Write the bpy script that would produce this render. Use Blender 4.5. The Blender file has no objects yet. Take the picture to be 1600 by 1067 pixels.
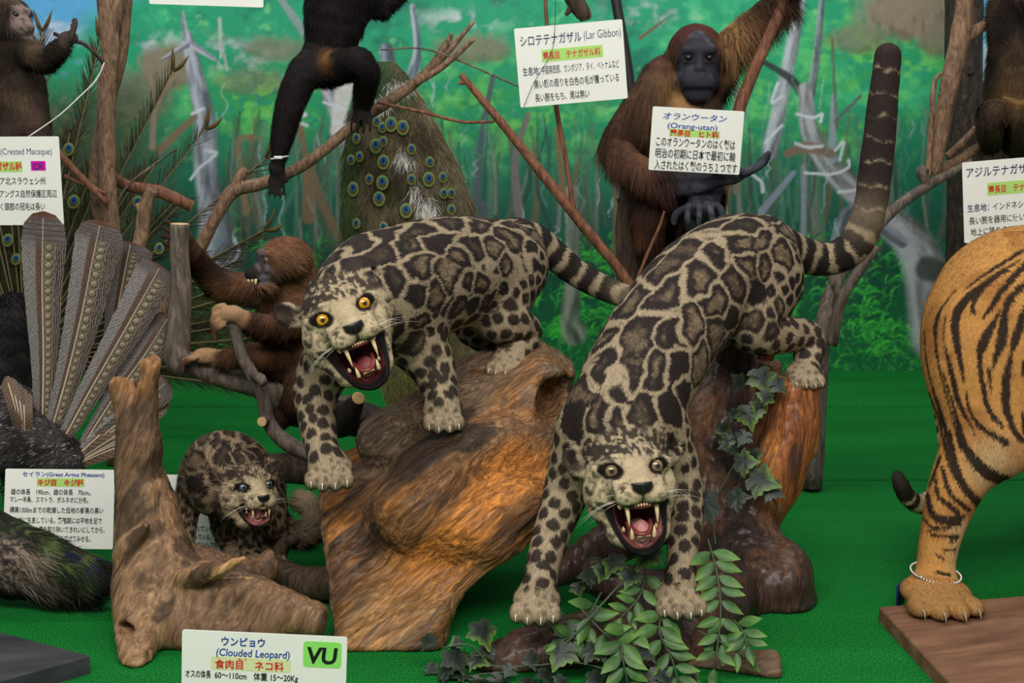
import bpy, math, random
import numpy as np
import openvdb as vdb
from mathutils import Vector, Matrix

RNG = np.random.default_rng(11)
random.seed(4)
C = bpy.context.scene.collection
SC = bpy.context.scene

# ------------------------------------------------------------------ camera frame
FPX, CX, CY = 2222.0, 800.0, 533.5
PITCH = math.radians(9.8)
CAMZ = 1.04
CP, SP = math.cos(PITCH), math.sin(PITCH)

def ray(px, py):
    u = (px - CX) / FPX; v = (CY - py) / FPX
    return np.array([u, CP + SP * v, -SP + CP * v])

def P(px, py, Y):
    d = ray(px, py)
    return np.array([0, 0, CAMZ]) + d * (Y / d[1])

def FL(px, py, z=0.0):
    d = ray(px, py)
    return np.array([0, 0, CAMZ]) + d * ((z - CAMZ) / d[2])

def J(px, py, Y, r):
    """joint: pixel, distance and radius in pixels -> x, y, z, r in metres"""
    p = P(px, py, Y)
    return np.array([p[0], p[1], p[2], r * Y / FPX])

def proj(p):
    q = np.asarray(p, float) - np.array([0, 0, CAMZ])
    depth = q[..., 1] * CP - q[..., 2] * SP
    up = q[..., 1] * SP + q[..., 2] * CP
    return CX + FPX * q[..., 0] / depth, CY - FPX * up / depth

# ------------------------------------------------------------------ noise
def _hash(ix, iy, iz, seed):
    h = (ix * 374761393 + iy * 668265263 + iz * 2147483647 + seed * 1274126177) & 0xFFFFFFFF
    h = ((h ^ (h >> 13)) * 1274126177) & 0xFFFFFFFF
    h = ((h ^ (h >> 16)) * 2246822519) & 0xFFFFFFFF
    return ((h ^ (h >> 15)) & 0xFFFFFF) / float(0xFFFFFF)

def vnoise(p, seed=0):
    """value noise in -1..1, p is (n,3)"""
    p = np.asarray(p, float)
    i = np.floor(p).astype(np.int64); f = p - i
    f = f * f * (3 - 2 * f)
    out = 0
    for dx in (0, 1):
        wx = f[:, 0] if dx else 1 - f[:, 0]
        for dy in (0, 1):
            wy = f[:, 1] if dy else 1 - f[:, 1]
            for dz in (0, 1):
                wz = f[:, 2] if dz else 1 - f[:, 2]
                out = out + wx * wy * wz * _hash(i[:, 0] + dx, i[:, 1] + dy, i[:, 2] + dz, seed)
    return out * 2 - 1

def fbm(p, octv=4, seed=0, gain=.5):
    a, s, t = 1.0, 0, 0
    p = np.asarray(p, float)
    for k in range(octv):
        s = s + a * vnoise(p * (2.03 ** k) + 17.3 * k, seed + k); t += a; a *= gain
    return s / t

def sstep(a, b, x):
    t = np.clip((x - a) / (b - a), 0, 1)
    return t * t * (3 - 2 * t)

def mixc(a, b, t):
    t = np.asarray(t)[..., None]
    return np.asarray(a) * (1 - t) + np.asarray(b) * t

def lin(r, g, b):
    """sRGB 0-255 -> linear"""
    c = np.array([r, g, b]) / 255.0
    return np.where(c <= .04045, c / 12.92, ((c + .055) / 1.055) ** 2.4)

def unit(v):
    v = np.asarray(v, float)
    return v / (np.linalg.norm(v, axis=-1, keepdims=True) + 1e-12)

def resample(pts, n):
    pts = np.asarray(pts, float)
    """Catmull-Rom through the rows of pts, n samples"""
    m = len(pts)
    if m == 2:
        t = np.linspace(0, 1, n)[:, None]
        return pts[0] * (1 - t) + pts[1] * t
    e = np.vstack([2 * pts[0] - pts[1], pts, 2 * pts[-1] - pts[-2]])
    u = np.linspace(0, m - 1, n); i = np.minimum(u.astype(int), m - 2); t = (u - i)[:, None]
    a, b, c, d = e[i], e[i + 1], e[i + 2], e[i + 3]
    return .5 * (2 * b + (c - a) * t + (2 * a - 5 * b + 4 * c - d) * t ** 2 + (3 * b - a - 3 * c + d) * t ** 3)

# ------------------------------------------------------------------ objects
def tag(o, label=None, cat=None, group=None, kind=None):
    if label: o['label'] = label
    if cat: o['category'] = cat
    if group: o['group'] = group
    if kind: o['kind'] = kind
    return o

def empty(name, loc, label, cat, group=None, rot=None):
    o = bpy.data.objects.new(name, None); C.objects.link(o)
    o.empty_display_size = .05
    o.location = tuple(loc)
    if rot is not None: o.rotation_euler = rot
    return tag(o, label, cat, group)

def mesh(name, V, F, mat=None, parent=None, col=None, smooth=True, nrm=None, extra=None, loc=None):
    """ONE mesh object; V in world space unless a parent (then made relative to the parent's place).
    F: (n,4)/(n,3) array or list of such arrays or list of tuples"""
    V = np.asarray(V, float)
    off = np.zeros(3)
    if parent is not None:
        q = parent
        while q is not None:
            off = off + np.array(q.location); q = q.parent
    elif loc is not None:
        off = np.asarray(loc, float)
    me = bpy.data.meshes.new(name)
    if isinstance(F, np.ndarray): F = [F]
    if len(F) and isinstance(F[0], np.ndarray):
        F = [f for f in F if len(f)]
        loops = np.concatenate([f.reshape(-1) for f in F]).astype(np.int32)
        tot = np.concatenate([np.full(len(f), f.shape[1], np.int32) for f in F])
        start = np.concatenate([[0], np.cumsum(tot)[:-1]]).astype(np.int32)
        me.vertices.add(len(V)); me.vertices.foreach_set('co', (V - off).astype(np.float32).ravel())
        me.loops.add(len(loops)); me.loops.foreach_set('vertex_index', loops)
        me.polygons.add(len(tot)); me.polygons.foreach_set('loop_start', start)
        me.update(calc_edges=True); me.validate()
    else:
        me.from_pydata([tuple(v) for v in (V - off)], [], [tuple(int(i) for i in f) for f in F]); me.update()
    me.polygons.foreach_set('use_smooth', np.full(len(me.polygons), bool(smooth)))
    if col is not None:
        a = me.attributes.new('Col', 'FLOAT_COLOR', 'POINT')
        c = np.ones((len(V), 4), np.float32); c[:, :3] = np.clip(col, 0, 1)
        a.data.foreach_set('color', c.ravel())
    if nrm is not None:
        a = me.attributes.new('nrm', 'FLOAT_VECTOR', 'POINT')
        a.data.foreach_set('vector', np.asarray(nrm, np.float32).ravel())
    for k, v in (extra or {}).items():
        a = me.attributes.new(k, 'FLOAT', 'POINT'); a.data.foreach_set('value', np.asarray(v, np.float32))
    if mat is not None:
        for m in (mat if isinstance(mat, (list, tuple)) else [mat]): me.materials.append(m)
    o = bpy.data.objects.new(name, me); C.objects.link(o)
    if parent is not None: o.parent = parent
    elif loc is not None: o.location = tuple(loc)
    return o

class MB:
    """collects shapes into ONE mesh"""
    def __init__(s): s.V = []; s.F = {}; s.n = 0; s.K = []
    def add(s, V, F, col=None):
        V = np.asarray(V, float); s.V.append(V)
        for f in (F if isinstance(F, list) else [F]):
            f = np.asarray(f)
            s.F.setdefault(f.shape[1], []).append(f + s.n)
        s.n += len(V)
        c = np.ones((len(V), 3)) * .5
        if col is not None: c[:] = col
        s.K.append(c)
        return s
    def build(s, name, mat=None, parent=None, smooth=True, loc=None, usecol=True):
        F = [np.concatenate(v) for v in s.F.values()]
        return mesh(name, np.concatenate(s.V), F, mat, parent, np.concatenate(s.K) if usecol else None, smooth, loc=loc)

def frames(pts):
    """parallel-transport frames along a polyline"""
    T = unit(np.gradient(pts, axis=0)); n = len(pts)
    a = np.array([0, 0, 1.0]) if abs(T[0][2]) < .9 else np.array([1.0, 0, 0])
    N = np.zeros((n, 3)); N[0] = unit(a - T[0] * a.dot(T[0]))
    for i in range(1, n):
        v = N[i - 1] - T[i] * N[i - 1].dot(T[i]); N[i] = unit(v)
    return T, N, np.cross(T, N)

def tube(pts, rad, nseg=10, n=None, rough=0, seed=0, fl=30.0, cap=True, flat=None):
    """round tube with tapered radii; rough = relative bumpiness. returns V, F(list)"""
    pts = np.asarray(pts, float); rad = np.asarray(rad, float)
    if rad.ndim == 0: rad = np.full(len(pts), float(rad))
    if n: Q = resample(np.column_stack([pts, rad]), n); pts, rad = Q[:, :3], np.maximum(Q[:, 3], 1e-4)
    T, N, B = frames(pts); m = len(pts)
    th = np.linspace(0, 2 * np.pi, nseg, endpoint=False)
    D = N[:, None, :] * np.cos(th)[None, :, None] + B[:, None, :] * np.sin(th)[None, :, None]
    R = np.repeat(rad[:, None], nseg, 1)
    if rough:
        q = (pts[:, None, :] * fl * .35 + D * 1.2).reshape(-1, 3)
        R = R * (1 + rough * fbm(q, 3, seed).reshape(R.shape))
    if flat: R = R * (1 - (1 - flat) * np.abs(np.sin(th))[None, :])
    V = (pts[:, None, :] + D * R[..., None]).reshape(-1, 3)
    i = np.arange(m - 1)[:, None] * nseg; j = np.arange(nseg)[None, :]; j2 = (j + 1) % nseg
    F = np.stack([i + j, i + j2, i + nseg + j2, i + nseg + j], -1).reshape(-1, 4)
    fs = [F]
    if cap:
        V = np.vstack([V, pts[0] - T[0] * rad[0] * .02, pts[-1] + T[-1] * rad[-1] * .02]); a = m * nseg
        j = np.arange(nseg); j2 = (j + 1) % nseg
        fs.append(np.stack([j2, j, np.full(nseg, a)], -1)); b = (m - 1) * nseg
        fs.append(np.stack([b + j, b + j2, np.full(nseg, a + 1)], -1))
    return V, fs

def ball(c, r, nu=16, nv=10, R=None):
    """ellipsoid; r scalar or 3, R 3x3 rotation with columns = axes"""
    r = np.ones(3) * r
    u = np.linspace(0, 2 * np.pi, nu, endpoint=False); v = np.linspace(0, np.pi, nv + 1)[1:-1]
    S = np.stack([np.outer(np.sin(v), np.cos(u)), np.outer(np.sin(v), np.sin(u)), np.outer(np.cos(v), np.ones(nu))], -1).reshape(-1, 3)
    S = np.vstack([S, [0, 0, 1], [0, 0, -1]]) * r
    if R is not None: S = S @ np.asarray(R).T
    k = len(v); i = np.arange(k - 1)[:, None] * nu; j = np.arange(nu)[None, :]; j2 = (j + 1) % nu
    F = np.stack([i + j, i + nu + j, i + nu + j2, i + j2], -1).reshape(-1, 4)
    j = np.arange(nu); j2 = (j + 1) % nu; a = k * nu; b = (k - 1) * nu
    return S + np.asarray(c), [F, np.stack([j, j2, np.full(nu, a)], -1), np.stack([b + j2, b + j, np.full(nu, a + 1)], -1)]

def box(c, size, R=None, bev=0):
    """box with chamfered edges"""
    hx, hy, hz = np.array(size) / 2; b = min(bev, hx * .9, hy * .9, hz * .9)
    if b <= 0:
        V = np.array([[x, y, z] for z in (-hz, hz) for x, y in ((-hx, -hy), (hx, -hy), (hx, hy), (-hx, hy))])
        F = np.array([[3, 2, 1, 0], [4, 5, 6, 7], [0, 1, 5, 4], [1, 2, 6, 5], [2, 3, 7, 6], [3, 0, 4, 7]])
    else:
        def ring(x, y, z, k):
            return [[-x + k, -y, z], [x - k, -y, z], [x, -y + k, z], [x, y - k, z], [x - k, y, z], [-x + k, y, z], [-x, y - k, z], [-x, -y + k, z]]
        rings = [ring(hx - b, hy - b, -hz, 0.0001), ring(hx, hy, -hz + b, b), ring(hx, hy, hz - b, b), ring(hx - b, hy - b, hz, 0.0001)]
        V = np.array(sum(rings, [])); F = []
        for k in range(3):
            for j in range(8): F.append([k * 8 + j, k * 8 + (j + 1) % 8, k * 8 + 8 + (j + 1) % 8, k * 8 + 8 + j])
        F = np.array(F)
        Fs = [F, np.array([[7, 6, 5, 4, 3, 2, 1, 0], [24, 25, 26, 27, 28, 29, 30, 31]])]
        if R is not None: V = V @ np.asarray(R).T
        return V + np.asarray(c), Fs
    if R is not None: V = V @ np.asarray(R).T
    return V + np.asarray(c), [F]

# ------------------------------------------------------------------ signed-distance bodies
class SDF:
    def __init__(s, vox): s.vox = vox; s.prims = []
    def cone(s, a, b, k=.02, op='add', sq=None):
        """tapered capsule between two joints (x,y,z,r)"""
        a = np.asarray(a, float); b = np.asarray(b, float)
        lo = np.minimum(a[:3] - a[3], b[:3] - b[3]); hi = np.maximum(a[:3] + a[3], b[:3] + b[3])
        if sq is not None:   # squash: (axis, factor>1 makes thinner along axis)
            pass
        def f(X):
            A = a[:3]; ba = b[:3] - A; L = ba.dot(ba) + 1e-12
            q = X - A
            if sq is not None:
                ax, fac = sq; ax = np.asarray(ax, float)
                t = np.clip(q @ ba / L, 0, 1)
                d = q - t[..., None] * ba
                d = d + (d @ ax)[..., None] * ax * (fac - 1)
                return (np.sqrt((d * d).sum(-1)) - (a[3] + (b[3] - a[3]) * t)) / (fac if fac > 1 else 1)
            t = np.clip(q @ ba / L, 0, 1)
            d = q - t[..., None] * ba
            return np.sqrt((d * d).sum(-1)) - (a[3] + (b[3] - a[3]) * t)
        if sq is not None and sq[1] < 1:
            e = max(a[3], b[3]) * (1 / sq[1] - 1); lo = lo - e; hi = hi + e
        s.prims.append((f, lo, hi, k, op)); return s
    def chain(s, js, k=.02, op='add', sq=None):
        js = np.asarray(js, float)
        if len(js) > 2: js = resample(js, (len(js) - 1) * 3 + 1)
        lo = (js[:, :3] - js[:, 3:]).min(0); hi = (js[:, :3] + js[:, 3:]).max(0)
        def f(X):
            D = np.full(X.shape[:-1], 9.0)
            for i in range(len(js) - 1):
                a, b = js[i], js[i + 1]; m = k + 4 * s.vox; r = max(a[3], b[3]) + m
                l = np.minimum(a[:3], b[:3]) - r; h = np.maximum(a[:3], b[:3]) + r
                ax = X[:, 0, 0, 0], X[0, :, 0, 1], X[0, 0, :, 2]
                sl = tuple(slice(int(np.searchsorted(ax[q], l[q])), int(np.searchsorted(ax[q], h[q]))) for q in range(3))
                q = X[sl] - a[:3]
                if q.size == 0: continue
                ba = b[:3] - a[:3]; t = np.clip(q @ ba / (ba @ ba + 1e-12), 0, 1); d = q - t[..., None] * ba
                D[sl] = np.minimum(D[sl], np.sqrt((d * d).sum(-1)) - (a[3] + (b[3] - a[3]) * t))
            return D
        s.prims.append((f, lo, hi, k, op)); return s
    def ell(s, c, r, R=None, k=.02, op='add'):
        c = np.asarray(c, float); r = np.ones(3) * r
        M = np.eye(3) if R is None else np.asarray(R, float)
        e = np.sqrt(((M * r) ** 2).sum(1))
        def f(X):
            q = (X - c) @ M
            k0 = np.sqrt(((q / r) ** 2).sum(-1)); k1 = np.sqrt(((q / r ** 2) ** 2).sum(-1)) + 1e-9
            return k0 * (k0 - 1) / k1
        s.prims.append((f, c - e, c + e, k, op)); return s
    def fn(s, f, lo, hi, k=.005, op='add'):
        s.prims.append((f, np.asarray(lo, float), np.asarray(hi, float), k, op)); return s
    def run(s, warp=None):
        v = s.vox
        adds = [p for p in s.prims if p[4] == 'add']
        lo = np.min([p[1] for p in adds], 0) - 5 * v; hi = np.max([p[2] for p in adds], 0) + 5 * v
        n = np.ceil((hi - lo) / v).astype(int) + 1
        D = np.full(n, .2, np.float32)
        for f, a, b, k, op in s.prims:
            m = k + 3 * v
            i0 = np.clip(np.floor((a - m - lo) / v).astype(int), 0, n); i1 = np.clip(np.ceil((b + m - lo) / v).astype(int) + 1, 0, n)
            if np.any(i1 <= i0): continue
            ax = [lo[q] + v * np.arange(i0[q], i1[q]) for q in range(3)]
            X = np.stack(np.meshgrid(*ax, indexing='ij'), -1)
            d = f(X)
            S = D[i0[0]:i1[0], i0[1]:i1[1], i0[2]:i1[2]]
            if op == 'add':
                h = np.clip(.5 + .5 * (S - d) / k, 0, 1)
                S[...] = S * (1 - h) + d * h - k * h * (1 - h)
            else:
                h = np.clip(.5 - .5 * (S + d) / k, 0, 1)
                S[...] = S * (1 - h) - d * h + k * h * (1 - h)
        w = 4 * v
        G = vdb.FloatGrid(w); G.copyFromArray(np.clip(D, -w, w))
        G.transform = vdb.createLinearTransform(voxelSize=v)
        p, q = G.convertToQuads(isovalue=0.0)
        p = np.asarray(p, float) + lo; q = np.asarray(q).astype(np.int64)
        # keep the largest connected piece is not needed: bodies are built connected
        return p, q

def vnormals(V, Q):
    n = np.zeros_like(V)
    a = np.cross(V[Q[:, 2]] - V[Q[:, 0]], V[Q[:, 3 % Q.shape[1]]] - V[Q[:, 1]]) if Q.shape[1] == 4 else np.cross(V[Q[:, 1]] - V[Q[:, 0]], V[Q[:, 2]] - V[Q[:, 0]])
    for k in range(Q.shape[1]): np.add.at(n, Q[:, k], a)
    return unit(n)

def smoothv(V, Q, it=1, w=.5):
    for _ in range(it):
        s = np.zeros_like(V); c = np.zeros(len(V))
        for k in range(4):
            for d in (1, 3):
                np.add.at(s, Q[:, k], V[Q[:, (k + d) % 4]]); np.add.at(c, Q[:, k], 1)
        V = V * (1 - w) + w * s / np.maximum(c, 1)[:, None]
    return V

def sample_surface(V, Q, n, rng):
    a = np.linalg.norm(np.cross(V[Q[:, 2]] - V[Q[:, 0]], V[Q[:, 3]] - V[Q[:, 1]]), axis=1)
    f = rng.choice(len(Q), n, p=a / a.sum())
    u = rng.random((n, 1)); w = rng.random((n, 1)); q = Q[f]
    p = (V[q[:, 0]] * (1 - u) + V[q[:, 1]] * u) * (1 - w) + (V[q[:, 3]] * (1 - u) + V[q[:, 2]] * u) * w
    return p, f, u, w, q

def bil(A, q, u, w):
    return (A[q[:, 0]] * (1 - u) + A[q[:, 1]] * u) * (1 - w) + (A[q[:, 3]] * (1 - u) + A[q[:, 2]] * u) * w

def with_fur(V, Q, N, colorf, n, length, width, flow, rng, lift=.35, jit=.18, lenf=None, curl=.0, droop=0.0, mask=None):
    """skin + short hair blades in one mesh. colorf(points, normals)->rgb ; flow(points)->direction"""
    col = colorf(V, N)
    p, f, u, w, q = sample_surface(V, Q, n, rng)
    nn = unit(bil(N, q, u, w))
    if mask is not None:
        kp = mask(p) > rng.random(len(p)); p, nn = p[kp], nn[kp]; n = len(p)
    cc = colorf(p, nn)
    d = flow(p); d = d - nn * (d * nn).sum(1, keepdims=True); d = unit(d + rng.normal(0, .28, (n, 3)))
    d = unit(d - nn * (d * nn).sum(1, keepdims=True))
    L = length * (.6 + .8 * rng.random(n))
    if lenf is not None: L = L * lenf(p)
    s = np.cross(nn, d)
    b0 = p - nn * length * .05
    wd = (width * (.7 + .6 * rng.random(n)))[:, None]
    dr = np.array([0, 0, -droop])
    m = b0 + (d * (1 - lift * .3) + nn * lift) * (L * .5)[:, None] + dr * (L * .3)[:, None]
    t = b0 + (d + nn * lift * .75) * L[:, None] + dr * L[:, None] + s * (curl * L * rng.normal(0, 1, n))[:, None]
    HV = np.stack([b0 - s * wd * .5, b0 + s * wd * .5, m - s * wd * .4, m + s * wd * .4, t], 1).reshape(-1, 3)
    i = np.arange(n)[:, None] * 5 + len(V)
    hq = i + np.array([[0, 1, 3, 2]]); ht = i + np.array([[2, 3, 4]])
    cc = cc * (1 + jit * rng.normal(0, 1, (n, 1)))
    hc = np.repeat(cc, 5, 0) * np.tile(np.array([.8, .8, 1, 1, 1.1]), n)[:, None]
    AV = np.vstack([V, HV]); AN = np.vstack([N, np.repeat(nn, 5, 0)])
    return AV, [np.vstack([Q, hq]), ht], np.clip(np.vstack([col, hc]), 0, 1), AN

# ------------------------------------------------------------------ materials
_M = {}
def nodemat(name):
    m = bpy.data.materials.new(name); m.use_nodes = True
    nt = m.node_tree; b = nt.nodes['Principled BSDF']
    return m, nt, b

def mat(name, rgb, rough=.6, metal=0, spec=.5, noise=None, bump=None, sheen=0, coat=0, stretch=(1, 1, 1), trans=0, emit=None):
    """plain surface with procedural colour variation (noise=(scale, amount)) and bump=(scale, strength)"""
    if name in _M: return _M[name]
    m, nt, b = nodemat(name); N = nt.nodes; L = nt.links
    rgb = np.asarray(rgb, float)
    b.inputs['Base Color'].default_value = (*rgb, 1)
    b.inputs['Roughness'].default_value = rough; b.inputs['Metallic'].default_value = metal
    b.inputs['Specular IOR Level'].default_value = spec
    if sheen: b.inputs['Sheen Weight'].default_value = sheen
    if coat: b.inputs['Coat Weight'].default_value = coat; b.inputs['Coat Roughness'].default_value = .12
    tc = N.new('ShaderNodeTexCoord'); mp = N.new('ShaderNodeMapping'); mp.inputs['Scale'].default_value = stretch
    L.new(tc.outputs['Object'], mp.inputs['Vector'])
    sc, am = noise or (40, .12)
    tx = N.new('ShaderNodeTexNoise'); tx.inputs['Scale'].default_value = sc; tx.inputs['Detail'].default_value = 4
    L.new(mp.outputs['Vector'], tx.inputs['Vector'])
    rp = N.new('ShaderNodeValToRGB'); rp.color_ramp.elements[0].position = .3; rp.color_ramp.elements[1].position = .7
    rp.color_ramp.elements[0].color = (*(rgb * (1 - am)), 1); rp.color_ramp.elements[1].color = (*np.minimum(rgb * (1 + am), 1), 1)
    L.new(tx.outputs['Fac'], rp.inputs['Fac']); L.new(rp.outputs['Color'], b.inputs['Base Color'])
    if bump:
        t2 = N.new('ShaderNodeTexNoise'); t2.inputs['Scale'].default_value = bump[0]; t2.inputs['Detail'].default_value = 5
        L.new(mp.outputs['Vector'], t2.inputs['Vector'])
        bp = N.new('ShaderNodeBump'); bp.inputs['Strength'].default_value = bump[1]; bp.inputs['Distance'].default_value = .01
        L.new(t2.outputs['Fac'], bp.inputs['Height']); L.new(bp.outputs['Normal'], b.inputs['Normal'])
    _M[name] = m
    return m

def colmat(name, rough=.75, spec=.25, noise=(300, .2), bump=None, stretch=(1, 1, 1), usenrm=False, coat=0, coatrough=.2, sheen=0):
    """colour from the object's own 'Col' attribute, broken up by fine procedural noise"""
    if name in _M: return _M[name]
    m, nt, b = nodemat(name); N = nt.nodes; L = nt.links
    at = N.new('ShaderNodeAttribute'); at.attribute_name = 'Col'
    tc = N.new('ShaderNodeTexCoord'); mp = N.new('ShaderNodeMapping'); mp.inputs['Scale'].default_value = stretch
    L.new(tc.outputs['Object'], mp.inputs['Vector'])
    tx = N.new('ShaderNodeTexNoise'); tx.inputs['Scale'].default_value = noise[0]; tx.inputs['Detail'].default_value = 3
    L.new(mp.outputs['Vector'], tx.inputs['Vector'])
    mr = N.new('ShaderNodeMapRange'); mr.inputs['From Min'].default_value = .3; mr.inputs['From Max'].default_value = .7
    mr.inputs['To Min'].default_value = 1 - noise[1]; mr.inputs['To Max'].default_value = 1 + noise[1]
    L.new(tx.outputs['Fac'], mr.inputs['Value'])
    mx = N.new('ShaderNodeVectorMath'); mx.operation = 'SCALE'
    L.new(at.outputs['Color'], mx.inputs[0]); L.new(mr.outputs['Result'], mx.inputs['Scale'])
    L.new(mx.outputs['Vector'], b.inputs['Base Color'])
    b.inputs['Roughness'].default_value = rough; b.inputs['Specular IOR Level'].default_value = spec
    if coat: b.inputs['Coat Weight'].default_value = coat; b.inputs['Coat Roughness'].default_value = coatrough
    if sheen: b.inputs['Sheen Weight'].default_value = sheen
    if usenrm:
        an = N.new('ShaderNodeAttribute'); an.attribute_name = 'nrm'
        L.new(an.outputs['Vector'], b.inputs['Normal'])
    elif bump:
        t2 = N.new('ShaderNodeTexNoise'); t2.inputs['Scale'].default_value = bump[0]; t2.inputs['Detail'].default_value = 5
        L.new(mp.outputs['Vector'], t2.inputs['Vector'])
        bp = N.new('ShaderNodeBump'); bp.inputs['Strength'].default_value = bump[1]; bp.inputs['Distance'].default_value = .01
        L.new(t2.outputs['Fac'], bp.inputs['Height']); L.new(bp.outputs['Normal'], b.inputs['Normal'])
    _M[name] = m
    return m
# ================================================================== big cats
def seg_info(p, skel):
    """nearest skeleton segment of every point: (name index, arc length in m, direction, signed distance)"""
    best = np.full(len(p), 9.0); idx = np.zeros(len(p), int); arc = np.zeros(len(p)); dr = np.zeros((len(p), 3))
    for n, (name, js) in enumerate(skel):
        L = 0
        for i in range(len(js) - 1):
            a, b = js[i], js[i + 1]; ba = b[:3] - a[:3]; l = np.linalg.norm(ba)
            t = np.clip((p - a[:3]) @ ba / (l * l), 0, 1)
            d = np.linalg.norm(p - a[:3] - t[:, None] * ba, axis=1) - (a[3] + (b[3] - a[3]) * t)
            k = d < best
            best[k] = d[k]; idx[k] = n; arc[k] = L + t[k] * l; dr[k] = ba / l
            L += l
    return idx, arc, dr, best

def poisson(pts, rad, rng, pre=None, prer=None):
    """indices of a blue-noise subset, rad per point"""
    order = rng.permutation(len(pts)); keep = [] if pre is None else [q for q in pre]; kr = [] if pre is None else [r for r in prer]
    kp = np.array(keep).reshape(-1, 3); kr = np.array(kr)
    for i in order[:14000]:
        if len(kp):
            d = ((kp - pts[i]) ** 2).sum(1)
            if (d < (np.maximum(rad[i], kr * .8)) ** 2).any(): continue
        kp = np.vstack([kp, pts[i]]); kr = np.append(kr, rad[i])
    return kp, kr

def head_frame(c, yaw, pitch, roll, to=None):
    y = unit((np.array([0, 0, CAMZ]) if to is None else np.asarray(to)) - c)
    x = np.array([1.0, 0, 0]); x = unit(x - y * x.dot(y)); z = np.cross(y, x)
    a = math.radians(pitch); y, z = y * math.cos(a) - z * math.sin(a), z * math.cos(a) + y * math.sin(a)
    a = math.radians(yaw); y, x = y * math.cos(a) + x * math.sin(a), x * math.cos(a) - y * math.sin(a)
    a = math.radians(roll); x, z = x * math.cos(a) + z * math.sin(a), z * math.cos(a) - x * math.sin(a)
    return np.column_stack([x, y, z])

def rotx(a):
    a = math.radians(a); c, s = math.cos(a), math.sin(a)
    return np.array([[1, 0, 0], [0, c, -s], [0, s, c]])

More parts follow.
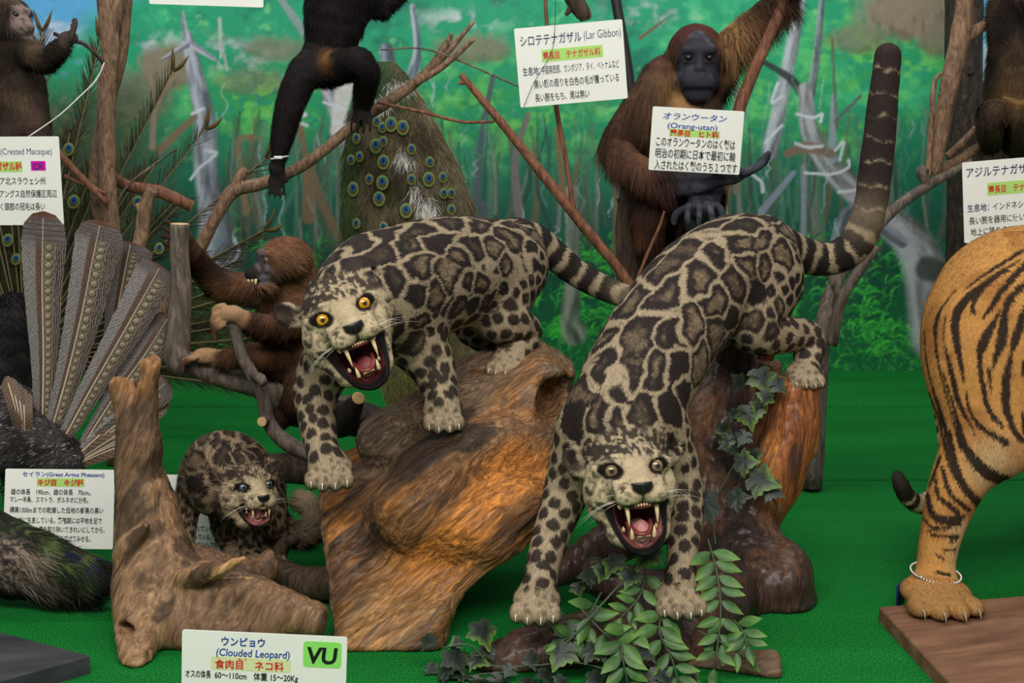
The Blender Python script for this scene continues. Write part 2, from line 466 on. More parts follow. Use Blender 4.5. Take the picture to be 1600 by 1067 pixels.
class CatHead:
    def __init__(s, c, w, yaw, pitch, roll, gape=1.0, earx=.52, earz=.24):
        s.c = np.asarray(c, float); s.w = w; s.M = head_frame(s.c, yaw, pitch, roll); s.g = gape
        s.cav_c = np.array([0, .36, -.47 * (.65 + .35 * gape)]); s.cav_r = np.array([.255, .36, .235 * gape]); s.cav_R = rotx(-26)
        s.eyes = [np.array([-.235, .375, .10]), np.array([.235, .375, .10])]
        s.earx, s.earz = earx, earz; s.eyed = -.088; s.lining = lin(168, 106, 100)
    def W(s, q): return s.c + (np.asarray(q, float) * s.w) @ s.M.T
    def Lc(s, p): return (p - s.c) @ s.M / s.w
    def prims(s, B):
        w = s.w; g = s.g
        def E(c, r, k=.05, R=None, op='add'):
            B.ell(s.W(c), np.array(r) * w, s.M if R is None else s.M @ R, k * w, op)
        def K(a, b, k=.06, op='add', sq=None):
            A = np.append(s.W(a[:3]), a[3] * w); Bq = np.append(s.W(b[:3]), b[3] * w); B.cone(A, Bq, k * w, op, sq)
        E((0, -.12, .08), (.42, .46, .36))
        E((0, .14, .17), (.30, .26, .22), .1)
        for x in (-1, 1):
            E((x * .31, .02, -.14), (.19, .26, .25), .1)
            K((x * .24, .30, .2, .06), (x * .36, .22, .12, .07), .07)            # brow
            K((x * .17, .30, -.04, .13), (x * .13, .50, -.15, .125), .09)          # whisker pad side
            E((x * .135, .52, -.165), (.135, .13, .10), .05)
        K((0, .28, .12, .16), (0, .57, -.05, .10), .10)                          # nose bridge
        E((0, .60, -.07), (.085, .075, .06), .04)
        cz = -.2 - .46 * g
        for x in (-1, 1):
            K((x * .29, .0, -.30, .15), (x * .19, .22, -.36 - .2 * g, .12), .08)
            K((x * .19, .22, -.36 - .2 * g, .12), (x * .09, .42, cz, .105), .07)
        E((0, .40, cz - .02), (.16, .13, .10), .05)
        E((0, .0, -.36), (.27, .24, .20), .1)
        K((0, .08, -.34 - .17 * g, .13), (0, .38, cz - .035, .105), .06)
        r = np.array([.36, .44, .30]) * 1.2 * w; cc = s.W(s.cav_c)
        B.fn(lambda X: (s.inmouth(s.Lc(X.reshape(-1, 3))) - 1).reshape(X.shape[:-1]) * .19 * w, cc - r.max(), cc + r.max(), .03 * w, 'sub')
        for e in s.eyes:
            Rl = np.column_stack([unit([1, 0, np.sign(e[0]) * .3]), [0, 1, 0], unit([-np.sign(e[0]) * .3, 0, 1])])
            E(e + np.array([0, .035, .0]), (.074, .12, .046), .022, Rl, 'sub')
        for x in (-1, 1):                                                         # ears
            Re = np.column_stack([unit([x * .75, -.25, .55]), unit([-x * .3, .85, .35]), unit(np.cross([x * .75, -.25, .55], [-x * .3, .85, .35]))])
            ec = np.array([x * s.earx, -.2, s.earz])
            E(ec, (.17, .065, .15), .05, Re)
            E(ec + Re @ np.array([.03, .06, 0]), (.12, .06, .095), .02, Re, 'sub')
    def inmouth(s, q):
        q = np.asarray(q)
        v = ((q - s.cav_c) @ s.cav_R) / s.cav_r
        v[:, 0] /= np.clip(.92 + .34 * v[:, 2], .5, 1.3)
        return (np.abs(v) ** 2.8).sum(1) ** (1 / 2.8)
    def color(s, p, base, dark, pale):
        """coat of the face, q in head units"""
        q = s.Lc(p); n = len(p)
        c = np.tile(np.asarray(pale), (n, 1))
        vv = fbm(q * 7, 3, 15); c = mixc(c, np.asarray(base), .55 * sstep(-.15, .35, vv)); c = mixc(c, np.asarray(pale) * 1.12, .6 * np.maximum(np.exp(-((np.abs(q[:, 0]) - .2) / .1) ** 2 - ((q[:, 2] + .02) / .05) ** 2), np.exp(-((np.abs(q[:, 0]) - .16) / .12) ** 2 - ((q[:, 2] + .2) / .07) ** 2)))
        up = sstep(.16, .34, q[:, 2] + .25 * np.maximum(0, -q[:, 1]) + .06 * fbm(q * 6, 2, 3))
        c = mixc(c, np.asarray(base) * .95, .6 * np.clip(up + sstep(.0, -.3, q[:, 1]), 0, 1))
        # forehead flecks: short streaks running back
        u = np.column_stack([q[:, 0] * 34, q[:, 1] * 15, q[:, 2] * 21])
        f = vnoise(u, 21)
        c = mixc(c, dark, .92 * sstep(-.2, .02, f) * sstep(.16, .22, q[:, 2] - .1 * q[:, 1] + .05 * np.abs(q[:, 0])))
        f2 = vnoise(q * 22, 27)
        c = mixc(c, np.asarray(dark) * 1.6, .65 * sstep(.2, .45, f2) * sstep(-.05, .15, q[:, 2]) * sstep(.05, .16, np.abs(q[:, 0])))
        # cheek stripes and spots
        f = vnoise(np.column_stack([q[:, 0] * 5 + q[:, 2] * 9, q[:, 1] * 7, q[:, 2] * 11 + q[:, 1] * 7]), 9)
        ck = sstep(.22, .34, np.abs(q[:, 0]) - .12 * q[:, 1]) * sstep(.1, .0, q[:, 2])
        c = mixc(c, dark, .9 * ck * sstep(.08, .2, f))
        f = vnoise(q * 30 * np.array([1, .6, 1]), 19); c = mixc(c, np.asarray(dark) * 1.8, .6 * sstep(.22, .45, f) * sstep(.07, .16, np.abs(q[:, 0])) * sstep(.12, .02, q[:, 2]))
        # whisker dots
        f = vnoise(q * 26, 5)
        pad = sstep(.34, .42, q[:, 1]) * sstep(-.02, -.07, q[:, 2]) * sstep(.06, .1, np.abs(q[:, 0]))
        c = mixc(c, np.asarray(dark) * 1.5, .75 * pad * sstep(.35, .55, f))
        f = vnoise(q * 19, 7)
        c = mixc(c, dark, .6 * sstep(.45, .6, f) * sstep(.05, -.05, q[:, 2]))
        # eye rims, tear line
        for e in s.eyes:
            d = (q - e - np.array([np.sign(e[0]) * .02, 0, 0])) / np.array([.13, .2, .085]); d[:, 2] += d[:, 0] * np.sign(e[0]) * -.18
            r = np.sqrt((d * d).sum(1))
            c = mixc(c, np.asarray(dark) * .5, sstep(1.2, .95, r + .12 * vnoise(q * 14, 2)))
        # lips and mouth lining
        m = s.inmouth(q); fr = sstep(-.1, .12, q[:, 1]); vy = (((q - s.cav_c) @ s.cav_R) / s.cav_r)[:, 1]
        c = mixc(c, lin(14, 13, 13), sstep(1.42, 1.32, m + .03 * vnoise(q * 9, 8)) * fr * sstep(-.22, -.27, q[:, 2]))
        c = mixc(c, s.lining, sstep(1.045, 1.01, m) * sstep(.30, .12, vy) * sstep(-.2, -.25, q[:, 2]))
        c = mixc(c, lin(60, 22, 20), sstep(1.06, 1.03, m) * sstep(.26, .12, q[:, 1]))
        # nose pad
        nz = sstep(1.1, .9, np.sqrt(((q - np.array([0, .64, -.08])) ** 2 / np.array([.115, .1, .08]) ** 2).sum(1)))
        c = mixc(c, lin(20, 18, 18), nz * sstep(-.02, -.06, q[:, 2]))
        c = mixc(c, lin(24, 20, 20), sstep(.022, .010, np.abs(q[:, 0])) * sstep(.5, .56, q[:, 1]) * sstep(-.1, -.13, q[:, 2]) * .9)
        # ear hollow / backs
        for x in (-1, 1):
            d = np.linalg.norm((q - np.array([x * s.earx, -.14, s.earz])) / .13, axis=1)
            c = mixc(c, dark, .75 * sstep(1.0, .6, d))
        return c
    def furmask(s, p):
        q = s.Lc(p); m = s.inmouth(q)
        k = 1 - sstep(1.38, 1.3, m) * sstep(-.1, .1, q[:, 1]) * sstep(-.18, -.24, q[:, 2])
        for e in s.eyes:
            k = k * sstep(.9, 1.1, np.linalg.norm((q - e) / np.array([.1, .16, .085]), axis=1))
        return k * sstep(.85, 1.1, np.linalg.norm((q - np.array([0, .64, -.08])) / np.array([.115, .1, .085]), axis=1))
    def furlen(s, p):
        q = s.Lc(p)
        return np.where(np.linalg.norm(q, axis=1) < .85, np.clip(.75 - .5 * q[:, 1], .3, 1), 1)
    def parts(s, root, iris, whisk=True, pupil=.3):
        w = s.w; g = s.g
        def Wd(v): return s.M @ np.asarray(v, float)
        for e in s.eyes:
            V, F = ball([0, 0, 0], 1, 32, 20)
            gz = unit([np.sign(e[0]) * .10, 1, -.03]); ca = V @ gz
            col = np.tile(lin(40, 34, 30), (len(V), 1))
            ang = np.arccos(np.clip(ca, -1, 1))
            col = mixc(col, np.asarray(iris) * .45, sstep(.92, .84, ang)); col = mixc(col, iris, sstep(.80, .74, ang))
            col = mixc(col, np.asarray(iris) * .8, sstep(.5, .4, ang)); col = mixc(col, lin(6, 6, 8), sstep(pupil + .05, pupil, ang))
            Vw = s.W(e + np.array([0, s.eyed + .006, 0]) + V * .082)
            mesh('eye', Vw, [f[:, ::-1] for f in F], EYE, root, col)
        # nose leather
        m = MB()
        V, F = ball([0, 0, 0], 1, 18, 12)
        T = V.copy(); k = np.interp(V[:, 2], [-1, -.35, .35], [.3, .5, 1.12]); T[:, 2] = np.minimum(T[:, 2], .55)
        T[:, 0] *= k
        for x in (-1, 1):
            d = np.linalg.norm(V - np.array([x * .5, .78, -.1]), axis=1); T[:, 1] -= .45 * sstep(.45, .1, d)
        m.add(s.W(np.array([0, .615, -.075]) + T * np.array([.115, .075, .08])), [f[:, ::-1] for f in F])
        m.build('nose', NOSE, root)
        # tongue
        cz = -.2 - .46 * g
        pts = np.array([[0, .08, -.36 - .15 * g], [0, .2, -.34 - .25 * g], [0, .32, cz + .10], [0, .42, cz + .085]])
        V, F = tube(np.array([s.W(q) for q in pts]), np.array([.12, .15, .14, .075]) * w, 16, 12, .05, 3, flat=.75)
        mesh('tongue', V, F, TONGUE if s.lining[0] > .2 else mat('tongue_dark', lin(126, 58, 60), .3, noise=(120, .2), bump=(600, .3)), root)
        # gums
        for up in (1, 0):
            a = np.linspace(-1.35, 1.35, 15)
            if up: pts = np.column_stack([.165 * np.sin(a), .28 + .25 * np.cos(a), -.275 + .0 * a])
            else: pts = np.column_stack([.12 * np.sin(a), .20 + .24 * np.cos(a), cz + .085 - .16 * (np.cos(a) - 1)])
            V, F = tube(np.array([s.W(q) for q in pts]), .030 * w, 8, 30, .1, 5)
            mesh('gum', V, F, GUM, root)
        def tooth(b, tip, r):
            V, F = tube(np.array([s.W(b), s.W((np.asarray(b) + np.asarray(tip)) / 2 + np.array([0, .018, 0])), s.W(tip)]), np.array([r, r * .75, r * .08]) * w, 10, 9)
            mesh('tooth', V, F, TOOTH, root)
        for x in (-1, 1):
            tooth((x * .155, .48, -.25), (x * .148, .485, -.25 - .23 * (.5 + .5 * g)), .026)
            tooth((x * .115, .40, cz + .05), (x * .12, .43, cz + .05 + .115 * (.5 + .5 * g)), .024)
            tooth((x * .20, .33, -.27), (x * .195, .34, -.31), .022)
            tooth((x * .17, .27, cz + .13), (x * .175, .28, cz + .175), .022)
        for i in range(6):
            x = (i - 2.5) * .03
            tooth((x, .545 - abs(x) * .25, -.255), (x, .55 - abs(x) * .25, -.282), .011)
            tooth((x * .75, .435, cz + .06), (x * .75, .44, cz + .078), .009)
        if whisk:
            wr = np.random.default_rng(3)
            for x in (-1, 1):
                for i in range(6):
                    a = np.array([x * (.16 + .06 * wr.random()), .50 - .08 * wr.random(), -.13 - .1 * wr.random()])
                    d = unit([x * 1.0, -.2 * wr.random() - .2, -.5 + .7 * wr.random()]); L = .3 + .3 * wr.random()
                    V, F = tube(np.array([s.W(a), s.W(a + d * L * .5 + np.array([0, .03, .02])), s.W(a + d * L + np.array([0, -.05, -.06]))]), np.array([.0018, .0014, .0005]) * w, 4, 8)
                    mesh('whisker', V, F, WHISK, root)

def paw(B, skel, c, fwd, wid, name='paw', h=.62, tk=.05, up=np.array([0, 0, 1.0])):
    """c centre of the foot, fwd horizontal direction, wid width in m. returns toe tips"""
    f = unit(fwd); s = unit(np.cross(f, up)); u = np.cross(s, f)
    M = np.column_stack([s, f, u]); r = wid / 2
    B.ell(c - f * r * .15, (r * .92, r * 1.05, r * h), M, wid * .18)
    tips = []
    for i, x in enumerate((-.72, -.26, .26, .72)):
        y = .62 if abs(x) > .5 else .86
        q = c + s * (x * r) + f * (y * r) - u * (r * h * .34)
        B.ell(q, (r * .285, r * .44, r * h * .64), M, wid * tk)
        tips.append((q + f * r * .36 + u * r * h * .08, f, s, u))
    skel.append((name, np.array([[*(c - f * r * .4), r * .6], [*(c + f * r * .5), r * .6]])))
    return tips

def claws(tips, root, ln, thick, m):
    for q, f, s, u in tips:
        V, F = tube(np.array([q - f * ln * .3, q + f * ln * .35 + u * ln * .06, q + f * ln * .7 - u * ln * .4]), np.array([thick, thick * .8, thick * .1]), 8, 8)
        mesh('claw', V, F, m, root)

EYE = colmat('glass_eye', .05, .6, (80, .05), coat=1, coatrough=.02)
NOSE = mat('nose_leather', lin(22, 20, 20), .28, noise=(200, .3), bump=(500, .25), coat=.4)
TONGUE = mat('tongue_pink', lin(198, 136, 130), .35, noise=(120, .2), bump=(600, .3))
GUM = mat('gum', lin(120, 52, 48), .3, noise=(150, .2))
TOOTH = mat('tooth', lin(222, 200, 150), .3, noise=(60, .15))
WHISK = mat('whisker', lin(225, 215, 195), .5)
CLAW = mat('claw', lin(205, 195, 170), .35, noise=(120, .2))
FUR = colmat('coat_fur', .8, .2, (420, .16), usenrm=True, sheen=.0)

TAN = lin(158, 141, 114); PALE = lin(188, 170, 136); DARK = lin(38, 30, 27); BROWN = lin(104, 86, 64); GREYTAN = lin(166, 146, 118)

class CloudCoat:
    """clouded-leopard coat: big dark-edged clouds on the trunk, solid spots on legs, rings on the tail"""
    def __init__(s, skel, V, N, head, rng, sc=1.0, seeds=(), spine_dir=None, contrast=1.0, tan=TAN):
        s.skel, s.head, s.sc, s.tan = skel, head, sc, tan; s.names = [k for k, _ in skel]
        idx, arc, dr, _ = seg_info(V, skel)
        kind = np.array([dict(trunk=0, neck=1, fore=2, hind=3, tail=4, paw=5, head=6)[k] for k in s.names]); s.kind = kind
        k = kind[idx]
        rad = np.array([.064, .050, .0225, .025, .04, .015, .03])[k] * sc
        top = N[:, 2]
        rad = np.where((k == 0) & (top < -.35), .04 * sc, rad)
        pre = []; prer = []
        for (px, py, r) in seeds:
            X, Y = proj(V); f = (np.array([0, 0, CAMZ]) - V); ok = (unit(f) * N).sum(1) > .05
            d = (X - px) ** 2 + (Y - py) ** 2 + np.where(ok, 0, 1e6)
            i = int(np.argmin(d)); pre.append(V[i]); prer.append(1.3 * r * V[i][1] / FPX)
        s.S, s.R = poisson(V, rad, rng, pre or None, prer or None)
        s.T = rng.random(len(s.S)); s.npre = len(pre)
        print('coat seeds', len(s.S))
    def __call__(s, p, n):
        idx, arc, dr, dist = seg_info(p, s.skel); k = s.kind[idx]; sc = s.sc
        w = p + np.column_stack([fbm(p * 20 / sc, 3, 31), fbm(p * 20 / sc, 3, 32), fbm(p * 20 / sc, 3, 33)]) * (np.where((k == 0) | (k == 1), .020, .007) * sc)[:, None]
        d1 = np.empty(len(p)); d2 = np.empty(len(p)); ix = np.empty(len(p), int); iy = np.empty(len(p), int)
        for a in range(0, len(p), 20000):
            q = w[a:a + 20000]; dv = q[:, None, :] - s.S[None]
            # clouds are longer along the trunk than across it
            al = np.einsum('nsk,nk->ns', dv, dr[a:a + 20000]); st = np.where(k[a:a + 20000] == 1, .6, np.where(k[a:a + 20000] == 0, .86 - .46 * sstep(.35, .8, n[a:a + 20000, 2]), 1))[:, None]
            D = np.sqrt(np.maximum((dv * dv).sum(-1) - al * al * (1 - st ** 2), 1e-12)) 
            D = D - s.R[None] * .35
            o = np.argpartition(D, 2, axis=1)[:, :2]; r = np.arange(len(q))
            A, Bq = D[r, o[:, 0]], D[r, o[:, 1]]; sw = A > Bq
            ix[a:a + 20000] = np.where(sw, o[:, 1], o[:, 0]); iy[a:a + 20000] = np.where(sw, o[:, 0], o[:, 1]); d1[a:a + 20000] = np.minimum(A, Bq); d2[a:a + 20000] = np.maximum(A, Bq)
        R = s.R[ix]; T = s.T[ix]; e = d2 - d1
        pair = _hash(np.minimum(ix, iy).astype(np.int64), np.maximum(ix, iy).astype(np.int64), np.zeros(len(p), np.int64), 7); e = e + np.where(pair < .12, .02 * sc, 0) + (pair - .6) * .005 * sc
        rim = .79 * R - (d1 + R * .35); er = 1.5 * (rim + .006 * sc * fbm(p * 34 / sc, 2, 44)); dors = sstep(.35, .75, n[:, 2]) * (k == 0); e = np.minimum(e, er + .05 * dors)
        hi = fbm(p * 260, 2, 40)
        fine = fbm(p * 120, 2, 41)
        # --- trunk and neck clouds
        g = sstep(.0040 * sc, .0085 * sc, e + .0025 * sc * fine)
        dot = sstep(.15, .33, vnoise(p * 62 / sc, 71)) * sstep(.004 * sc, -.006 * sc, e) * (k == 0); g = np.maximum(g, dot)
        center = sstep(.020 * sc, .036 * sc, e + .012 * sc * fine) * np.where((k == 1), .25, .85) * sstep(.06, .3, T)
        inner = mixc(np.tile(BROWN, (len(p), 1)), s.tan * .9, .85 * sstep(-.2, .5, hi))
        fill = mixc(np.tile(DARK, (len(p), 1)), inner, center * (1 - .75 * sstep(.75, .98, n[:, 2])))
        c = mixc(np.tile(s.tan, (len(p), 1)), fill, g)
        # --- legs, belly: separate spots
        belly = sstep(-.25, -.6, n[:, 2]) * (k == 0)
        leg = np.maximum(((k == 2) | (k == 3)) * 1.0, belly)
        far = np.where(k == 3, sstep(.10 * sc, .17 * sc, arc), np.where(k == 2, sstep(.0, .10 * sc, arc), 1.0)); leg = np.where((k == 2) | (k == 3), far, leg)
        r0 = (d1 + R * .35) / R
        sp = sstep(.62, .52, r0 + .12 * fine)
        base = mixc(np.tile(s.tan, (len(p), 1)), GREYTAN, .5 + 0 * leg)
        base = mixc(base, PALE * .9, .55 * belly)
        c = mixc(c, mixc(base, DARK, sp * .95), leg)
        # --- paws: greyer with small faint spots
        pw = (k == 5) * 1.0
        sp = sstep(.42, .3, r0 + .1 * fine)
        c = mixc(c, mixc(np.tile(GREYTAN * .95, (len(p), 1)), DARK * 1.6, sp * .55), pw)
        # --- tail rings
        tl = (k == 4) * 1.0
        ph = arc / (.052 * sc) + .30 * fbm(p * 30, 2, 50)
        band = sstep(.26, .40, np.abs((ph % 1) - .5) * 2)
        tip = sstep(.22 * sc, .42 * sc, arc) if len(p) else 0
        bt = sstep(.12 + .0 * tip, .3, np.abs((ph % 1) - .5) * 2 + .30 * tip * (.6 + .6 * fine))
        tc = mixc(np.tile(s.tan * .95, (len(p), 1)), DARK * (1 + .5 * tip[:, None]), np.maximum(band * (1 - tip), bt * tip))
        if sc < .8: tc = mixc(tc, np.tile(GREYTAN * .9, (len(p), 1)), .62 + .2 * fine)
        c = mixc(c, tc, tl)
        # --- head
        q = s.head.Lc(p); hd = sstep(.70, .56, np.linalg.norm(q - np.array([0, .10, -.1]), axis=1) + .08 * fine)
        hd = np.maximum(hd, sstep(.1, .2, q[:, 1]) * sstep(1.0, .9, np.linalg.norm(q - np.array([0, .2, -.2]), axis=1)) * (k == 6))
        hd = np.maximum(hd, 1.0 * ((k == 6) & (np.linalg.norm(q, axis=1) < 1.05) & (q[:, 1] > .0)))
        c = mixc(c, s.head.color(p, s.tan, DARK, PALE), hd)
        return c * (1 + .10 * hi[:, None])

def leopard(name, label, loc, skel, head, seeds, rng, paws, vox, nfur, iris, sc=1.0, furlen=.0075, extra=None, tan=TAN, ks=.03, tailfur=1.0):
    root = empty(name, loc, label, 'clouded leopard', 'stuffed clouded leopards')
    B = SDF(vox); sk = list(skel)
    for nm, js in skel:
        k = dict(trunk=.05, neck=.05, fore=.028, hind=.03, tail=.025, head=.03)[nm] * sc
        B.chain(js, k)
    tips = []
    for c, f, wd in paws: tips.append(paw(B, sk, c, f, wd))
    if extra: extra(B)
    head.prims(B)
    hj = np.array([[*head.W((0, -.1, 0)), .36 * head.w], [*head.W((0, .45, -.12)), .2 * head.w]])
    sk.append(('head', hj)); hj2 = np.array([[*head.W((0, .0, -.35)), .22 * head.w], [*head.W((0, .38, -.2 - .46 * head.g)), .12 * head.w]]); sk.append(('head', hj2))
    V, Q = B.run(); V = smoothv(V, Q, 1, .4); N = vnormals(V, Q)
    # loose skin: faint folds
    V = V + N * (fbm(V * 22 / sc, 3, 60) * .0022 * sc)[:, None]; N = vnormals(V, Q)
    coat = CloudCoat(sk, V, N, head, rng, sc, seeds, tan=tan)
    def flow(p):
        idx, arc, dr, _ = seg_info(p, sk); kd = coat.kind[idx]
        d = dr.copy()
        q = head.Lc(p); hd = np.linalg.norm(q, axis=1) < .75
        back = (q - np.array([0, .62, -.05])); back = unit(back) @ head.M.T
        d[hd] = back[hd]
        d[:, 2] -= .25
        return d
    def lenf(p):
        l = head.furlen(p)
        return l * np.where(coat.kind[seg_info(p, sk)[0]] == 4, tailfur, 1.0) if tailfur != 1 else l
    AV, AF, AC, AN = with_fur(V, Q, N, coat, nfur, furlen, .00105, flow, rng, lift=.22 if tailfur == 1 else .4, jit=.2, lenf=lenf, mask=head.furmask)
    mesh('body', AV, AF, FUR, root, AC, nrm=AN)
    head.parts(root, iris)
    for t, (c, f, wd) in zip(tips, paws): claws(t, root, wd * .2, wd * .024, CLAW)
    return root, coat

def build_right_leopard():
    rng = np.random.default_rng(21)
    w = .172
    c = P(982, 745, 2.50)
    head = CatHead(c, w, 12, 2, 6, 1.0, .50, .20)
    trunk = np.array([J(968, 668, 2.62, 88), J(1000, 590, 2.74, 90), J(1040, 520, 2.86, 88), J(1095, 450, 2.99, 84), J(1150, 415, 3.09, 80), J(1178, 405, 3.15, 68)])
    neck = np.array([J(978, 735, 2.54, 66), J(966, 672, 2.62, 84)])
    foreL = np.array([J(915, 690, 2.62, 52), J(882, 775, 2.60, 36), J(852, 868, 2.52, 28), J(843, 920, 2.46, 27)])
    foreR = np.array([J(1030, 690, 2.64, 54), J(1068, 775, 2.62, 35), J(1066, 865, 2.54, 25), J(1063, 905, 2.50, 25)])
    hindR = np.array([J(1182, 440, 3.10, 74), J(1172, 500, 3.00, 48), J(1195, 522, 3.0, 34), J(1258, 525, 3.08, 26), J(1263, 560, 3.06, 24), J(1260, 580, 3.03, 22)])
    hindL = np.array([J(1120, 450, 3.22, 70), J(1110, 520, 3.18, 45), J(1150, 545, 3.3, 28), J(1160, 590, 3.25, 22)])
    tail = np.array([J(1198, 372, 3.18, 32), J(1240, 392, 3.22, 29), J(1285, 406, 3.25, 26), J(1330, 388, 3.25, 27), J(1357, 335, 3.25, 26), J(1370, 250, 3.25, 25), J(1379, 165, 3.25, 23), J(1387, 88, 3.25, 20)])
    paws = [(P(838, 940, 2.45), np.array([-.08, -1, -.05]), .093), (P(1060, 932, 2.49), np.array([.05, -1, -.05]), .093),
            (P(1256, 585, 3.00), np.array([.1, -1, -.12]), .078), (P(1160, 600, 3.22), np.array([.1, -1, -.1]), .078)]
    seeds = [(1170, 352, 26), (1190, 372, 22), (1150, 385, 34), (1121, 398, 32), (1172, 415, 36), (1150, 440, 40), (1090, 432, 40), (1060, 490, 52), (1195, 420, 28),
             (1118, 470, 36), (1042, 524, 32), (1098, 555, 42), (1058, 572, 38), (1020, 575, 40), (1070, 620, 34), (985, 585, 42), (1185, 455, 26), (1145, 495, 28), (1180, 500, 30),
             (1208, 515, 24), (1220, 480, 22), (1005, 520, 46), (1035, 460, 46), (895, 660, 38), (935, 655, 30), (960, 660, 26), (995, 648, 34), (968, 605, 28)]
    skel = [('trunk', trunk), ('neck', neck), ('fore', foreL), ('fore', foreR), ('hind', hindR), ('hind', hindL), ('tail', tail)]
    base = FL(985, 985, 0); base[2] = 0
    return leopard('clouded_leopard', 'adult clouded leopard climbing down the tall stump, thick tail raised upright', base, skel, head, seeds, rng, paws, .0034, 150000, lin(138, 116, 76))

def build_left_leopard():
    rng = np.random.default_rng(5)
    w = .172
    c = P(535, 500, 2.64)
    head = CatHead(c, w, 8, 0, 22, 1.0, .50, .26); head.lining = lin(92, 38, 40)
    trunk = np.array([J(592, 468, 2.84, 92), J(650, 440, 2.94, 94), J(710, 425, 3.05, 88), J(760, 418, 3.14, 78), J(790, 412, 3.2, 66)])
    neck = np.array([J(545, 480, 2.70, 72), J(590, 455, 2.84, 86)])
    foreL = np.array([J(528, 545, 2.78, 52), J(494, 610, 2.78, 36), J(500, 685, 2.70, 28), J(508, 715, 2.66, 27)])
    foreR = np.array([J(640, 515, 2.86, 56), J(676, 575, 2.84, 36), J(688, 615, 2.80, 28), J(690, 632, 2.78, 28)])
    hindR = np.array([J(790, 425, 3.16, 62), J(778, 490, 3.06, 44), J(800, 505, 3.06, 34), J(823, 520, 3.10, 24), J(808, 548, 3.05, 23), J(796, 560, 3.03, 22)])
    hindL = np.array([J(775, 430, 3.3, 58), J(745, 505, 3.26, 38), J(800, 540, 3.36, 26), J(770, 562, 3.26, 22)])
    tail = np.array([J(808, 372, 3.24, 32), J(838, 378, 3.27, 27), J(870, 402, 3.28, 23), J(905, 430, 3.28, 21), J(945, 450, 3.27, 20), J(985, 466, 3.25, 18), J(1025, 480, 3.25, 13)])
    paws = [(P(516, 733, 2.65), np.array([.08, -1, -.1]), .094), (P(692, 645, 2.77), np.array([.1, -1, -.25]), .082),
            (P(792, 566, 3.01), np.array([-.25, -1, -.1]), .08), (P(760, 572, 3.24), np.array([-.25, -1, -.1]), .078)]
    seeds = [(700, 348, 34), (655, 362, 30), (750, 352, 30), (680, 378, 32), (630, 385, 34), (735, 385, 30), (770, 385, 28), (715, 400, 24), (590, 395, 34), (650, 415, 40), (700, 430, 40),
             (790, 415, 22), (748, 440, 22), (680, 465, 28), (725, 440, 22), (615, 440, 36), (660, 505, 26), (545, 415, 34), (515, 425, 26), (785, 455, 18), (770, 480, 20), (800, 475, 18), (805, 500, 16), (640, 540, 34)]
    skel = [('trunk', trunk), ('neck', neck), ('fore', foreL), ('fore', foreR), ('hind', hindR), ('hind', hindL), ('tail', tail)]
    base = FL(600, 1000, 0); base[2] = 0
    return leopard('clouded_leopard', 'adult clouded leopard standing on the orange log, snarling, with bright yellow eyes', base, skel, head, seeds, rng, paws, .0034, 150000, lin(226, 160, 8))

def build_cub():
    rng = np.random.default_rng(9)
    w = .118
    c = P(388, 765, 2.84)
    head = CatHead(c, w, 24, 6, 4, .62, .46, .30)
    trunk = np.array([J(345, 752, 2.91, 55), J(345, 735, 2.95, 60), J(360, 735, 2.99, 60), J(385, 745, 3.02, 50)])
    neck = np.array([J(385, 765, 2.87, 42), J(350, 748, 2.93, 52)])
    foreL = np.array([J(308, 755, 2.93, 30), J(290, 800, 2.92, 21), J(286, 855, 2.88, 17), J(285, 880, 2.85, 17)])
    foreR = np.array([J(380, 800, 2.95, 30), J(388, 830, 2.95, 20), J(392, 860, 2.93, 17), J(394, 868, 2.92, 17)])
    hindR = np.array([J(408, 770, 3.02, 40), J(425, 815, 2.98, 26), J(436, 850, 3.0, 17), J(430, 862, 2.97, 16)])
    hindL = np.array([J(360, 770, 3.0, 38), J(355, 820, 2.98, 26), J(362, 850, 3.0, 18), J(365, 858, 2.97, 16)])
    tail = np.array([J(415, 790, 3.03, 20), J(445, 825, 3.03, 18), J(470, 836, 3.0, 19), J(489, 825, 2.98, 18), J(488, 800, 2.98, 16), J(474, 786, 3.0, 13)])
    paws = [(P(284, 888, 2.83), np.array([-.05, -1, -.1]), .054), (P(395, 876, 2.9), np.array([.1, -1, -.1]), .052),
            (P(430, 868, 2.94), np.array([.1, -1, -.1]), .05), (P(365, 862, 2.94), np.array([0, -1, -.1]), .05)]
    skel = [('trunk', trunk), ('neck', neck), ('fore', foreL), ('fore', foreR), ('hind', hindR), ('hind', hindL), ('tail', tail)]
    base = FL(345, 985, 0); base[2] = 0
    return leopard('clouded_leopard', 'small clouded leopard cub with fluffy coat standing on the bleached driftwood', base, skel, head, [], rng, paws, .0030, 80000, lin(96, 104, 108), sc=.62, furlen=.011, tan=lin(150, 128, 100), tailfur=2.4)

build_right_leopard(); build_left_leopard(); build_cub()
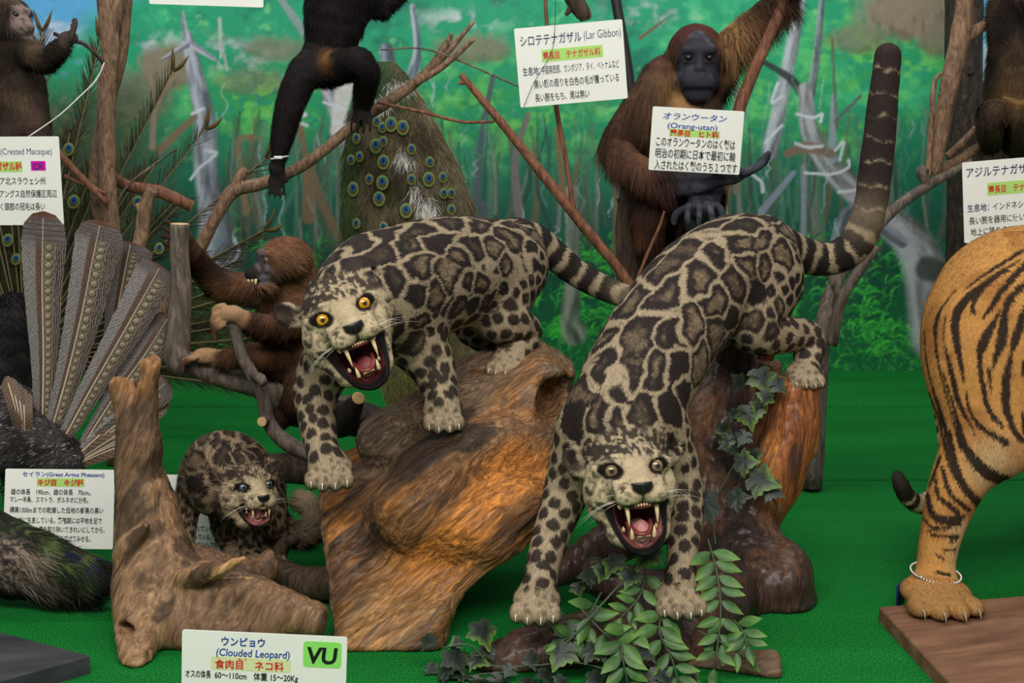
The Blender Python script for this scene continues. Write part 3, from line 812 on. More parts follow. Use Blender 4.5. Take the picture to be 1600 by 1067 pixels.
# ================================================================== the setting: turf, painted wall
def turf_material():
    m, nt, b = nodemat('artificial_turf'); N = nt.nodes; L = nt.links
    tc = N.new('ShaderNodeTexCoord')
    def noise(sc, det, stretch=(1, 1, 1)):
        mp = N.new('ShaderNodeMapping'); mp.inputs['Scale'].default_value = stretch; L.new(tc.outputs['Object'], mp.inputs['Vector'])
        t = N.new('ShaderNodeTexNoise'); t.inputs['Scale'].default_value = sc; t.inputs['Detail'].default_value = det; L.new(mp.outputs['Vector'], t.inputs['Vector']); return t
    a = noise(330, 3, (1, .55, 1)); c = noise(3.0, 4, (.5, 2.2, 1)); w = noise(900, 1)
    r = N.new('ShaderNodeValToRGB'); e = r.color_ramp.elements
    e[0].position = .30; e[0].color = (*lin(2, 68, 20), 1); e[1].position = .66; e[1].color = (*lin(20, 146, 56), 1)
    L.new(a.outputs['Fac'], r.inputs['Fac'])
    mr = N.new('ShaderNodeMapRange'); mr.inputs['From Min'].default_value = .3; mr.inputs['From Max'].default_value = .7; mr.inputs['To Min'].default_value = .84; mr.inputs['To Max'].default_value = 1.1
    L.new(c.outputs['Fac'], mr.inputs['Value'])
    v = N.new('ShaderNodeVectorMath'); v.operation = 'SCALE'; L.new(r.outputs['Color'], v.inputs[0]); L.new(mr.outputs['Result'], v.inputs['Scale'])
    sp = N.new('ShaderNodeMapRange'); sp.inputs['From Min'].default_value = .765; sp.inputs['From Max'].default_value = .79; L.new(w.outputs['Fac'], sp.inputs['Value'])
    mx = N.new('ShaderNodeMix'); mx.data_type = 'RGBA'; L.new(sp.outputs['Result'], mx.inputs['Factor'])
    L.new(v.outputs['Vector'], mx.inputs['A']); mx.inputs['B'].default_value = (.45, .6, .45, 1)
    L.new(mx.outputs['Result'], b.inputs['Base Color'])
    bp = N.new('ShaderNodeBump'); bp.inputs['Strength'].default_value = .9; bp.inputs['Distance'].default_value = .006
    L.new(a.outputs['Fac'], bp.inputs['Height']); L.new(bp.outputs['Normal'], b.inputs['Normal'])
    b.inputs['Roughness'].default_value = .85; b.inputs['Specular IOR Level'].default_value = .15
    return m

def build_floor():
    seams = [FL(1350, 750)[1], FL(1350, 636)[1], FL(1350, 1100)[1]]
    ys = [1.2, 5.45]
    for s in seams: ys += [s - .006, s - .002, s + .002, s + .006]
    ys = sorted(ys); zs = []
    for y in ys:
        d = min(abs(y - s) for s in seams); zs.append(-.012 if d < .0035 else 0.0)
    V = []; F = []
    for y, z in zip(ys, zs): V += [[-3.2, y, z], [3.2, y, z]]
    for i in range(len(ys) - 1): F.append([2 * i, 2 * i + 1, 2 * i + 3, 2 * i + 2])
    tag(mesh('floor', V, np.array(F), turf_material(), smooth=False), kind='structure')

# ---- the jungle mural is painted stroke by stroke onto a canvas array, then onto the wall's own vertices
X0, Y0, STEP = -330, -330, 2.0
CW, CH = 1130, 470
class Canvas:
    def __init__(s):
        s.A = np.zeros((CH, CW, 3)); yy, xx = np.mgrid[0:CH, 0:CW]
        s.x = X0 + xx * STEP; s.y = Y0 + yy * STEP
    def noise(s, sx, sy, seed, octv=4):
        p = np.column_stack([s.x.ravel() / sx, s.y.ravel() / sy, np.full(s.x.size, seed * 3.7)])
        return fbm(p, octv, seed).reshape(CH, CW)
    def over(s, rgb, m): s.A = s.A * (1 - m[..., None]) + lin(*rgb) * m[..., None]
    def stroke(s, pts, w, rgb, alpha=.9, hl=None, seed=0, n=None, tex=.25):
        pts = np.asarray(pts, float); w = np.asarray(w, float)
        if w.ndim == 0: w = np.full(len(pts), float(w))
        L = np.linalg.norm(np.diff(pts, axis=0), axis=1).sum(); n = n or int(max(4, L / max(1.5, w.min() * .3)))
        Q = resample(np.column_stack([pts, w]), n)
        c0 = lin(*rgb); ch = lin(*hl) if hl else None
        i0 = max(0, int((Q[:, 0].min() - w.max() - X0) / STEP) - 1); i1 = min(CW, int((Q[:, 0].max() + w.max() - X0) / STEP) + 2)
        j0 = max(0, int((Q[:, 1].min() - w.max() - Y0) / STEP) - 1); j1 = min(CH, int((Q[:, 1].max() + w.max() - Y0) / STEP) + 2)
        if i1 <= i0 or j1 <= j0: return
        x = s.x[j0:j1, i0:i1]; y = s.y[j0:j1, i0:i1]
        best = np.full(x.shape, 9.0); u = np.zeros(x.shape)
        T = unit(np.gradient(Q[:, :2], axis=0))
        for k in range(n):
            h = max(Q[k, 2] * .5, .8)
            a0 = max(0, int((Q[k, 0] - h * 1.4 - X0) / STEP) - i0); a1 = int((Q[k, 0] + h * 1.4 - X0) / STEP) + 2 - i0
            b0 = max(0, int((Q[k, 1] - h * 1.4 - Y0) / STEP) - j0); b1 = int((Q[k, 1] + h * 1.4 - Y0) / STEP) + 2 - j0
            if a1 <= 0 or b1 <= 0: continue
            dx = x[b0:b1, a0:a1] - Q[k, 0]; dy = y[b0:b1, a0:a1] - Q[k, 1]
            d = np.sqrt(dx * dx + dy * dy) / h
            uu = (dx * -T[k, 1] + dy * T[k, 0]) / h
            B = best[b0:b1, a0:a1]; m = d < B
            B[m] = d[m]; u[b0:b1, a0:a1][m] = uu[m]
        a = sstep(1.25, .75, best) * alpha
        c = np.broadcast_to(c0, x.shape + (3,)).copy()
        if ch is not None:
            p = np.column_stack([(u * 2.2).ravel(), (y / 40).ravel(), np.full(u.size, seed)])
            t = fbm(p, 3, seed + 5).reshape(u.shape)
            c = mixc(c, ch, sstep(-.2, .5, t + .5 * u)); c = mixc(c, c0 * .45, sstep(.1, .6, -t + .5 * -u))
        s.A[j0:j1, i0:i1] = s.A[j0:j1, i0:i1] * (1 - a[..., None]) + c * a[..., None]

def paint_jungle():
    K = Canvas(); x, y = K.x, K.y; r = np.random.default_rng(8)
    n1 = K.noise(90, 70, 1); n2 = K.noise(26, 22, 2); n3 = K.noise(12, 9, 3, 3); n4 = K.noise(200, 120, 4, 3); n5 = K.noise(7, 30, 6, 3)
    # sky and canopy
    g = np.zeros(x.shape + (3,))
    stops = [(-330, (34, 150, 112)), (60, (30, 154, 112)), (170, (30, 148, 104)), (250, (24, 116, 88)), (340, (18, 86, 70)), (430, (14, 84, 58)), (520, (14, 92, 54)), (600, (18, 104, 56))]
    for c in range(3): g[..., c] = np.interp(y, [a for a, _ in stops], [lin(*b)[c] for _, b in stops])
    K.A = g
    can = sstep(330, 160, y)
    K.over((64, 186, 128), .7 * can * sstep(.05, .4, n1 + .6 * n2))
    K.over((10, 112, 92), .75 * can * sstep(.1, .4, -n1 + .5 * n2))
    K.over((120, 200, 130), .55 * can * sstep(.30, .55, n2 + .5 * n3))
    yel = np.maximum(np.exp(-((x - 400) / 110) ** 2 - ((y - 155) / 60) ** 2), np.exp(-((x - 1370) / 130) ** 2 - ((y - 95) / 70) ** 2))
    yel = np.maximum(yel, np.maximum(.7 * np.exp(-((x - 760) / 130) ** 2 - ((y - 150) / 60) ** 2), .7 * np.exp(-((x - 1180) / 60) ** 2 - ((y - 150) / 80) ** 2)))
    yel = np.maximum(yel, .8 * np.exp(-((x - 800) / 150) ** 2 - ((y - 190) / 55) ** 2)); yel = np.maximum(yel, .6 * np.exp(-((x - 1330) / 120) ** 2 - ((y - 190) / 60) ** 2))
    K.over((104, 196, 84), .9 * yel * sstep(-.15, .25, n2 + .4 * n3))
    K.over((60, 165, 70), .6 * yel * sstep(.0, .4, -n3))
    # lavender light between the crowns
    lav = np.maximum(np.exp(-((x - 350) / 70) ** 2 - ((y - 88) / 22) ** 2), np.exp(-((x - 250) / 40) ** 2 - ((y - 72) / 20) ** 2))
    lav = np.maximum(lav, .8 * np.exp(-((x - 1010) / 60) ** 2 - ((y - 20) / 20) ** 2)); lav = np.maximum(lav, .9 * np.exp(-((x - 720) / 60) ** 2 - ((y - 30) / 16) ** 2))
    K.over((196, 200, 214), .9 * lav * sstep(-.1, .25, n2))
    # brown hills
    for cx, cy, sx, sy, a in ((262, 105, 50, 34, .9), (215, 150, 60, 45, .6), (430, 78, 50, 18, .55), (740, 78, 60, 22, .7), (1420, 20, 80, 46, 1.0), (1340, 62, 50, 24, .6), (1470, 60, 40, 30, .8), (395, 130, 60, 20, .4)):
        K.over((112, 100, 80), a * sstep(.25, .6, np.exp(-((x - cx) / sx) ** 2 - ((y - cy) / sy) ** 2) + .25 * n2))
        K.over((150, 140, 122), .5 * a * sstep(.3, .6, np.exp(-((x - cx) / sx) ** 2 - ((y - cy + 8) / sy) ** 2) * (1 + n5)))
    # sky at both ends
    sk = sstep(40, -30, (x - 120) * .55 + (y - 40) + 30 * n1) + sstep(1520, 1550, x + 10 * n2) * sstep(420, 350, y); sk = np.clip(sk, 0, 1)
    K.over((88, 168, 218), sk); K.over((206, 214, 230), sk * sstep(.0, .35, K.noise(70, 45, 12) + .004 * (y - 20)))
    K.over((120, 150, 214), .8 * sstep(-.1, .3, n2) * np.exp(-((x - 85) / 50) ** 2 - ((y - 95) / 30) ** 2))
    # dusky undergrowth at the left
    du = sstep(300, 180, x) * sstep(95, 190, y); K.over((58, 66, 46), .85 * du); K.over((34, 44, 34), .6 * du * sstep(0, .4, n1)); K.over((96, 100, 62), .5 * du * sstep(.1, .4, n3))
    # dim depth of the wood with pale shafts
    for i in range(240):
        px = r.uniform(330, 1480); y0 = r.uniform(170, 260); y1 = r.uniform(330, 440); w = r.uniform(2.5, 8)
        c = [(104, 92, 66), (84, 92, 74), (40, 84, 72), (24, 64, 58), (122, 124, 118), (70, 118, 96)][r.integers(6)]
        K.stroke([(px, y0), (px + r.normal(0, 8), (y0 + y1) / 2), (px + r.normal(0, 8), y1)], [w * .7, w, w * 1.2], c, r.uniform(.35, .8))
    K.over((10, 60, 50), .55 * sstep(360, 410, y) * sstep(470, 420, y + 20 * n2))
    # leaf masses and ferns of the floor
    for i in range(1500):
        px = r.uniform(300, 1500); py = r.uniform(370, 585); t = (py - 370) / 215
        a = r.normal(-1.57, .8); L = r.uniform(8, 26)
        c = [(36, 150, 62), (58, 186, 66), (22, 110, 62), (20, 128, 48), (96, 206, 74), (12, 78, 52)][r.integers(6)]
        K.stroke([(px, py), (px + math.cos(a) * L * .6, py + math.sin(a) * L * .6), (px + math.cos(a + .4) * L, py + math.sin(a + .3) * L)], [2.5, 4.0, 1.2], c, r.uniform(.3, .85), n=7)
    for i in range(60):          # bright fern crowns
        px = r.choice([r.uniform(860, 1000), r.uniform(1320, 1480), r.uniform(420, 520), r.uniform(880, 1480)]); py = r.uniform(400, 560)
        for k in range(8):
            a = -1.57 + (k - 3.5) * .36; L = r.uniform(22, 44)
            K.stroke([(px, py), (px + math.cos(a) * L * .6, py + math.sin(a) * L * .7), (px + math.cos(a) * L * 1.1, py + math.sin(a) * L * .6 + 5)], [3, 4, 1.5], (72, 200, 70) if k % 2 else (40, 160, 60), .8, n=9)
    for i in range(420):         # grass hatch along the bottom
        px = r.uniform(850, 1500); py = r.uniform(520, 590); L = r.uniform(10, 26); a = r.choice([-.9, -2.2]) + r.normal(0, .25)
        K.stroke([(px, py), (px + math.cos(a) * L, py + math.sin(a) * L)], [2.2, 1.4], (70, 190, 64) if r.random() < .5 else (26, 124, 60), .7, n=8)
    # trunks
    G = (124, 128, 142); H = (176, 180, 196); Bn = (120, 98, 72)
    T = [([(292, 55), (306, 120), (320, 190), (322, 260), (332, 330), (345, 400)], [16, 26, 34, 36, 42, 66], G, H),
         ([(300, 70), (335, 92)], [12, 6], G, H), ([(292, 70), (255, 92)], [10, 5], G, H), ([(290, 60), (285, 20)], [10, 5], G, H),
         ([(228, 100), (240, 150), (238, 230)], [6, 8, 10], (134, 122, 104), None), ([(275, 110), (252, 150), (240, 170)], [9, 8, 8], (140, 122, 98), None),
         ([(305, 182), (280, 205), (250, 235)], [9, 12, 14], (122, 102, 78), None),
         ([(505, 105), (520, 150), (545, 215), (560, 280), (575, 390)], [22, 28, 32, 40, 54], (118, 112, 128), (186, 182, 192)),
         ([(645, 10), (652, 80), (640, 160), (650, 330)], [9, 13, 26, 34], (112, 122, 140), H), ([(604, 78), (612, 130)], [22, 26], (96, 104, 122), (150, 150, 170)),
         ([(440, 0), (475, 50)], [10, 14], (130, 150, 150), None),
         ([(345, 90), (343, 30)], [4, 6], (170, 185, 180), None), ([(345, 60), (355, 110)], [4, 4], (160, 170, 170), None),
         ([(470, 200), (478, 260), (482, 340)], [10, 12, 20], Bn, None), ([(400, 215), (372, 225), (385, 330)], [9, 9, 12], (128, 108, 80), None),
         ([(485, 250), (500, 310), (530, 370)], [9, 14, 14], (116, 96, 74), None),
         ([(770, 120), (755, 200), (745, 300), (757, 330)], [8, 10, 12, 16], (76, 88, 96), None), ([(825, 180), (805, 250), (812, 345)], [9, 12, 15], (112, 106, 106), None),
         ([(893, 300), (896, 420), (892, 500), (898, 520)], [22, 24, 30, 38], (108, 116, 110), (150, 150, 138)), ([(965, 250), (968, 420)], [16, 22], (104, 96, 78), None),
         ([(870, 200), (880, 300)], [8, 10], Bn, None), ([(1150, 60), (1150, 300)], [7, 10], (120, 110, 90), None),
         ([(1255, -40), (1240, 60), (1222, 150), (1204, 236)], [16, 20, 22, 26], (138, 142, 152), (184, 188, 200)),
         ([(1286, -20), (1276, 90), (1266, 150)], [9, 12, 14], (96, 104, 118), (150, 155, 165)), ([(1192, 96), (1236, 124), (1262, 160)], [8, 13, 18], (40, 40, 48), None),
         ([(1258, 140), (1266, 205), (1300, 262), (1352, 312), (1420, 372), (1450, 430), (1470, 520)], [22, 28, 34, 42, 56, 70, 90], (124, 122, 124), (176, 176, 186)),
         ([(1302, 150), (1300, 250)], [6, 14], (140, 148, 164), None), ([(1300, 240), (1260, 230), (1230, 240)], [14, 18, 12], (120, 98, 82), None),
         ([(1240, 270), (1190, 330)], [8, 12], (130, 140, 160), None), ([(1305, 190), (1345, 150)], [5, 5], (90, 96, 100), None),
         ([(1410, 380), (1330, 330), (1300, 420)], [16, 18, 22], (96, 104, 116), (150, 160, 176)), ([(1450, 420), (1500, 430)], [40, 20], (60, 66, 60), None),
         ([(1255, 260), (1256, 400)], [7, 9], (128, 140, 150), None), ([(1300, 60), (1305, 150), (1308, 200)], [4, 5, 6], (92, 98, 80), None),
         ([(1000, 60), (1040, 30)], [5, 3], (120, 70, 50), None)]
    for k, (p, w, c, h) in enumerate(T): K.stroke(p, w, c, .93, h, k)
    K.stroke([(552, 40), (546, 90), (536, 150), (524, 205)], [18, 26, 26, 16], (206, 206, 202), .9, None, 91)
    # creepers winding down
    for i in range(150):
        px = r.uniform(330, 1480); py = r.uniform(110, 380); L = r.uniform(20, 80); k = r.uniform(1, 5); n = 7
        t = np.linspace(0, 1, n); pts = np.column_stack([px + k * np.sin(t * r.uniform(5, 12) + i) + r.normal(0, 6) * t, py + t * L])
        K.stroke(pts, [1.4, 2.0, 2.6, 2.0, 2.6, 2, 1.2], (170, 196, 198) if r.random() < .5 else (92, 150, 132), r.uniform(.25, .7))
    for p in ([(1245, 178), (1270, 184), (1284, 178), (1282, 190)], [(1243, 224), (1262, 230), (1285, 228)], [(1196, 222), (1210, 208), (1222, 196)], [(1215, 130), (1206, 160), (1222, 150)],
              [(1258, 270), (1300, 272), (1325, 262), (1326, 250)], [(1310, 300), (1350, 296)], [(1305, 235), (1318, 222), (1312, 250)], [(1172, 270), (1190, 285), (1192, 300)],
              [(318, 170), (300, 178)], [(320, 235), (338, 240), (312, 262), (298, 280)], [(445, 160), (478, 180), (440, 182), (480, 196)], [(506, 160), (540, 170)], [(520, 190), (552, 200)], [(330, 400), (352, 420), (372, 396), (366, 372)]):
        K.stroke(p, [4.5] * len(p), (204, 210, 222), .9)
    # fine canvas and brush breakup
    K.A *= (1 + .10 * n3 + .10 * K.noise(3.2, 3.2, 9, 2))[..., None]
    return np.clip(K.A, 0, 1)

WALLY = 5.37
def build_mural():
    A = paint_jungle()
    nx, nz = 1420, 400
    xs = np.linspace(-3.3, 3.3, nx); zs = np.linspace(0, 1.86, nz)
    X, Z = np.meshgrid(xs, zs)
    V = np.column_stack([X.ravel(), np.full(X.size, WALLY), Z.ravel()])
    px, py = proj(V)
    u = (px - X0) / STEP; u = np.where(u < 0, -u, u); u = np.where(u > CW - 2, 2 * (CW - 2) - u, u); u = np.clip(u, 0, CW - 1.01); v = np.clip((py - Y0) / STEP, 0, CH - 1.01)
    i = u.astype(int); j = v.astype(int); fu = (u - i)[:, None]; fv = (v - j)[:, None]
    col = (A[j, i] * (1 - fu) + A[j, i + 1] * fu) * (1 - fv) + (A[j + 1, i] * (1 - fu) + A[j + 1, i + 1] * fu) * fv
    a = np.arange(nz - 1)[:, None] * nx + np.arange(nx - 1)[None, :]
    F = np.stack([a, a + 1, a + nx + 1, a + nx], -1).reshape(-1, 4)
    o = mesh('wall_back', V, F, colmat('mural_paint', .55, .3, (160, .06), bump=(260, .12)), None, col)
    tag(o, kind='structure')

build_floor(); build_mural()
# ================================================================== wood
def woodmat(name, c1, c2, c3, dirn=(0, 0, 1), scale=60, rough=.6, coat=0, bump=.6, bdist=.006, stretch=9, spec=.3, rings=0):
    """wood grain running along dirn: three browns, tinted by the object's own Col attribute"""
    if name in _M: return _M[name]
    m, nt, b = nodemat(name); N = nt.nodes; L = nt.links
    tc = N.new('ShaderNodeTexCoord'); mp = N.new('ShaderNodeMapping'); mp.vector_type = 'TEXTURE'
    q = Vector(dirn).to_track_quat('Z', 'Y'); mp.inputs['Rotation'].default_value = q.to_euler(); mp.inputs['Scale'].default_value = (1, 1, stretch)
    L.new(tc.outputs['Object'], mp.inputs['Vector'])
    wz = N.new('ShaderNodeTexNoise'); wz.inputs['Scale'].default_value = scale * .18; wz.inputs['Detail'].default_value = 3; L.new(mp.outputs['Vector'], wz.inputs['Vector'])
    ad = N.new('ShaderNodeVectorMath'); ad.operation = 'MULTIPLY_ADD'; L.new(wz.outputs['Color'], ad.inputs[0]); ad.inputs[1].default_value = (.10, .10, .10); L.new(mp.outputs['Vector'], ad.inputs[2])
    t = N.new('ShaderNodeTexNoise'); t.inputs['Scale'].default_value = scale; t.inputs['Detail'].default_value = 6; t.inputs['Roughness'].default_value = .62; L.new(ad.outputs['Vector'], t.inputs['Vector'])
    r = N.new('ShaderNodeValToRGB'); e = r.color_ramp.elements
    e[0].position = .30; e[0].color = (*c1, 1); e[1].position = .72; e[1].color = (*c3, 1); k = e.new(.5); k.color = (*c2, 1)
    L.new(t.outputs['Fac'], r.inputs['Fac'])
    at = N.new('ShaderNodeAttribute'); at.attribute_name = 'Col'
    mx = N.new('ShaderNodeMix'); mx.data_type = 'RGBA'; mx.blend_type = 'MULTIPLY'; mx.inputs['Factor'].default_value = 1
    sc = N.new('ShaderNodeVectorMath'); sc.operation = 'SCALE'; sc.inputs['Scale'].default_value = 2; L.new(at.outputs['Color'], sc.inputs[0])
    L.new(r.outputs['Color'], mx.inputs['A']); L.new(sc.outputs['Vector'], mx.inputs['B']); L.new(mx.outputs['Result'], b.inputs['Base Color'])
    bp = N.new('ShaderNodeBump'); bp.inputs['Strength'].default_value = bump; bp.inputs['Distance'].default_value = bdist
    L.new(t.outputs['Fac'], bp.inputs['Height']); L.new(bp.outputs['Normal'], b.inputs['Normal'])
    b.inputs['Roughness'].default_value = rough; b.inputs['Specular IOR Level'].default_value = spec
    if coat: b.inputs['Coat Weight'].default_value = coat; b.inputs['Coat Roughness'].default_value = .25
    _M[name] = m
    return m

GREYBARK = woodmat('grey_bark', lin(58, 50, 44), lin(96, 84, 74), lin(136, 122, 108), scale=70, stretch=4, bump=.8)
TWIG = woodmat('twig_bark', lin(78, 58, 44), lin(124, 96, 74), lin(164, 134, 106), scale=90, stretch=3, bump=.7)
REDTWIG = woodmat('reddish_bark', lin(66, 40, 28), lin(120, 76, 54), lin(150, 104, 78), scale=80, stretch=4, bump=.6)
DARKBARK = woodmat('dark_bark', lin(22, 17, 14), lin(48, 38, 32), lin(76, 62, 52), scale=55, stretch=3, bump=1.0, bdist=.012)
STUMPBARK = woodmat('stump_bark', lin(34, 26, 20), lin(74, 58, 44), lin(108, 88, 68), scale=60, stretch=6, bump=1, bdist=.01)
CUTWOOD = mat('fresh_cut_wood', lin(206, 168, 116), .7, noise=(60, .15), bump=(200, .2))
PALEWOOD = woodmat('pale_wood', lin(150, 122, 90), lin(186, 156, 118), lin(210, 182, 146), scale=70, stretch=5)

def branch(name, label, limbs, m, cat='branch', cut=None, seg=10, rough=.14, knots=0, seed=0, group=None, parts=()):
    """a branch: limbs = lists of (px,py,Y,rpx). cut = list of limb indices whose far end is a pale sawn face"""
    mb = MB(); base = None; ends = []
    for k, l in enumerate(limbs):
        js = np.array([J(*q) for q in l])
        if base is None: base = js[0, :3]
        V, F = tube(js[:, :3], js[:, 3], seg, max(8, len(l) * 7), rough, seed + k, 26)
        V[:, 2] = np.maximum(V[:, 2], .001)
        tone = .5 * (1 + .25 * fbm(V * 30, 3, seed + k + 3))[:, None]
        mb.add(V, F, np.repeat(tone, 3, 1)); ends.append(js)
    o = mb.build(name, m, loc=base)
    tag(o, label, cat, group)
    for i, whichend in (cut or []):
        js = ends[i]; e = js[-1] if whichend else js[0]; d = unit(js[-1, :3] - js[-2, :3]) if whichend else unit(js[0, :3] - js[1, :3])
        V, F = ball(e[:3] + d * e[3] * .02, (e[3] * .98, e[3] * .98, e[3] * .07), 18, 8, np.array(Vector(d).to_track_quat('Z', 'Y').to_matrix()))
        mesh('sawn_face', V, F, CUTWOOD, o)
    return o

def build_branches():
    # left post tree: two stems side by side
    branch('bare_tree', 'tall bare tree with two pale stems at the left, beside the crested macaque', [
        [(180, 724, 3.95, 15), (178, 540, 3.95, 14), (176, 380, 3.95, 13), (168, 280, 3.95, 14), (166, 160, 3.95, 14), (172, 80, 3.95, 14), (165, 0, 3.95, 14), (160, -90, 3.95, 13)],
        [(160, 365, 4.0, 12), (152, 270, 4.0, 13), (166, 170, 4.0, 12), (186, 90, 4.0, 12), (196, 20, 4.0, 9), (203, -40, 4.0, 8)],
        [(172, 60, 3.95, 11), (184, 10, 3.95, 10), (196, -60, 3.95, 9)]], TWIG, 'tree', seed=1)
    branch('branch', 'thin brown branch slanting behind the macaque sign', [[(-20, 120, 3.9, 5), (40, 180, 3.9, 6), (110, 260, 3.9, 6), (168, 318, 3.9, 5)], [(100, 275, 3.9, 4), (165, 302, 3.9, 3)]], REDTWIG, seed=3)
    branch('branch', 'brown branch lying across to the right of the bare tree', [[(166, 270, 3.98, 9), (200, 290, 4.05, 9), (250, 300, 4.05, 10), (300, 322, 4.05, 9)]], REDTWIG, seed=4, cut=[(0, 1)])
    branch('branch', 'short forked stub standing behind the argus feathers', [[(200, 758, 3.7, 15), (206, 560, 3.7, 13), (212, 420, 3.7, 12), (222, 360, 3.7, 11), (228, 320, 3.7, 10), (238, 296, 3.7, 9)], [(224, 335, 3.7, 8), (214, 318, 3.7, 6)]], TWIG, seed=5)
    branch('twig', 'thin grey twig curving up beside the forked stub', [[(176, 328, 4.0, 2.2), (200, 290, 4.0, 2.4), (240, 258, 4.0, 2.2), (276, 232, 4.0, 1.6)]], GREYBARK, 'twig', seed=6)
    branch('twig', 'short dark twig held in the crested macaque\'s hand', [[(84, 52, 3.6, 3), (105, 62, 3.6, 3.4), (130, 68, 3.6, 3), (150, 85, 3.6, 3), (163, 100, 3.6, 3)]], DARKBARK, 'twig', seed=7)
    # gibbon's branch
    branch('branch', 'long pale branch the black gibbon stands on, forked at its tip', [
        [(205, 728, 3.9, 12), (250, 500, 3.9, 11), (312, 388, 3.9, 10), (340, 335, 3.9, 10), (366, 298, 3.9, 11), (415, 285, 3.9, 10), (480, 254, 3.9, 9), (560, 190, 3.9, 9), (620, 150, 3.9, 9), (668, 112, 3.9, 7), (698, 68, 3.9, 5), (706, 52, 3.9, 3)],
        [(366, 300, 3.9, 9), (374, 278, 3.9, 8), (384, 264, 3.9, 6)], [(650, 128, 3.9, 6), (690, 92, 3.9, 5), (740, 34, 3.9, 3)], [(650, 130, 3.88, 5.5), (692, 104, 3.86, 5), (740, 62, 3.84, 3.5)]], TWIG, seed=11)
    branch('branch', 'straight reddish branch slanting down towards the leopard tails', [[(720, 116, 3.75, 5), (790, 200, 3.75, 7), (850, 275, 3.75, 8), (905, 345, 3.75, 8.5), (985, 446, 3.75, 8), (1040, 560, 3.75, 9), (1090, 750, 3.75, 11)], [(728, 128, 3.75, 4), (716, 130, 3.75, 2.5)]], REDTWIG, seed=12)
    branch('twig', 'thin twig joining the pale branch to the reddish branch', [[(590, 160, 3.85, 2.2), (660, 175, 3.82, 2.6), (720, 190, 3.8, 2.4), (772, 190, 3.78, 2)]], REDTWIG, 'twig', seed=13)
    branch('twig', 'wiry twig arching behind the lar gibbon sign', [[(596, 78, 3.9, 1.2), (660, 76, 3.88, 1.5), (720, 96, 3.85, 1.5), (780, 122, 3.8, 1.5), (826, 142, 3.75, 1.2)]], GREYBARK, 'twig', seed=14)
    branch('branch', 'thin upright branch below the lar gibbon sign', [[(850, -40, 3.75, 2.6), (856, 60, 3.75, 3), (868, 160, 3.75, 4), (886, 260, 3.75, 4), (896, 330, 3.75, 5)]], REDTWIG, seed=15)
    # orangutan's pole and black post
    branch('pole', 'smooth brown pole gripped by the raised orangutan arm', [[(1238, -50, 4.0, 9), (1222, 8, 4.0, 9), (1195, 72, 4.0, 9), (1170, 130, 4.0, 9.5), (1150, 190, 4.0, 10), (1128, 300, 4.02, 10), (1096, 520, 4.04, 11), (1080, 708, 4.05, 12)]], REDTWIG, 'pole', seed=16, rough=.05)
    branch('post', 'slim black post beside the lar gibbon sign', [[(954, -60, 4.36, 8), (964, 10, 4.36, 8), (984, 130, 4.36, 8), (1000, 300, 4.36, 8), (1012, 520, 4.36, 9), (1014, 674, 4.36, 9)]], mat('black_post', lin(30, 28, 28), .5), 'post', rough=.02)
    # trunks under the orangutan
    branch('tree_stump', 'dark forked tree stump the orangutan sits on', [
        [(992, 704, 4.1, 30), (985, 440, 4.1, 22), (980, 380, 4.1, 19), (985, 310, 4.1, 19), (995, 292, 4.1, 21)], [(1052, 702, 4.12, 50), (1045, 450, 4.12, 36), (1042, 360, 4.12, 32), (1050, 318, 4.12, 30)],
        [(985, 380, 4.1, 12), (1010, 400, 4.1, 12), (1040, 420, 4.12, 12)], [(978, 322, 4.1, 9), (968, 308, 4.1, 6)]], STUMPBARK, 'tree stump', seg=16, rough=.22, seed=17)
    branch('twig', 'thin bare twig rising in front of the orangutan\'s stump', [[(990, 450, 3.7, 2.4), (1010, 400, 3.7, 2.6), (1030, 355, 3.7, 2.4), (1038, 330, 3.7, 1.6)]], REDTWIG, 'twig', seed=18)
    branch('branch', 'broken branch end hanging above the lar gibbon sign', [[(880, -40, 3.95, 14), (898, 0, 3.95, 14), (912, 22, 3.95, 12), (915, 32, 3.95, 8)], [(894, 10, 3.95, 6), (884, 24, 3.95, 3)]], STUMPBARK, seed=19)
    # right-hand tree
    branch('bare_tree', 'pale bare tree forking upwards at the right, beside the dark trunk', [
        [(1457, 272, 4.0, 14), (1468, 215, 4.0, 14), (1485, 130, 4.0, 15), (1500, 60, 4.0, 16), (1508, 0, 4.0, 14), (1512, -60, 4.0, 14)],
        [(1500, 62, 4.0, 13), (1530, 45, 4.0, 9), (1562, 20, 4.0, 6), (1590, -6, 4.0, 5)], [(1450, 280, 3.97, 5), (1455, 200, 3.97, 4.5), (1460, 130, 3.97, 4), (1475, 112, 3.97, 2)]], TWIG, 'tree', cut=[(0, 0)], seed=20)
    branch('branch', 'long grey branch slanting down from the agile gibbon behind the leopard tail', [
        [(1520, 252, 3.95, 6), (1450, 290, 3.95, 8), (1400, 325, 3.95, 9), (1350, 378, 3.9, 10), (1312, 430, 3.85, 11), (1290, 490, 3.8, 13), (1282, 560, 3.75, 14), (1268, 764, 3.68, 17)], [(1450, 288, 3.95, 8), (1440, 270, 3.95, 9), (1446, 262, 3.95, 8)]], GREYBARK, seed=21)
    branch('branch', 'brown branch the agile gibbon sits on', [[(1460, 272, 4.05, 10), (1500, 250, 4.05, 9), (1535, 230, 4.05, 9), (1575, 240, 4.05, 8), (1640, 232, 4.05, 8)], [(1480, 245, 4.05, 6), (1505, 222, 4.05, 6), (1525, 200, 4.05, 5)]], TWIG, seed=22)
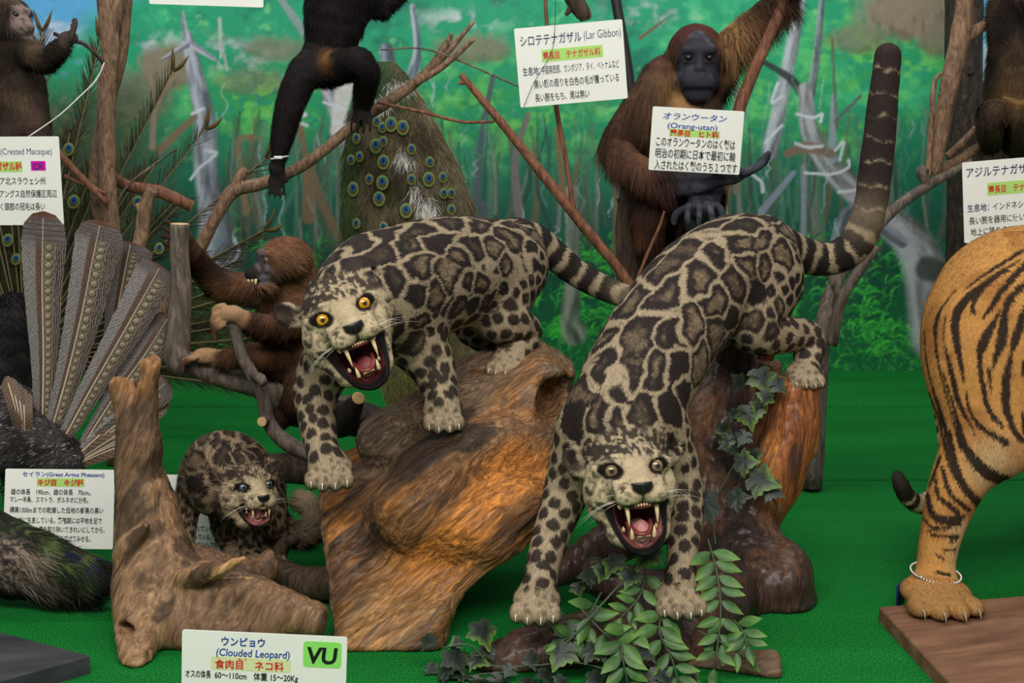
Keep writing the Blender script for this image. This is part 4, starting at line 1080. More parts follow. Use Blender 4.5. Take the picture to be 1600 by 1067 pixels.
    branch('branch', 'forked grey branch just behind the raised leopard tail', [[(1300, 540, 3.7, 9), (1315, 470, 3.7, 9), (1345, 420, 3.7, 8), (1370, 385, 3.7, 7)], [(1315, 470, 3.7, 6), (1300, 440, 3.7, 5), (1285, 415, 3.7, 4)]], GREYBARK, seed=23)
    branch('dark_tree', 'thick dark tree trunk in front of the painted sky at the right', [[(1512, 612, 4.9, 34), (1510, 420, 4.9, 30), (1508, 200, 4.9, 29), (1506, 0, 4.9, 28), (1504, -140, 4.9, 28)], [(1512, 120, 4.88, 14), (1515, 108, 4.84, 8)]], DARKBARK, 'tree', seg=22, rough=.12, seed=24)
    # brown monkey's climbing log
    o = branch('climbing_log', 'grey log with a pale sawn top, bent where it meets the ground', [
        [(281, 350, 3.25, 15), (281, 400, 3.25, 15), (284, 450, 3.25, 16), (280, 510, 3.25, 19), (278, 560, 3.25, 22), (310, 572, 3.25, 20), (360, 588, 3.25, 22), (420, 604, 3.27, 24), (480, 640, 3.3, 26), (560, 640, 3.35, 24)]], GREYBARK, 'log', cut=[(0, 0)], seg=18, rough=.12, seed=25)
    branch('branch', 'thin crooked branch with two sawn stubs, held by the brown monkey', [
        [(355, 488, 3.12, 6), (368, 520, 3.12, 9), (380, 560, 3.12, 10), (408, 610, 3.12, 11), (420, 660, 3.12, 12), (446, 690, 3.1, 13), (490, 712, 3.1, 13)], [(395, 585, 3.1, 7), (408, 592, 3.06, 8), (412, 600, 3.05, 7)], [(418, 655, 3.12, 8), (409, 659, 3.08, 8)]], GREYBARK, cut=[(2, 1)], seed=26)
    branch('log', 'dark log with a round pale sawn end behind the snarling leopard', [[(530, 660, 3.2, 26), (548, 640, 3.1, 18), (560, 622, 3.05, 11)], [(430, 640, 3.4, 20), (500, 650, 3.3, 26), (580, 660, 3.25, 28), (620, 690, 3.2, 24)], [(610, 680, 3.22, 22), (640, 740, 3.24, 22), (650, 832, 3.26, 24)]], DARKBARK, 'log', cut=[(0, 1)], seg=16, seed=27)
    branch('log', 'dark horizontal log on the turf behind the cub', [[(400, 735, 3.35, 24), (460, 732, 3.35, 26), (560, 738, 3.35, 28), (640, 745, 3.3, 26)]], STUMPBARK, 'log', seg=16, seed=28)
    branch('driftwood_root', 'low brown root lying between the driftwood and the orange log', [[(400, 872, 2.95, 30), (440, 905, 2.9, 30), (490, 912, 2.85, 27), (560, 915, 2.8, 25)], [(428, 878, 2.93, 14), (445, 850, 2.95, 12), (470, 840, 2.97, 8)], [(420, 915, 2.93, 20), (500, 940, 2.88, 18)]], STUMPBARK, 'root', seg=16, rough=.3, seed=29)

def block_color(V, seed, cols, dirn, sc):
    d = unit(np.asarray(dirn)); a = V @ d
    w = V - np.outer(a, d) * .82
    n = fbm(w * sc, 4, seed); n2 = fbm(w * sc * 2.7, 3, seed + 9)
    c = mixc(np.tile(cols[1], (len(V), 1)), cols[0], sstep(.05, .35, n)); c = mixc(c, cols[2], sstep(.05, .4, -n + .4 * n2))
    return c, n, n2

def grain_push(V, Q, dirn, amp, sc, seed, bl=.9):
    d = unit(np.asarray(dirn)); N = vnormals(V, Q)
    w = V + .02 * np.column_stack([fbm(V * 9, 2, seed + k) for k in range(3)])
    w = w - np.outer(w @ d, d) * .86
    r = 1 - 2 * np.abs(fbm(w * sc, 4, seed + 4, .6)); b = fbm(V * 11, 3, seed + 5)
    V = V + N * (amp * (r * .6) + amp * bl * b)[:, None]
    return V, r, b

def build_orange_log():
    pts = [(498, 768), (560, 752), (600, 748), (640, 700), (700, 645), (752, 620), (800, 596), (838, 570), (868, 582), (900, 604), (892, 640), (872, 690), (866, 740), (846, 800), (815, 868), (760, 900), (722, 930), (700, 980), (688, 1058), (620, 1070), (530, 1052), (516, 960), (506, 860)]
    sl = .75; yb = 2.56
    def at(px, py):
        Y = yb
        for _ in range(6): Y = yb + sl * max(0, P(px, py, Y)[2])
        p = P(px, py, Y); return p[0], p[2]
    G = np.array([at(*q) for q in pts])
    def poly(X):
        u, z = X[..., 0], X[..., 2]; yy = X[..., 1] - sl * np.clip(z, 0, .6)
        d = np.full(u.shape, 1e9); s = np.ones(u.shape)
        for i in range(len(G)):
            a, b = G[i], G[i - 1]; e = b - a; wx = u - a[0]; wz = z - a[1]
            t = np.clip((wx * e[0] + wz * e[1]) / (e @ e), 0, 1); d = np.minimum(d, (wx - e[0] * t) ** 2 + (wz - e[1] * t) ** 2)
            c1 = z >= a[1]; c2 = z < b[1]; c3 = e[0] * wz > e[1] * wx
            fl = (c1 & c2 & c3) | (~c1 & ~c2 & ~c3); s = np.where(fl, -s, s)
        d = np.sqrt(d) * s + .03
        e = np.abs(yy - (yb + .16)) - .13
        return np.minimum(np.maximum(d, e), 0) + np.sqrt(np.maximum(d, 0) ** 2 + np.maximum(e, 0) ** 2) - .03
    S = SDF(.0042)
    S.fn(poly, [G[:, 0].min(), yb - .05, -.02], [G[:, 0].max(), yb + .9, G[:, 1].max() + .02], .01)
    S.chain(np.array([J(604, 690, 2.84, 46), J(640, 670, 2.92, 44), J(720, 640, 3.0, 50)]), .04)          # grey stub at the side
    S.chain(np.array([J(735, 590, 3.08, 30), J(775, 585, 3.08, 36), J(830, 590, 3.06, 30)]), .04)          # knob under the hind paw
    S.chain(np.array([J(690, 690, 2.95, 70), J(800, 640, 3.0, 55)]), .05)
    S.chain(np.array([J(640, 800, 2.70, 60), J(700, 740, 2.76, 60), J(780, 700, 2.82, 46)]), .06)          # belly of the bulge
    S.ell(P(795, 790, 2.72), (.075, .06, .05), None, .05); S.ell(P(745, 830, 2.68), (.07, .05, .06), None, .05)
    S.ell(P(862, 632, 2.88), (.040, .13, .058), None, .015, 'sub'); S.ell(P(884, 612, 2.92), (.03, .12, .03), None, .015, 'sub')
    pc = P(520, 900, 2.585); nc = unit(np.array([-.92, -.38, .05]))
    S.fn(lambda X: -((X - pc) @ nc), [pc[0] - .15, 2.3, -.05], [pc[0] + .12, 2.95, .45], .006, 'sub')
    S.ell(P(835, 960, 2.62), (.11, .3, .09), None, .04, 'sub'); S.ell(P(690, 600, 2.85), (.05, .05, .03), None, .03, 'sub')
    S.chain(np.array([J(845, 545, 3.12, 10), J(852, 575, 3.12, 14), J(850, 600, 3.1, 16)]), .01)
    S.fn(lambda X: X[..., 2] - .002, [-3, 1, -.4], [3, 5, .002], .004, 'sub')
    V, Q = S.run(); N0 = vnormals(V, Q)
    px, py = proj(V)
    d = unit(np.array([.72, .25, .62]))
    V, r, b = grain_push(V, Q, d, .0105, 34, 3, .6); N = vnormals(V, Q)
    V[:, 2] = np.maximum(V[:, 2], .0008)
    c, n, n2 = block_color(V, 70, [lin(184, 124, 58), lin(128, 92, 54), lin(58, 44, 36)], d, 11)
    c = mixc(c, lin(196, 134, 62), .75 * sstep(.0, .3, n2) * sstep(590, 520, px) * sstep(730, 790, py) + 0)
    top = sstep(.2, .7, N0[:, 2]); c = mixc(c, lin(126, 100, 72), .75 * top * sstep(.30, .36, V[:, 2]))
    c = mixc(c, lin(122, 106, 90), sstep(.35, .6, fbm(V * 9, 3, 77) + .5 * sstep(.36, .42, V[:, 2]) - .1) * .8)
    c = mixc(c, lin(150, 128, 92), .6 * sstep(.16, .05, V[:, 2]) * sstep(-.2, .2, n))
    end = sstep(-.55, -.85, N0[:, 0]) * sstep(P(575, 800, 2.6)[0], P(560, 800, 2.6)[0], V[:, 0]); c = mixc(c, lin(124, 102, 80) * (1 + .3 * sstep(-.2, .2, fbm(V * np.array([200, 200, 8]), 2, 5)))[:, None], end)
    stub = sstep(.5, 0, np.linalg.norm((V - P(604, 690, 2.84)) / .13, axis=1) - .5); c = mixc(c, lin(112, 98, 84), stub * .9)
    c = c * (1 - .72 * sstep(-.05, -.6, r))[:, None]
    c = mixc(c, lin(30, 24, 20), sstep(.22, .34, fbm(V * np.array([7, 7, 7]) - np.outer(V @ d, d) * 5, 3, 90)) * .8)
    base = np.array([P(610, 1050, 2.56)[0], 2.75, 0])
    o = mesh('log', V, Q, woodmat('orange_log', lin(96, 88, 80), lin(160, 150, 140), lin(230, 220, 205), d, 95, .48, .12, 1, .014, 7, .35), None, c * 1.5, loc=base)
    tag(o, 'big weathered orange-brown log carrying the yellow-eyed leopard', 'log')

def build_stump():
    S = SDF(.0048)
    A = np.array([J(1238, 590, 3.02, 40), J(1238, 660, 2.99, 40), J(1214, 735, 2.97, 46), J(1178, 800, 2.95, 44), J(1160, 850, 2.92, 56), J(1168, 910, 2.88, 72), J(1176, 960, 2.86, 82), J(1178, 1010, 2.84, 85)])
    Bc = np.array([J(1150, 545, 3.2, 48), J(1135, 620, 3.14, 58), J(1110, 700, 3.08, 64), J(1110, 800, 3.0, 70), J(1130, 900, 2.94, 80), J(1150, 980, 2.9, 95)])
    S.chain(A, .03); S.chain(Bc, .03)
    S.chain(np.array([J(1196, 560, 3.2, 26), J(1180, 640, 3.15, 34), J(1150, 760, 3.05, 40)]), .02)
    S.chain(np.array([J(1258, 700, 3.03, 20), J(1262, 660, 3.04, 18), J(1266, 640, 3.04, 14)]), .012)
    S.ell(P(1225, 900, 2.86), (.055, .09, .07), None, .05); S.ell(P(1235, 955, 2.85), (.06, .09, .05), None, .04)
    S.chain(np.array([J(1130, 930, 2.78, 58), J(1030, 985, 2.62, 52), J(930, 1005, 2.56, 52), J(845, 1018, 2.52, 48), J(770, 1045, 2.50, 36), J(715, 1062, 2.50, 22)]), .04)     # root to the front
    S.chain(np.array([J(835, 912, 2.75, 12), J(880, 890, 2.78, 22), J(930, 862, 2.8, 32), J(990, 830, 2.86, 38), J(1060, 800, 2.95, 36)]), .03)
    S.chain(np.array([J(930, 900, 2.7, 30), J(1020, 930, 2.68, 40), J(1100, 930, 2.74, 45)]), .04)
    S.chain(np.array([J(1120, 960, 2.7, 46), J(1060, 1010, 2.56, 46), J(1000, 1060, 2.5, 40)]), .03)
    cut = P(1240, 600, 2.98)[2]
    S.fn(lambda X: np.maximum(cut - X[..., 2] + .02 * fbm(X.reshape(-1, 3) * 30, 2, 5).reshape(X.shape[:-1]), P(1196, 600, 3.0)[0] - X[..., 0]), [P(1180, 600, 3)[0], 2.8, cut - .02], [P(1300, 600, 3)[0], 3.2, cut + .1], .004, 'sub')
    S.fn(lambda X: X[..., 2] - .002, [-3, 1, -.4], [3, 5, .002], .004, 'sub')
    V, Q = S.run(); N0 = vnormals(V, Q)
    front = V[:, 2] < .16
    V, r, b = grain_push(V, Q, (.12, .1, 1), .0065, 44, 13, .6)
    V[:, 2] = np.maximum(V[:, 2], .0008)
    px, py = proj(V)
    c, n, n2 = block_color(V, 30, [lin(140, 100, 70), lin(100, 72, 54), lin(52, 38, 30)], (.12, .1, 1), 12)
    right = sstep(1165, 1215, px) * sstep(830, 780, py)
    c2, n3, _ = block_color(V, 40, [lin(196, 132, 66), lin(150, 92, 44), lin(74, 46, 28)], (.12, .1, 1), 13)
    c = mixc(c, c2, right)
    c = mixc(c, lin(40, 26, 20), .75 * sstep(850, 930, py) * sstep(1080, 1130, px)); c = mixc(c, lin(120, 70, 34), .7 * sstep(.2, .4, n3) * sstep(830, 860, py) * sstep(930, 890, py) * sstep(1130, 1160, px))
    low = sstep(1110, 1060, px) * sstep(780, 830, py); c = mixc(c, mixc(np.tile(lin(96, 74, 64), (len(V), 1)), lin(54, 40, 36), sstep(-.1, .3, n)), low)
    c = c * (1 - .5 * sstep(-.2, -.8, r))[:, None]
    base = np.array([P(1150, 900, 2.85)[0], 2.85, 0])
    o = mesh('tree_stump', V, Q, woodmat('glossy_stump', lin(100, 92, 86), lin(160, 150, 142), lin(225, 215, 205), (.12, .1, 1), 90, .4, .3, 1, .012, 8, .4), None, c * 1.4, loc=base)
    tag(o, 'tall varnished tree stump with roots, draped with ivy, holding the climbing leopard', 'tree stump')
    # cut log lying at its foot
    S = SDF(.0045); S.chain(np.array([J(1040, 1075, 2.5, 36), J(1130, 1056, 2.5, 38), J(1205, 1050, 2.47, 36)]), .02)
    e = P(1218, 1050, 2.46)
    S.fn(lambda X: e[0] - X[..., 0], [e[0], 2.2, 0], [e[0] + .2, 2.8, .3], .008, 'sub')
    S.fn(lambda X: X[..., 2] - .002, [-3, 1, -.4], [3, 5, .002], .004, 'sub')
    V, Q = S.run(); V, r, b = grain_push(V, Q, (1, 0, .1), .003, 40, 23); V[:, 2] = np.maximum(V[:, 2], .0008)
    c = np.tile(lin(116, 96, 78), (len(V), 1)) * (1 + .25 * b - .25 * sstep(-.2, -.8, r))[:, None]
    tag(mesh('log', V, Q, woodmat('short_log', lin(110, 104, 98), lin(165, 156, 148), lin(220, 212, 205), (1, 0, .1), 80, .6, 0, .6), None, c * 1.2, loc=(e[0] - .1, e[1], 0)), 'short brown log with a rounded sawn end at the foot of the ivy stump', 'log')

def build_driftwood():
    S = SDF(.0042)
    S.chain(np.array([J(188, 600, 2.74, 16), J(200, 640, 2.74, 20), J(212, 690, 2.73, 32), J(218, 750, 2.72, 38), J(228, 810, 2.71, 48), J(240, 870, 2.70, 60), J(240, 920, 2.68, 62)]), .02)
    S.chain(np.array([J(236, 575, 2.72, 13), J(230, 615, 2.72, 17), J(222, 660, 2.72, 24), J(220, 700, 2.72, 32)]), .014)
    S.chain(np.array([J(206, 603, 2.74, 5), J(214, 630, 2.73, 9), J(218, 650, 2.73, 12)]), .006)
    S.chain(np.array([J(245, 905, 2.66, 56), J(310, 920, 2.64, 46), J(380, 930, 2.62, 40), J(440, 952, 2.58, 33), J(488, 968, 2.55, 29)]), .04)
    S.chain(np.array([J(225, 930, 2.64, 46), J(215, 980, 2.58, 36), J(212, 1025, 2.52, 27), J(215, 1042, 2.5, 20)]), .03)
    S.chain(np.array([J(250, 960, 2.62, 50), J(300, 980, 2.6, 40), J(360, 985, 2.58, 34), J(420, 985, 2.57, 26)]), .04)
    S.chain(np.array([J(300, 880, 2.78, 30), J(360, 895, 2.78, 28), J(410, 890, 2.8, 24), J(420, 868, 2.8, 9)]), .02)
    S.chain(np.array([J(243, 725, 2.76, 5), J(256, 760, 2.76, 11), J(266, 800, 2.75, 14), J(272, 850, 2.74, 16)]), .012)
    S.chain(np.array([J(196, 868, 2.66, 18), J(205, 850, 2.64, 17), J(222, 832, 2.63, 9), J(229, 820, 2.62, 5)]), .01)
    S.chain(np.array([J(285, 905, 2.6, 15), J(315, 897, 2.58, 15), J(345, 888, 2.56, 11), J(382, 872, 2.54, 3)]), .01)
    e = P(507, 974, 2.54)
    S.fn(lambda X: e[0] - X[..., 0] + .25 * (X[..., 2] - e[2]), [e[0] - .03, 2.3, 0], [e[0] + .15, 2.8, .2], .006, 'sub')
    S.ell(P(196, 985, 2.54), (.02, .05, .012), None, .01, 'sub')
    S.fn(lambda X: X[..., 2] - .002, [-3, 1, -.4], [3, 5, .002], .004, 'sub')
    V, Q = S.run(); px, py = proj(V)
    rg = sstep(640, 590, py); V[:, 2] += rg * .026 * fbm(np.column_stack([V[:, 0] * 75, V[:, 1] * 75, V[:, 0] * 0]), 3, 8); V[:, :2] += (rg * .004 * fbm(V * 40, 2, 9))[:, None]
    V, r, b = grain_push(V, Q, (.15, 0, 1), .0055, 46, 43, .6)
    V[:, 2] = np.maximum(V[:, 2], .0008)
    c, n, n2 = block_color(V, 50, [lin(150, 122, 94), lin(122, 98, 76), lin(84, 66, 52)], (.6, 0, .8), 12)
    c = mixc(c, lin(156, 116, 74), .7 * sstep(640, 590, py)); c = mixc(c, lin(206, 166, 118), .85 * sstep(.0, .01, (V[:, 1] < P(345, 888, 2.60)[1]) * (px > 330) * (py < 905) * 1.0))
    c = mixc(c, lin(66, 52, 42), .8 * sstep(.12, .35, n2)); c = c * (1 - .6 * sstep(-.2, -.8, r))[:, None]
    base = np.array([P(300, 960, 2.62)[0], 2.62, 0])
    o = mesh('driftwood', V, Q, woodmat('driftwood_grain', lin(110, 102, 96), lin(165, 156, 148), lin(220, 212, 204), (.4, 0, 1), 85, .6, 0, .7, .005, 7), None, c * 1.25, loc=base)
    tag(o, 'bleached forked driftwood the leopard cub stands on', 'driftwood')

def slab(name, label, cat, corners, th, m, z):
    """thick board; corners are floor-plan (x,y) pairs counter-clockwise"""
    n = len(corners); b = .003; V = []; cc = np.mean(corners, 0)
    for k, (zz, ins) in enumerate(((z, 0), (z + th - b, 0), (z + th, b))):
        for q in corners: V.append([*(np.array(q) + unit(cc - np.array(q)) * ins), zz])
    F = [list(range(n))[::-1], list(range(2 * n, 3 * n))]
    for k in range(2):
        for i in range(n): F.append([k * n + i, k * n + (i + 1) % n, k * n + n + (i + 1) % n, k * n + n + i])
    o = mesh(name, V, F, m, None, np.full((len(V), 3), .5), smooth=False, loc=(*cc, z))
    return tag(o, label, cat)

def build_boards():
    bm = woodmat('tiger_board', lin(92, 62, 46), lin(122, 86, 64), lin(146, 110, 84), (1, .3, 0), 26, .7, 0, .3, .003, 6)
    a = FL(1374, 948, .03)[:2]; b = FL(1492, 1075, .03)[:2]; d = FL(1640, 928, .03)[:2]
    ed = unit(b - a); b2 = a + ed * 1.0
    slab('display_board', 'brown wooden board under the tiger', 'board', [tuple(a), tuple(b2), tuple(b2 + (d - a) / np.linalg.norm(d - a) * 1.5), tuple(a + (d - a) / np.linalg.norm(d - a) * 1.5)], .03, bm, 0)
    gm = woodmat('grey_board', lin(36, 38, 42), lin(56, 57, 60), lin(76, 76, 78), (1, .2, 0), 18, .6, 0, .3, .003, 5)
    a = FL(140, 1024, .035)[:2]; b = FL(-5, 986, .035)[:2]; c = FL(-5, 1064, .035)[:2]
    e1 = unit(b - a); e2 = unit(c - a)
    slab('display_board', 'dark grey board on the turf in the front left corner', 'board', [tuple(a), tuple(a + e1 * .5), tuple(a + e1 * .5 + e2 * .35), tuple(a + e2 * .35)], .035, gm, 0)

build_branches(); build_orange_log(); build_stump(); build_driftwood(); build_boards()
# ================================================================== primates and the tiger
PFUR = colmat('long_fur', .75, .15, (300, .2), usenrm=True)
BLACKEYE = mat('dark_eye', lin(30, 20, 14), .18, spec=.5)

def digits(B, c, fwd, side, up, n, ln, r, spread, curl, fan=.5, k=.004):
    """fingers or toes: jointed tapered chains from the palm edge, bent by curl (radians per joint)"""
    fwd = unit(fwd); side = unit(side); up = unit(up)
    for i in range(n):
        x = (i / (n - 1) - .5) * 2 if n > 1 else 0
        p = c + side * x * spread; d = unit(fwd + side * x * fan); L = ln * (1 - .16 * abs(x - .1)); a = 0
        js = [[*p, r]]
        for s, f in enumerate((.42, .32, .26)):
            a += curl * (.6 + .4 * s); dd = d * math.cos(a) - up * math.sin(a)
            p = p + dd * L * f; js.append([*p, r * (.92 - .1 * s)])
        B.chain(np.array(js), k)

def furry(name, label, cat, loc, chains, extra, colorf, n, length, width, vox=.0055, lift=.3, droop=.4, lenf=None, mask=None, curl=.05, k=.03, seed=1, flowmod=None, jit=.2):
    rng = np.random.default_rng(seed); root = empty(name, loc, label, cat)
    B = SDF(vox)
    for nm, js in chains: B.chain(js, k)
    if extra: extra(B)
    V, Q = B.run(); V = smoothv(V, Q, 1, .4); N = vnormals(V, Q)
    V = V + N * (fbm(V * 30, 3, seed) * .003)[:, None]; N = vnormals(V, Q)
    def flow(p):
        _, _, dr, _ = seg_info(p, chains); d = dr.copy(); d[:, 2] -= .5
        return flowmod(p, d) if flowmod else d
    AV, AF, AC, AN = with_fur(V, Q, N, colorf, n, length, width, flow, rng, lift, jit, lenf, curl, droop, mask)
    mesh('body', AV, AF, PFUR, root, AC, nrm=AN)
    return root

def build_orangutan():
    Y = 4.05; w = 84 * Y / FPX
    c = P(1088, 96, Y - .03); M = head_frame(c, 6, 4, 0)
    Wl = lambda q: c + (np.asarray(q, float) * w) @ M.T
    Lc = lambda p: (p - c) @ M / w
    torso = np.array([J(1078, 150, Y + .02, 46), J(1068, 200, Y + .02, 60), J(1056, 262, Y, 62), J(1052, 310, Y, 50)])
    armL = np.array([J(1040, 120, Y, 34), J(1008, 160, Y - .04, 30), J(966, 218, Y - .08, 24), J(975, 245, Y - .12, 22), J(1010, 272, Y - .2, 23), J(1075, 288, Y - .26, 20), J(1120, 278, Y - .28, 15)])
    armR = np.array([J(1112, 120, Y + .02, 28), J(1132, 78, Y + .04, 23), J(1162, 46, Y + .03, 20), J(1194, 18, Y, 17), J(1220, -8, Y - .02, 13)])
    legR = np.array([J(1062, 300, Y - .05, 38), J(1100, 300, Y - .2, 30), J(1085, 345, Y - .22, 22), J(1090, 338, Y - .25, 15), J(1104, 330, Y - .27, 13)])
    legL = np.array([J(1040, 310, Y, 36), J(1012, 330, Y - .15, 28), J(1022, 400, Y - .12, 20)])
    chains = [('torso', torso), ('arm', armL), ('arm', armR), ('leg', legR), ('leg', legL)]
    hand = P(1128, 276, Y - .29)
    def extra(B):
        def E(q, r, k=.05, op='add'): B.ell(Wl(q), np.array(r) * w, M, k * w, op)
        def K(a, b, k=.05, op='add'): B.cone(np.append(Wl(a[:3]), a[3] * w), np.append(Wl(b[:3]), b[3] * w), k * w, op)
        E((0, -.1, .12), (.52, .5, .55)); E((0, .18, .1), (.40, .32, .46)); E((0, .18, -.3), (.40, .36, .36), .1)
        K((-.22, .44, .23, .085), (.22, .44, .23, .085)); E((0, .46, -.34), (.29, .22, .26), .08); E((0, .44, -.56), (.24, .20, .15), .06)
        K((0, .44, .16, .06), (0, .56, -.06, .07), .06); E((0, .56, -.08), (.10, .09, .06), .03)
        for x in (-1, 1):
            E((x * .185, .54, .10), (.10, .10, .065), .05, 'sub'); E((x * .04, .66, -.09), (.025, .04, .025), .015, 'sub')
            K((x * .12, .47, .04, .035), (x * .25, .45, .03, .03), .02); E((x * .53, -.02, .1), (.06, .09, .12), .03)
        K((-.27, .56, -.44, .022), (0, .69, -.43, .024), .02, 'sub'); K((0, .69, -.43, .024), (.27, .56, -.44, .022), .02, 'sub')
        K((-.2, .60, -.40, .05), (.2, .60, -.40, .05), .04) if 0 else None
        # the hand under the sign
        f = unit(np.array([.9, -.1, .12])); B.ell(hand + f * .015, (.05, .03, .026), np.column_stack([f, unit(np.cross([0, 0, 1], f)), unit(np.cross(f, np.cross([0, 0, 1], f)))]), .01)
        digits(B, hand + f * .05, f, np.array([0, -1, .2]), np.array([-.2, -.2, -1]), 4, .085, .011, .03, .42, .1)
        digits(B, hand + np.array([-.02, -.02, .02]), np.array([.1, -.4, 1]), np.array([1, 0, 0]), np.array([-1, 0, 0]), 1, .05, .011, .0, -.1)
        # foot knuckled on the stump
        ft = P(1096, 326, Y - .28); B.ell(ft, (.05, .045, .028), None, .012)
        digits(B, ft + np.array([0, -.03, .01]), np.array([0, -1, .1]), np.array([1, 0, 0]), np.array([0, 0, 1]), 4, .085, .011, .035, .5, .25)
        digits(B, ft + np.array([-.04, .0, 0]), np.array([-1, -.5, 0]), np.array([0, 1, 0]), np.array([0, 0, 1]), 1, .06, .012, 0, .5)
        h2 = P(1224, -14, Y - .02); B.ell(h2, (.03, .03, .05), None, .01); digits(B, h2 + np.array([0, -.02, .04]), np.array([.4, -.4, .8]), np.array([0, .6, .6]), np.array([-.8, .6, 0]), 4, .09, .011, .03, .6, .1)
    SKN = lin(46, 46, 54)
    def face(p):
        q = Lc(p); return sstep(.98, .86, np.sqrt((q[:, 0] / .43) ** 2 + ((q[:, 2] + .1) / .70) ** 2) + .10 * vnoise(q * 5, 3)) * sstep(.10, .22, q[:, 1] + .12 * (q[:, 2] < -.5)) * sstep(1.3, 1.2, np.linalg.norm(q, axis=1))
    def skin(p):
        d = np.minimum(np.linalg.norm(p - hand - np.array([.08, 0, .02]), axis=1), np.linalg.norm(p - P(1096, 322, Y - .35), axis=1))
        return np.maximum(face(p), sstep(.135, .115, d))
    def col(p, n):
        f = fbm(p * 14, 3, 4); g = fbm(p * 60, 2, 6)
        c = mixc(np.tile(lin(64, 42, 32), (len(p), 1)), lin(40, 28, 24), sstep(-.1, .4, f)); c = mixc(c, lin(108, 72, 46), .55 * sstep(.1, .5, -f + .3 * g))
        bare = np.maximum(np.exp(-(np.linalg.norm(p - P(1062, 165, Y - .1), axis=1) / .07) ** 2), np.exp(-(np.linalg.norm((p - P(1142, 55, Y)) , axis=1) / .07) ** 2))
        c = mixc(c, lin(168, 128, 84), np.clip(bare * (1 + .5 * g), 0, .9))
        q = Lc(p); c = mixc(c, lin(66, 30, 24), .8 * sstep(.3, .5, q[:, 2]) * sstep(1, .8, np.linalg.norm(q, axis=1)))
        s = skin(p); sk = mixc(np.tile(SKN, (len(p), 1)), lin(82, 82, 94), .6 * sstep(.0, .5, f + .6 * g)); sk = mixc(sk, lin(16, 15, 16), sstep(.05, .02, np.abs(q[:, 2] + .435 + .15 * q[:, 0] ** 2)) * face(p) * sstep(.4, .5, q[:, 1]))
        return mixc(c, sk, s)
    def lenf(p):
        q = Lc(p); hd = np.linalg.norm(q, axis=1) < .75
        dl = seg_info(p, [('a', armL[:4]), ('b', armR)])[3]
        return np.where(hd, .5, np.where(dl < .01, 1.05, .8)) * np.where(np.linalg.norm(p - P(1062, 170, Y - .1), axis=1) < .08, .35, 1)
    def fm(p, d):
        q = Lc(p); hd = np.linalg.norm(q, axis=1) < .8
        d[hd] = np.column_stack([q[hd, 0] * .6, -q[hd, 1] * .2 - .3, -np.ones(hd.sum())]) @ np.array([[1, 0, 0], [0, 1, 0], [0, 0, 1]]); d[:, 2] -= .9
        return d
    root = furry('orangutan', 'dark red-brown orangutan sitting with one arm raised, holding a white sign', 'orangutan', (*P(1055, 330, Y)[:2], P(1055, 335, Y)[2]), chains, extra, col, 60000, .055, .0022, .0048, .2, .45, lenf, lambda p: 1 - skin(p), .06, seed=3, flowmod=fm)
    for x in (-1, 1):
        V, F = ball(Wl((x * .185, .435, .10)), .075 * w, 14, 10); mesh('eye', V, F, BLACKEYE, root)

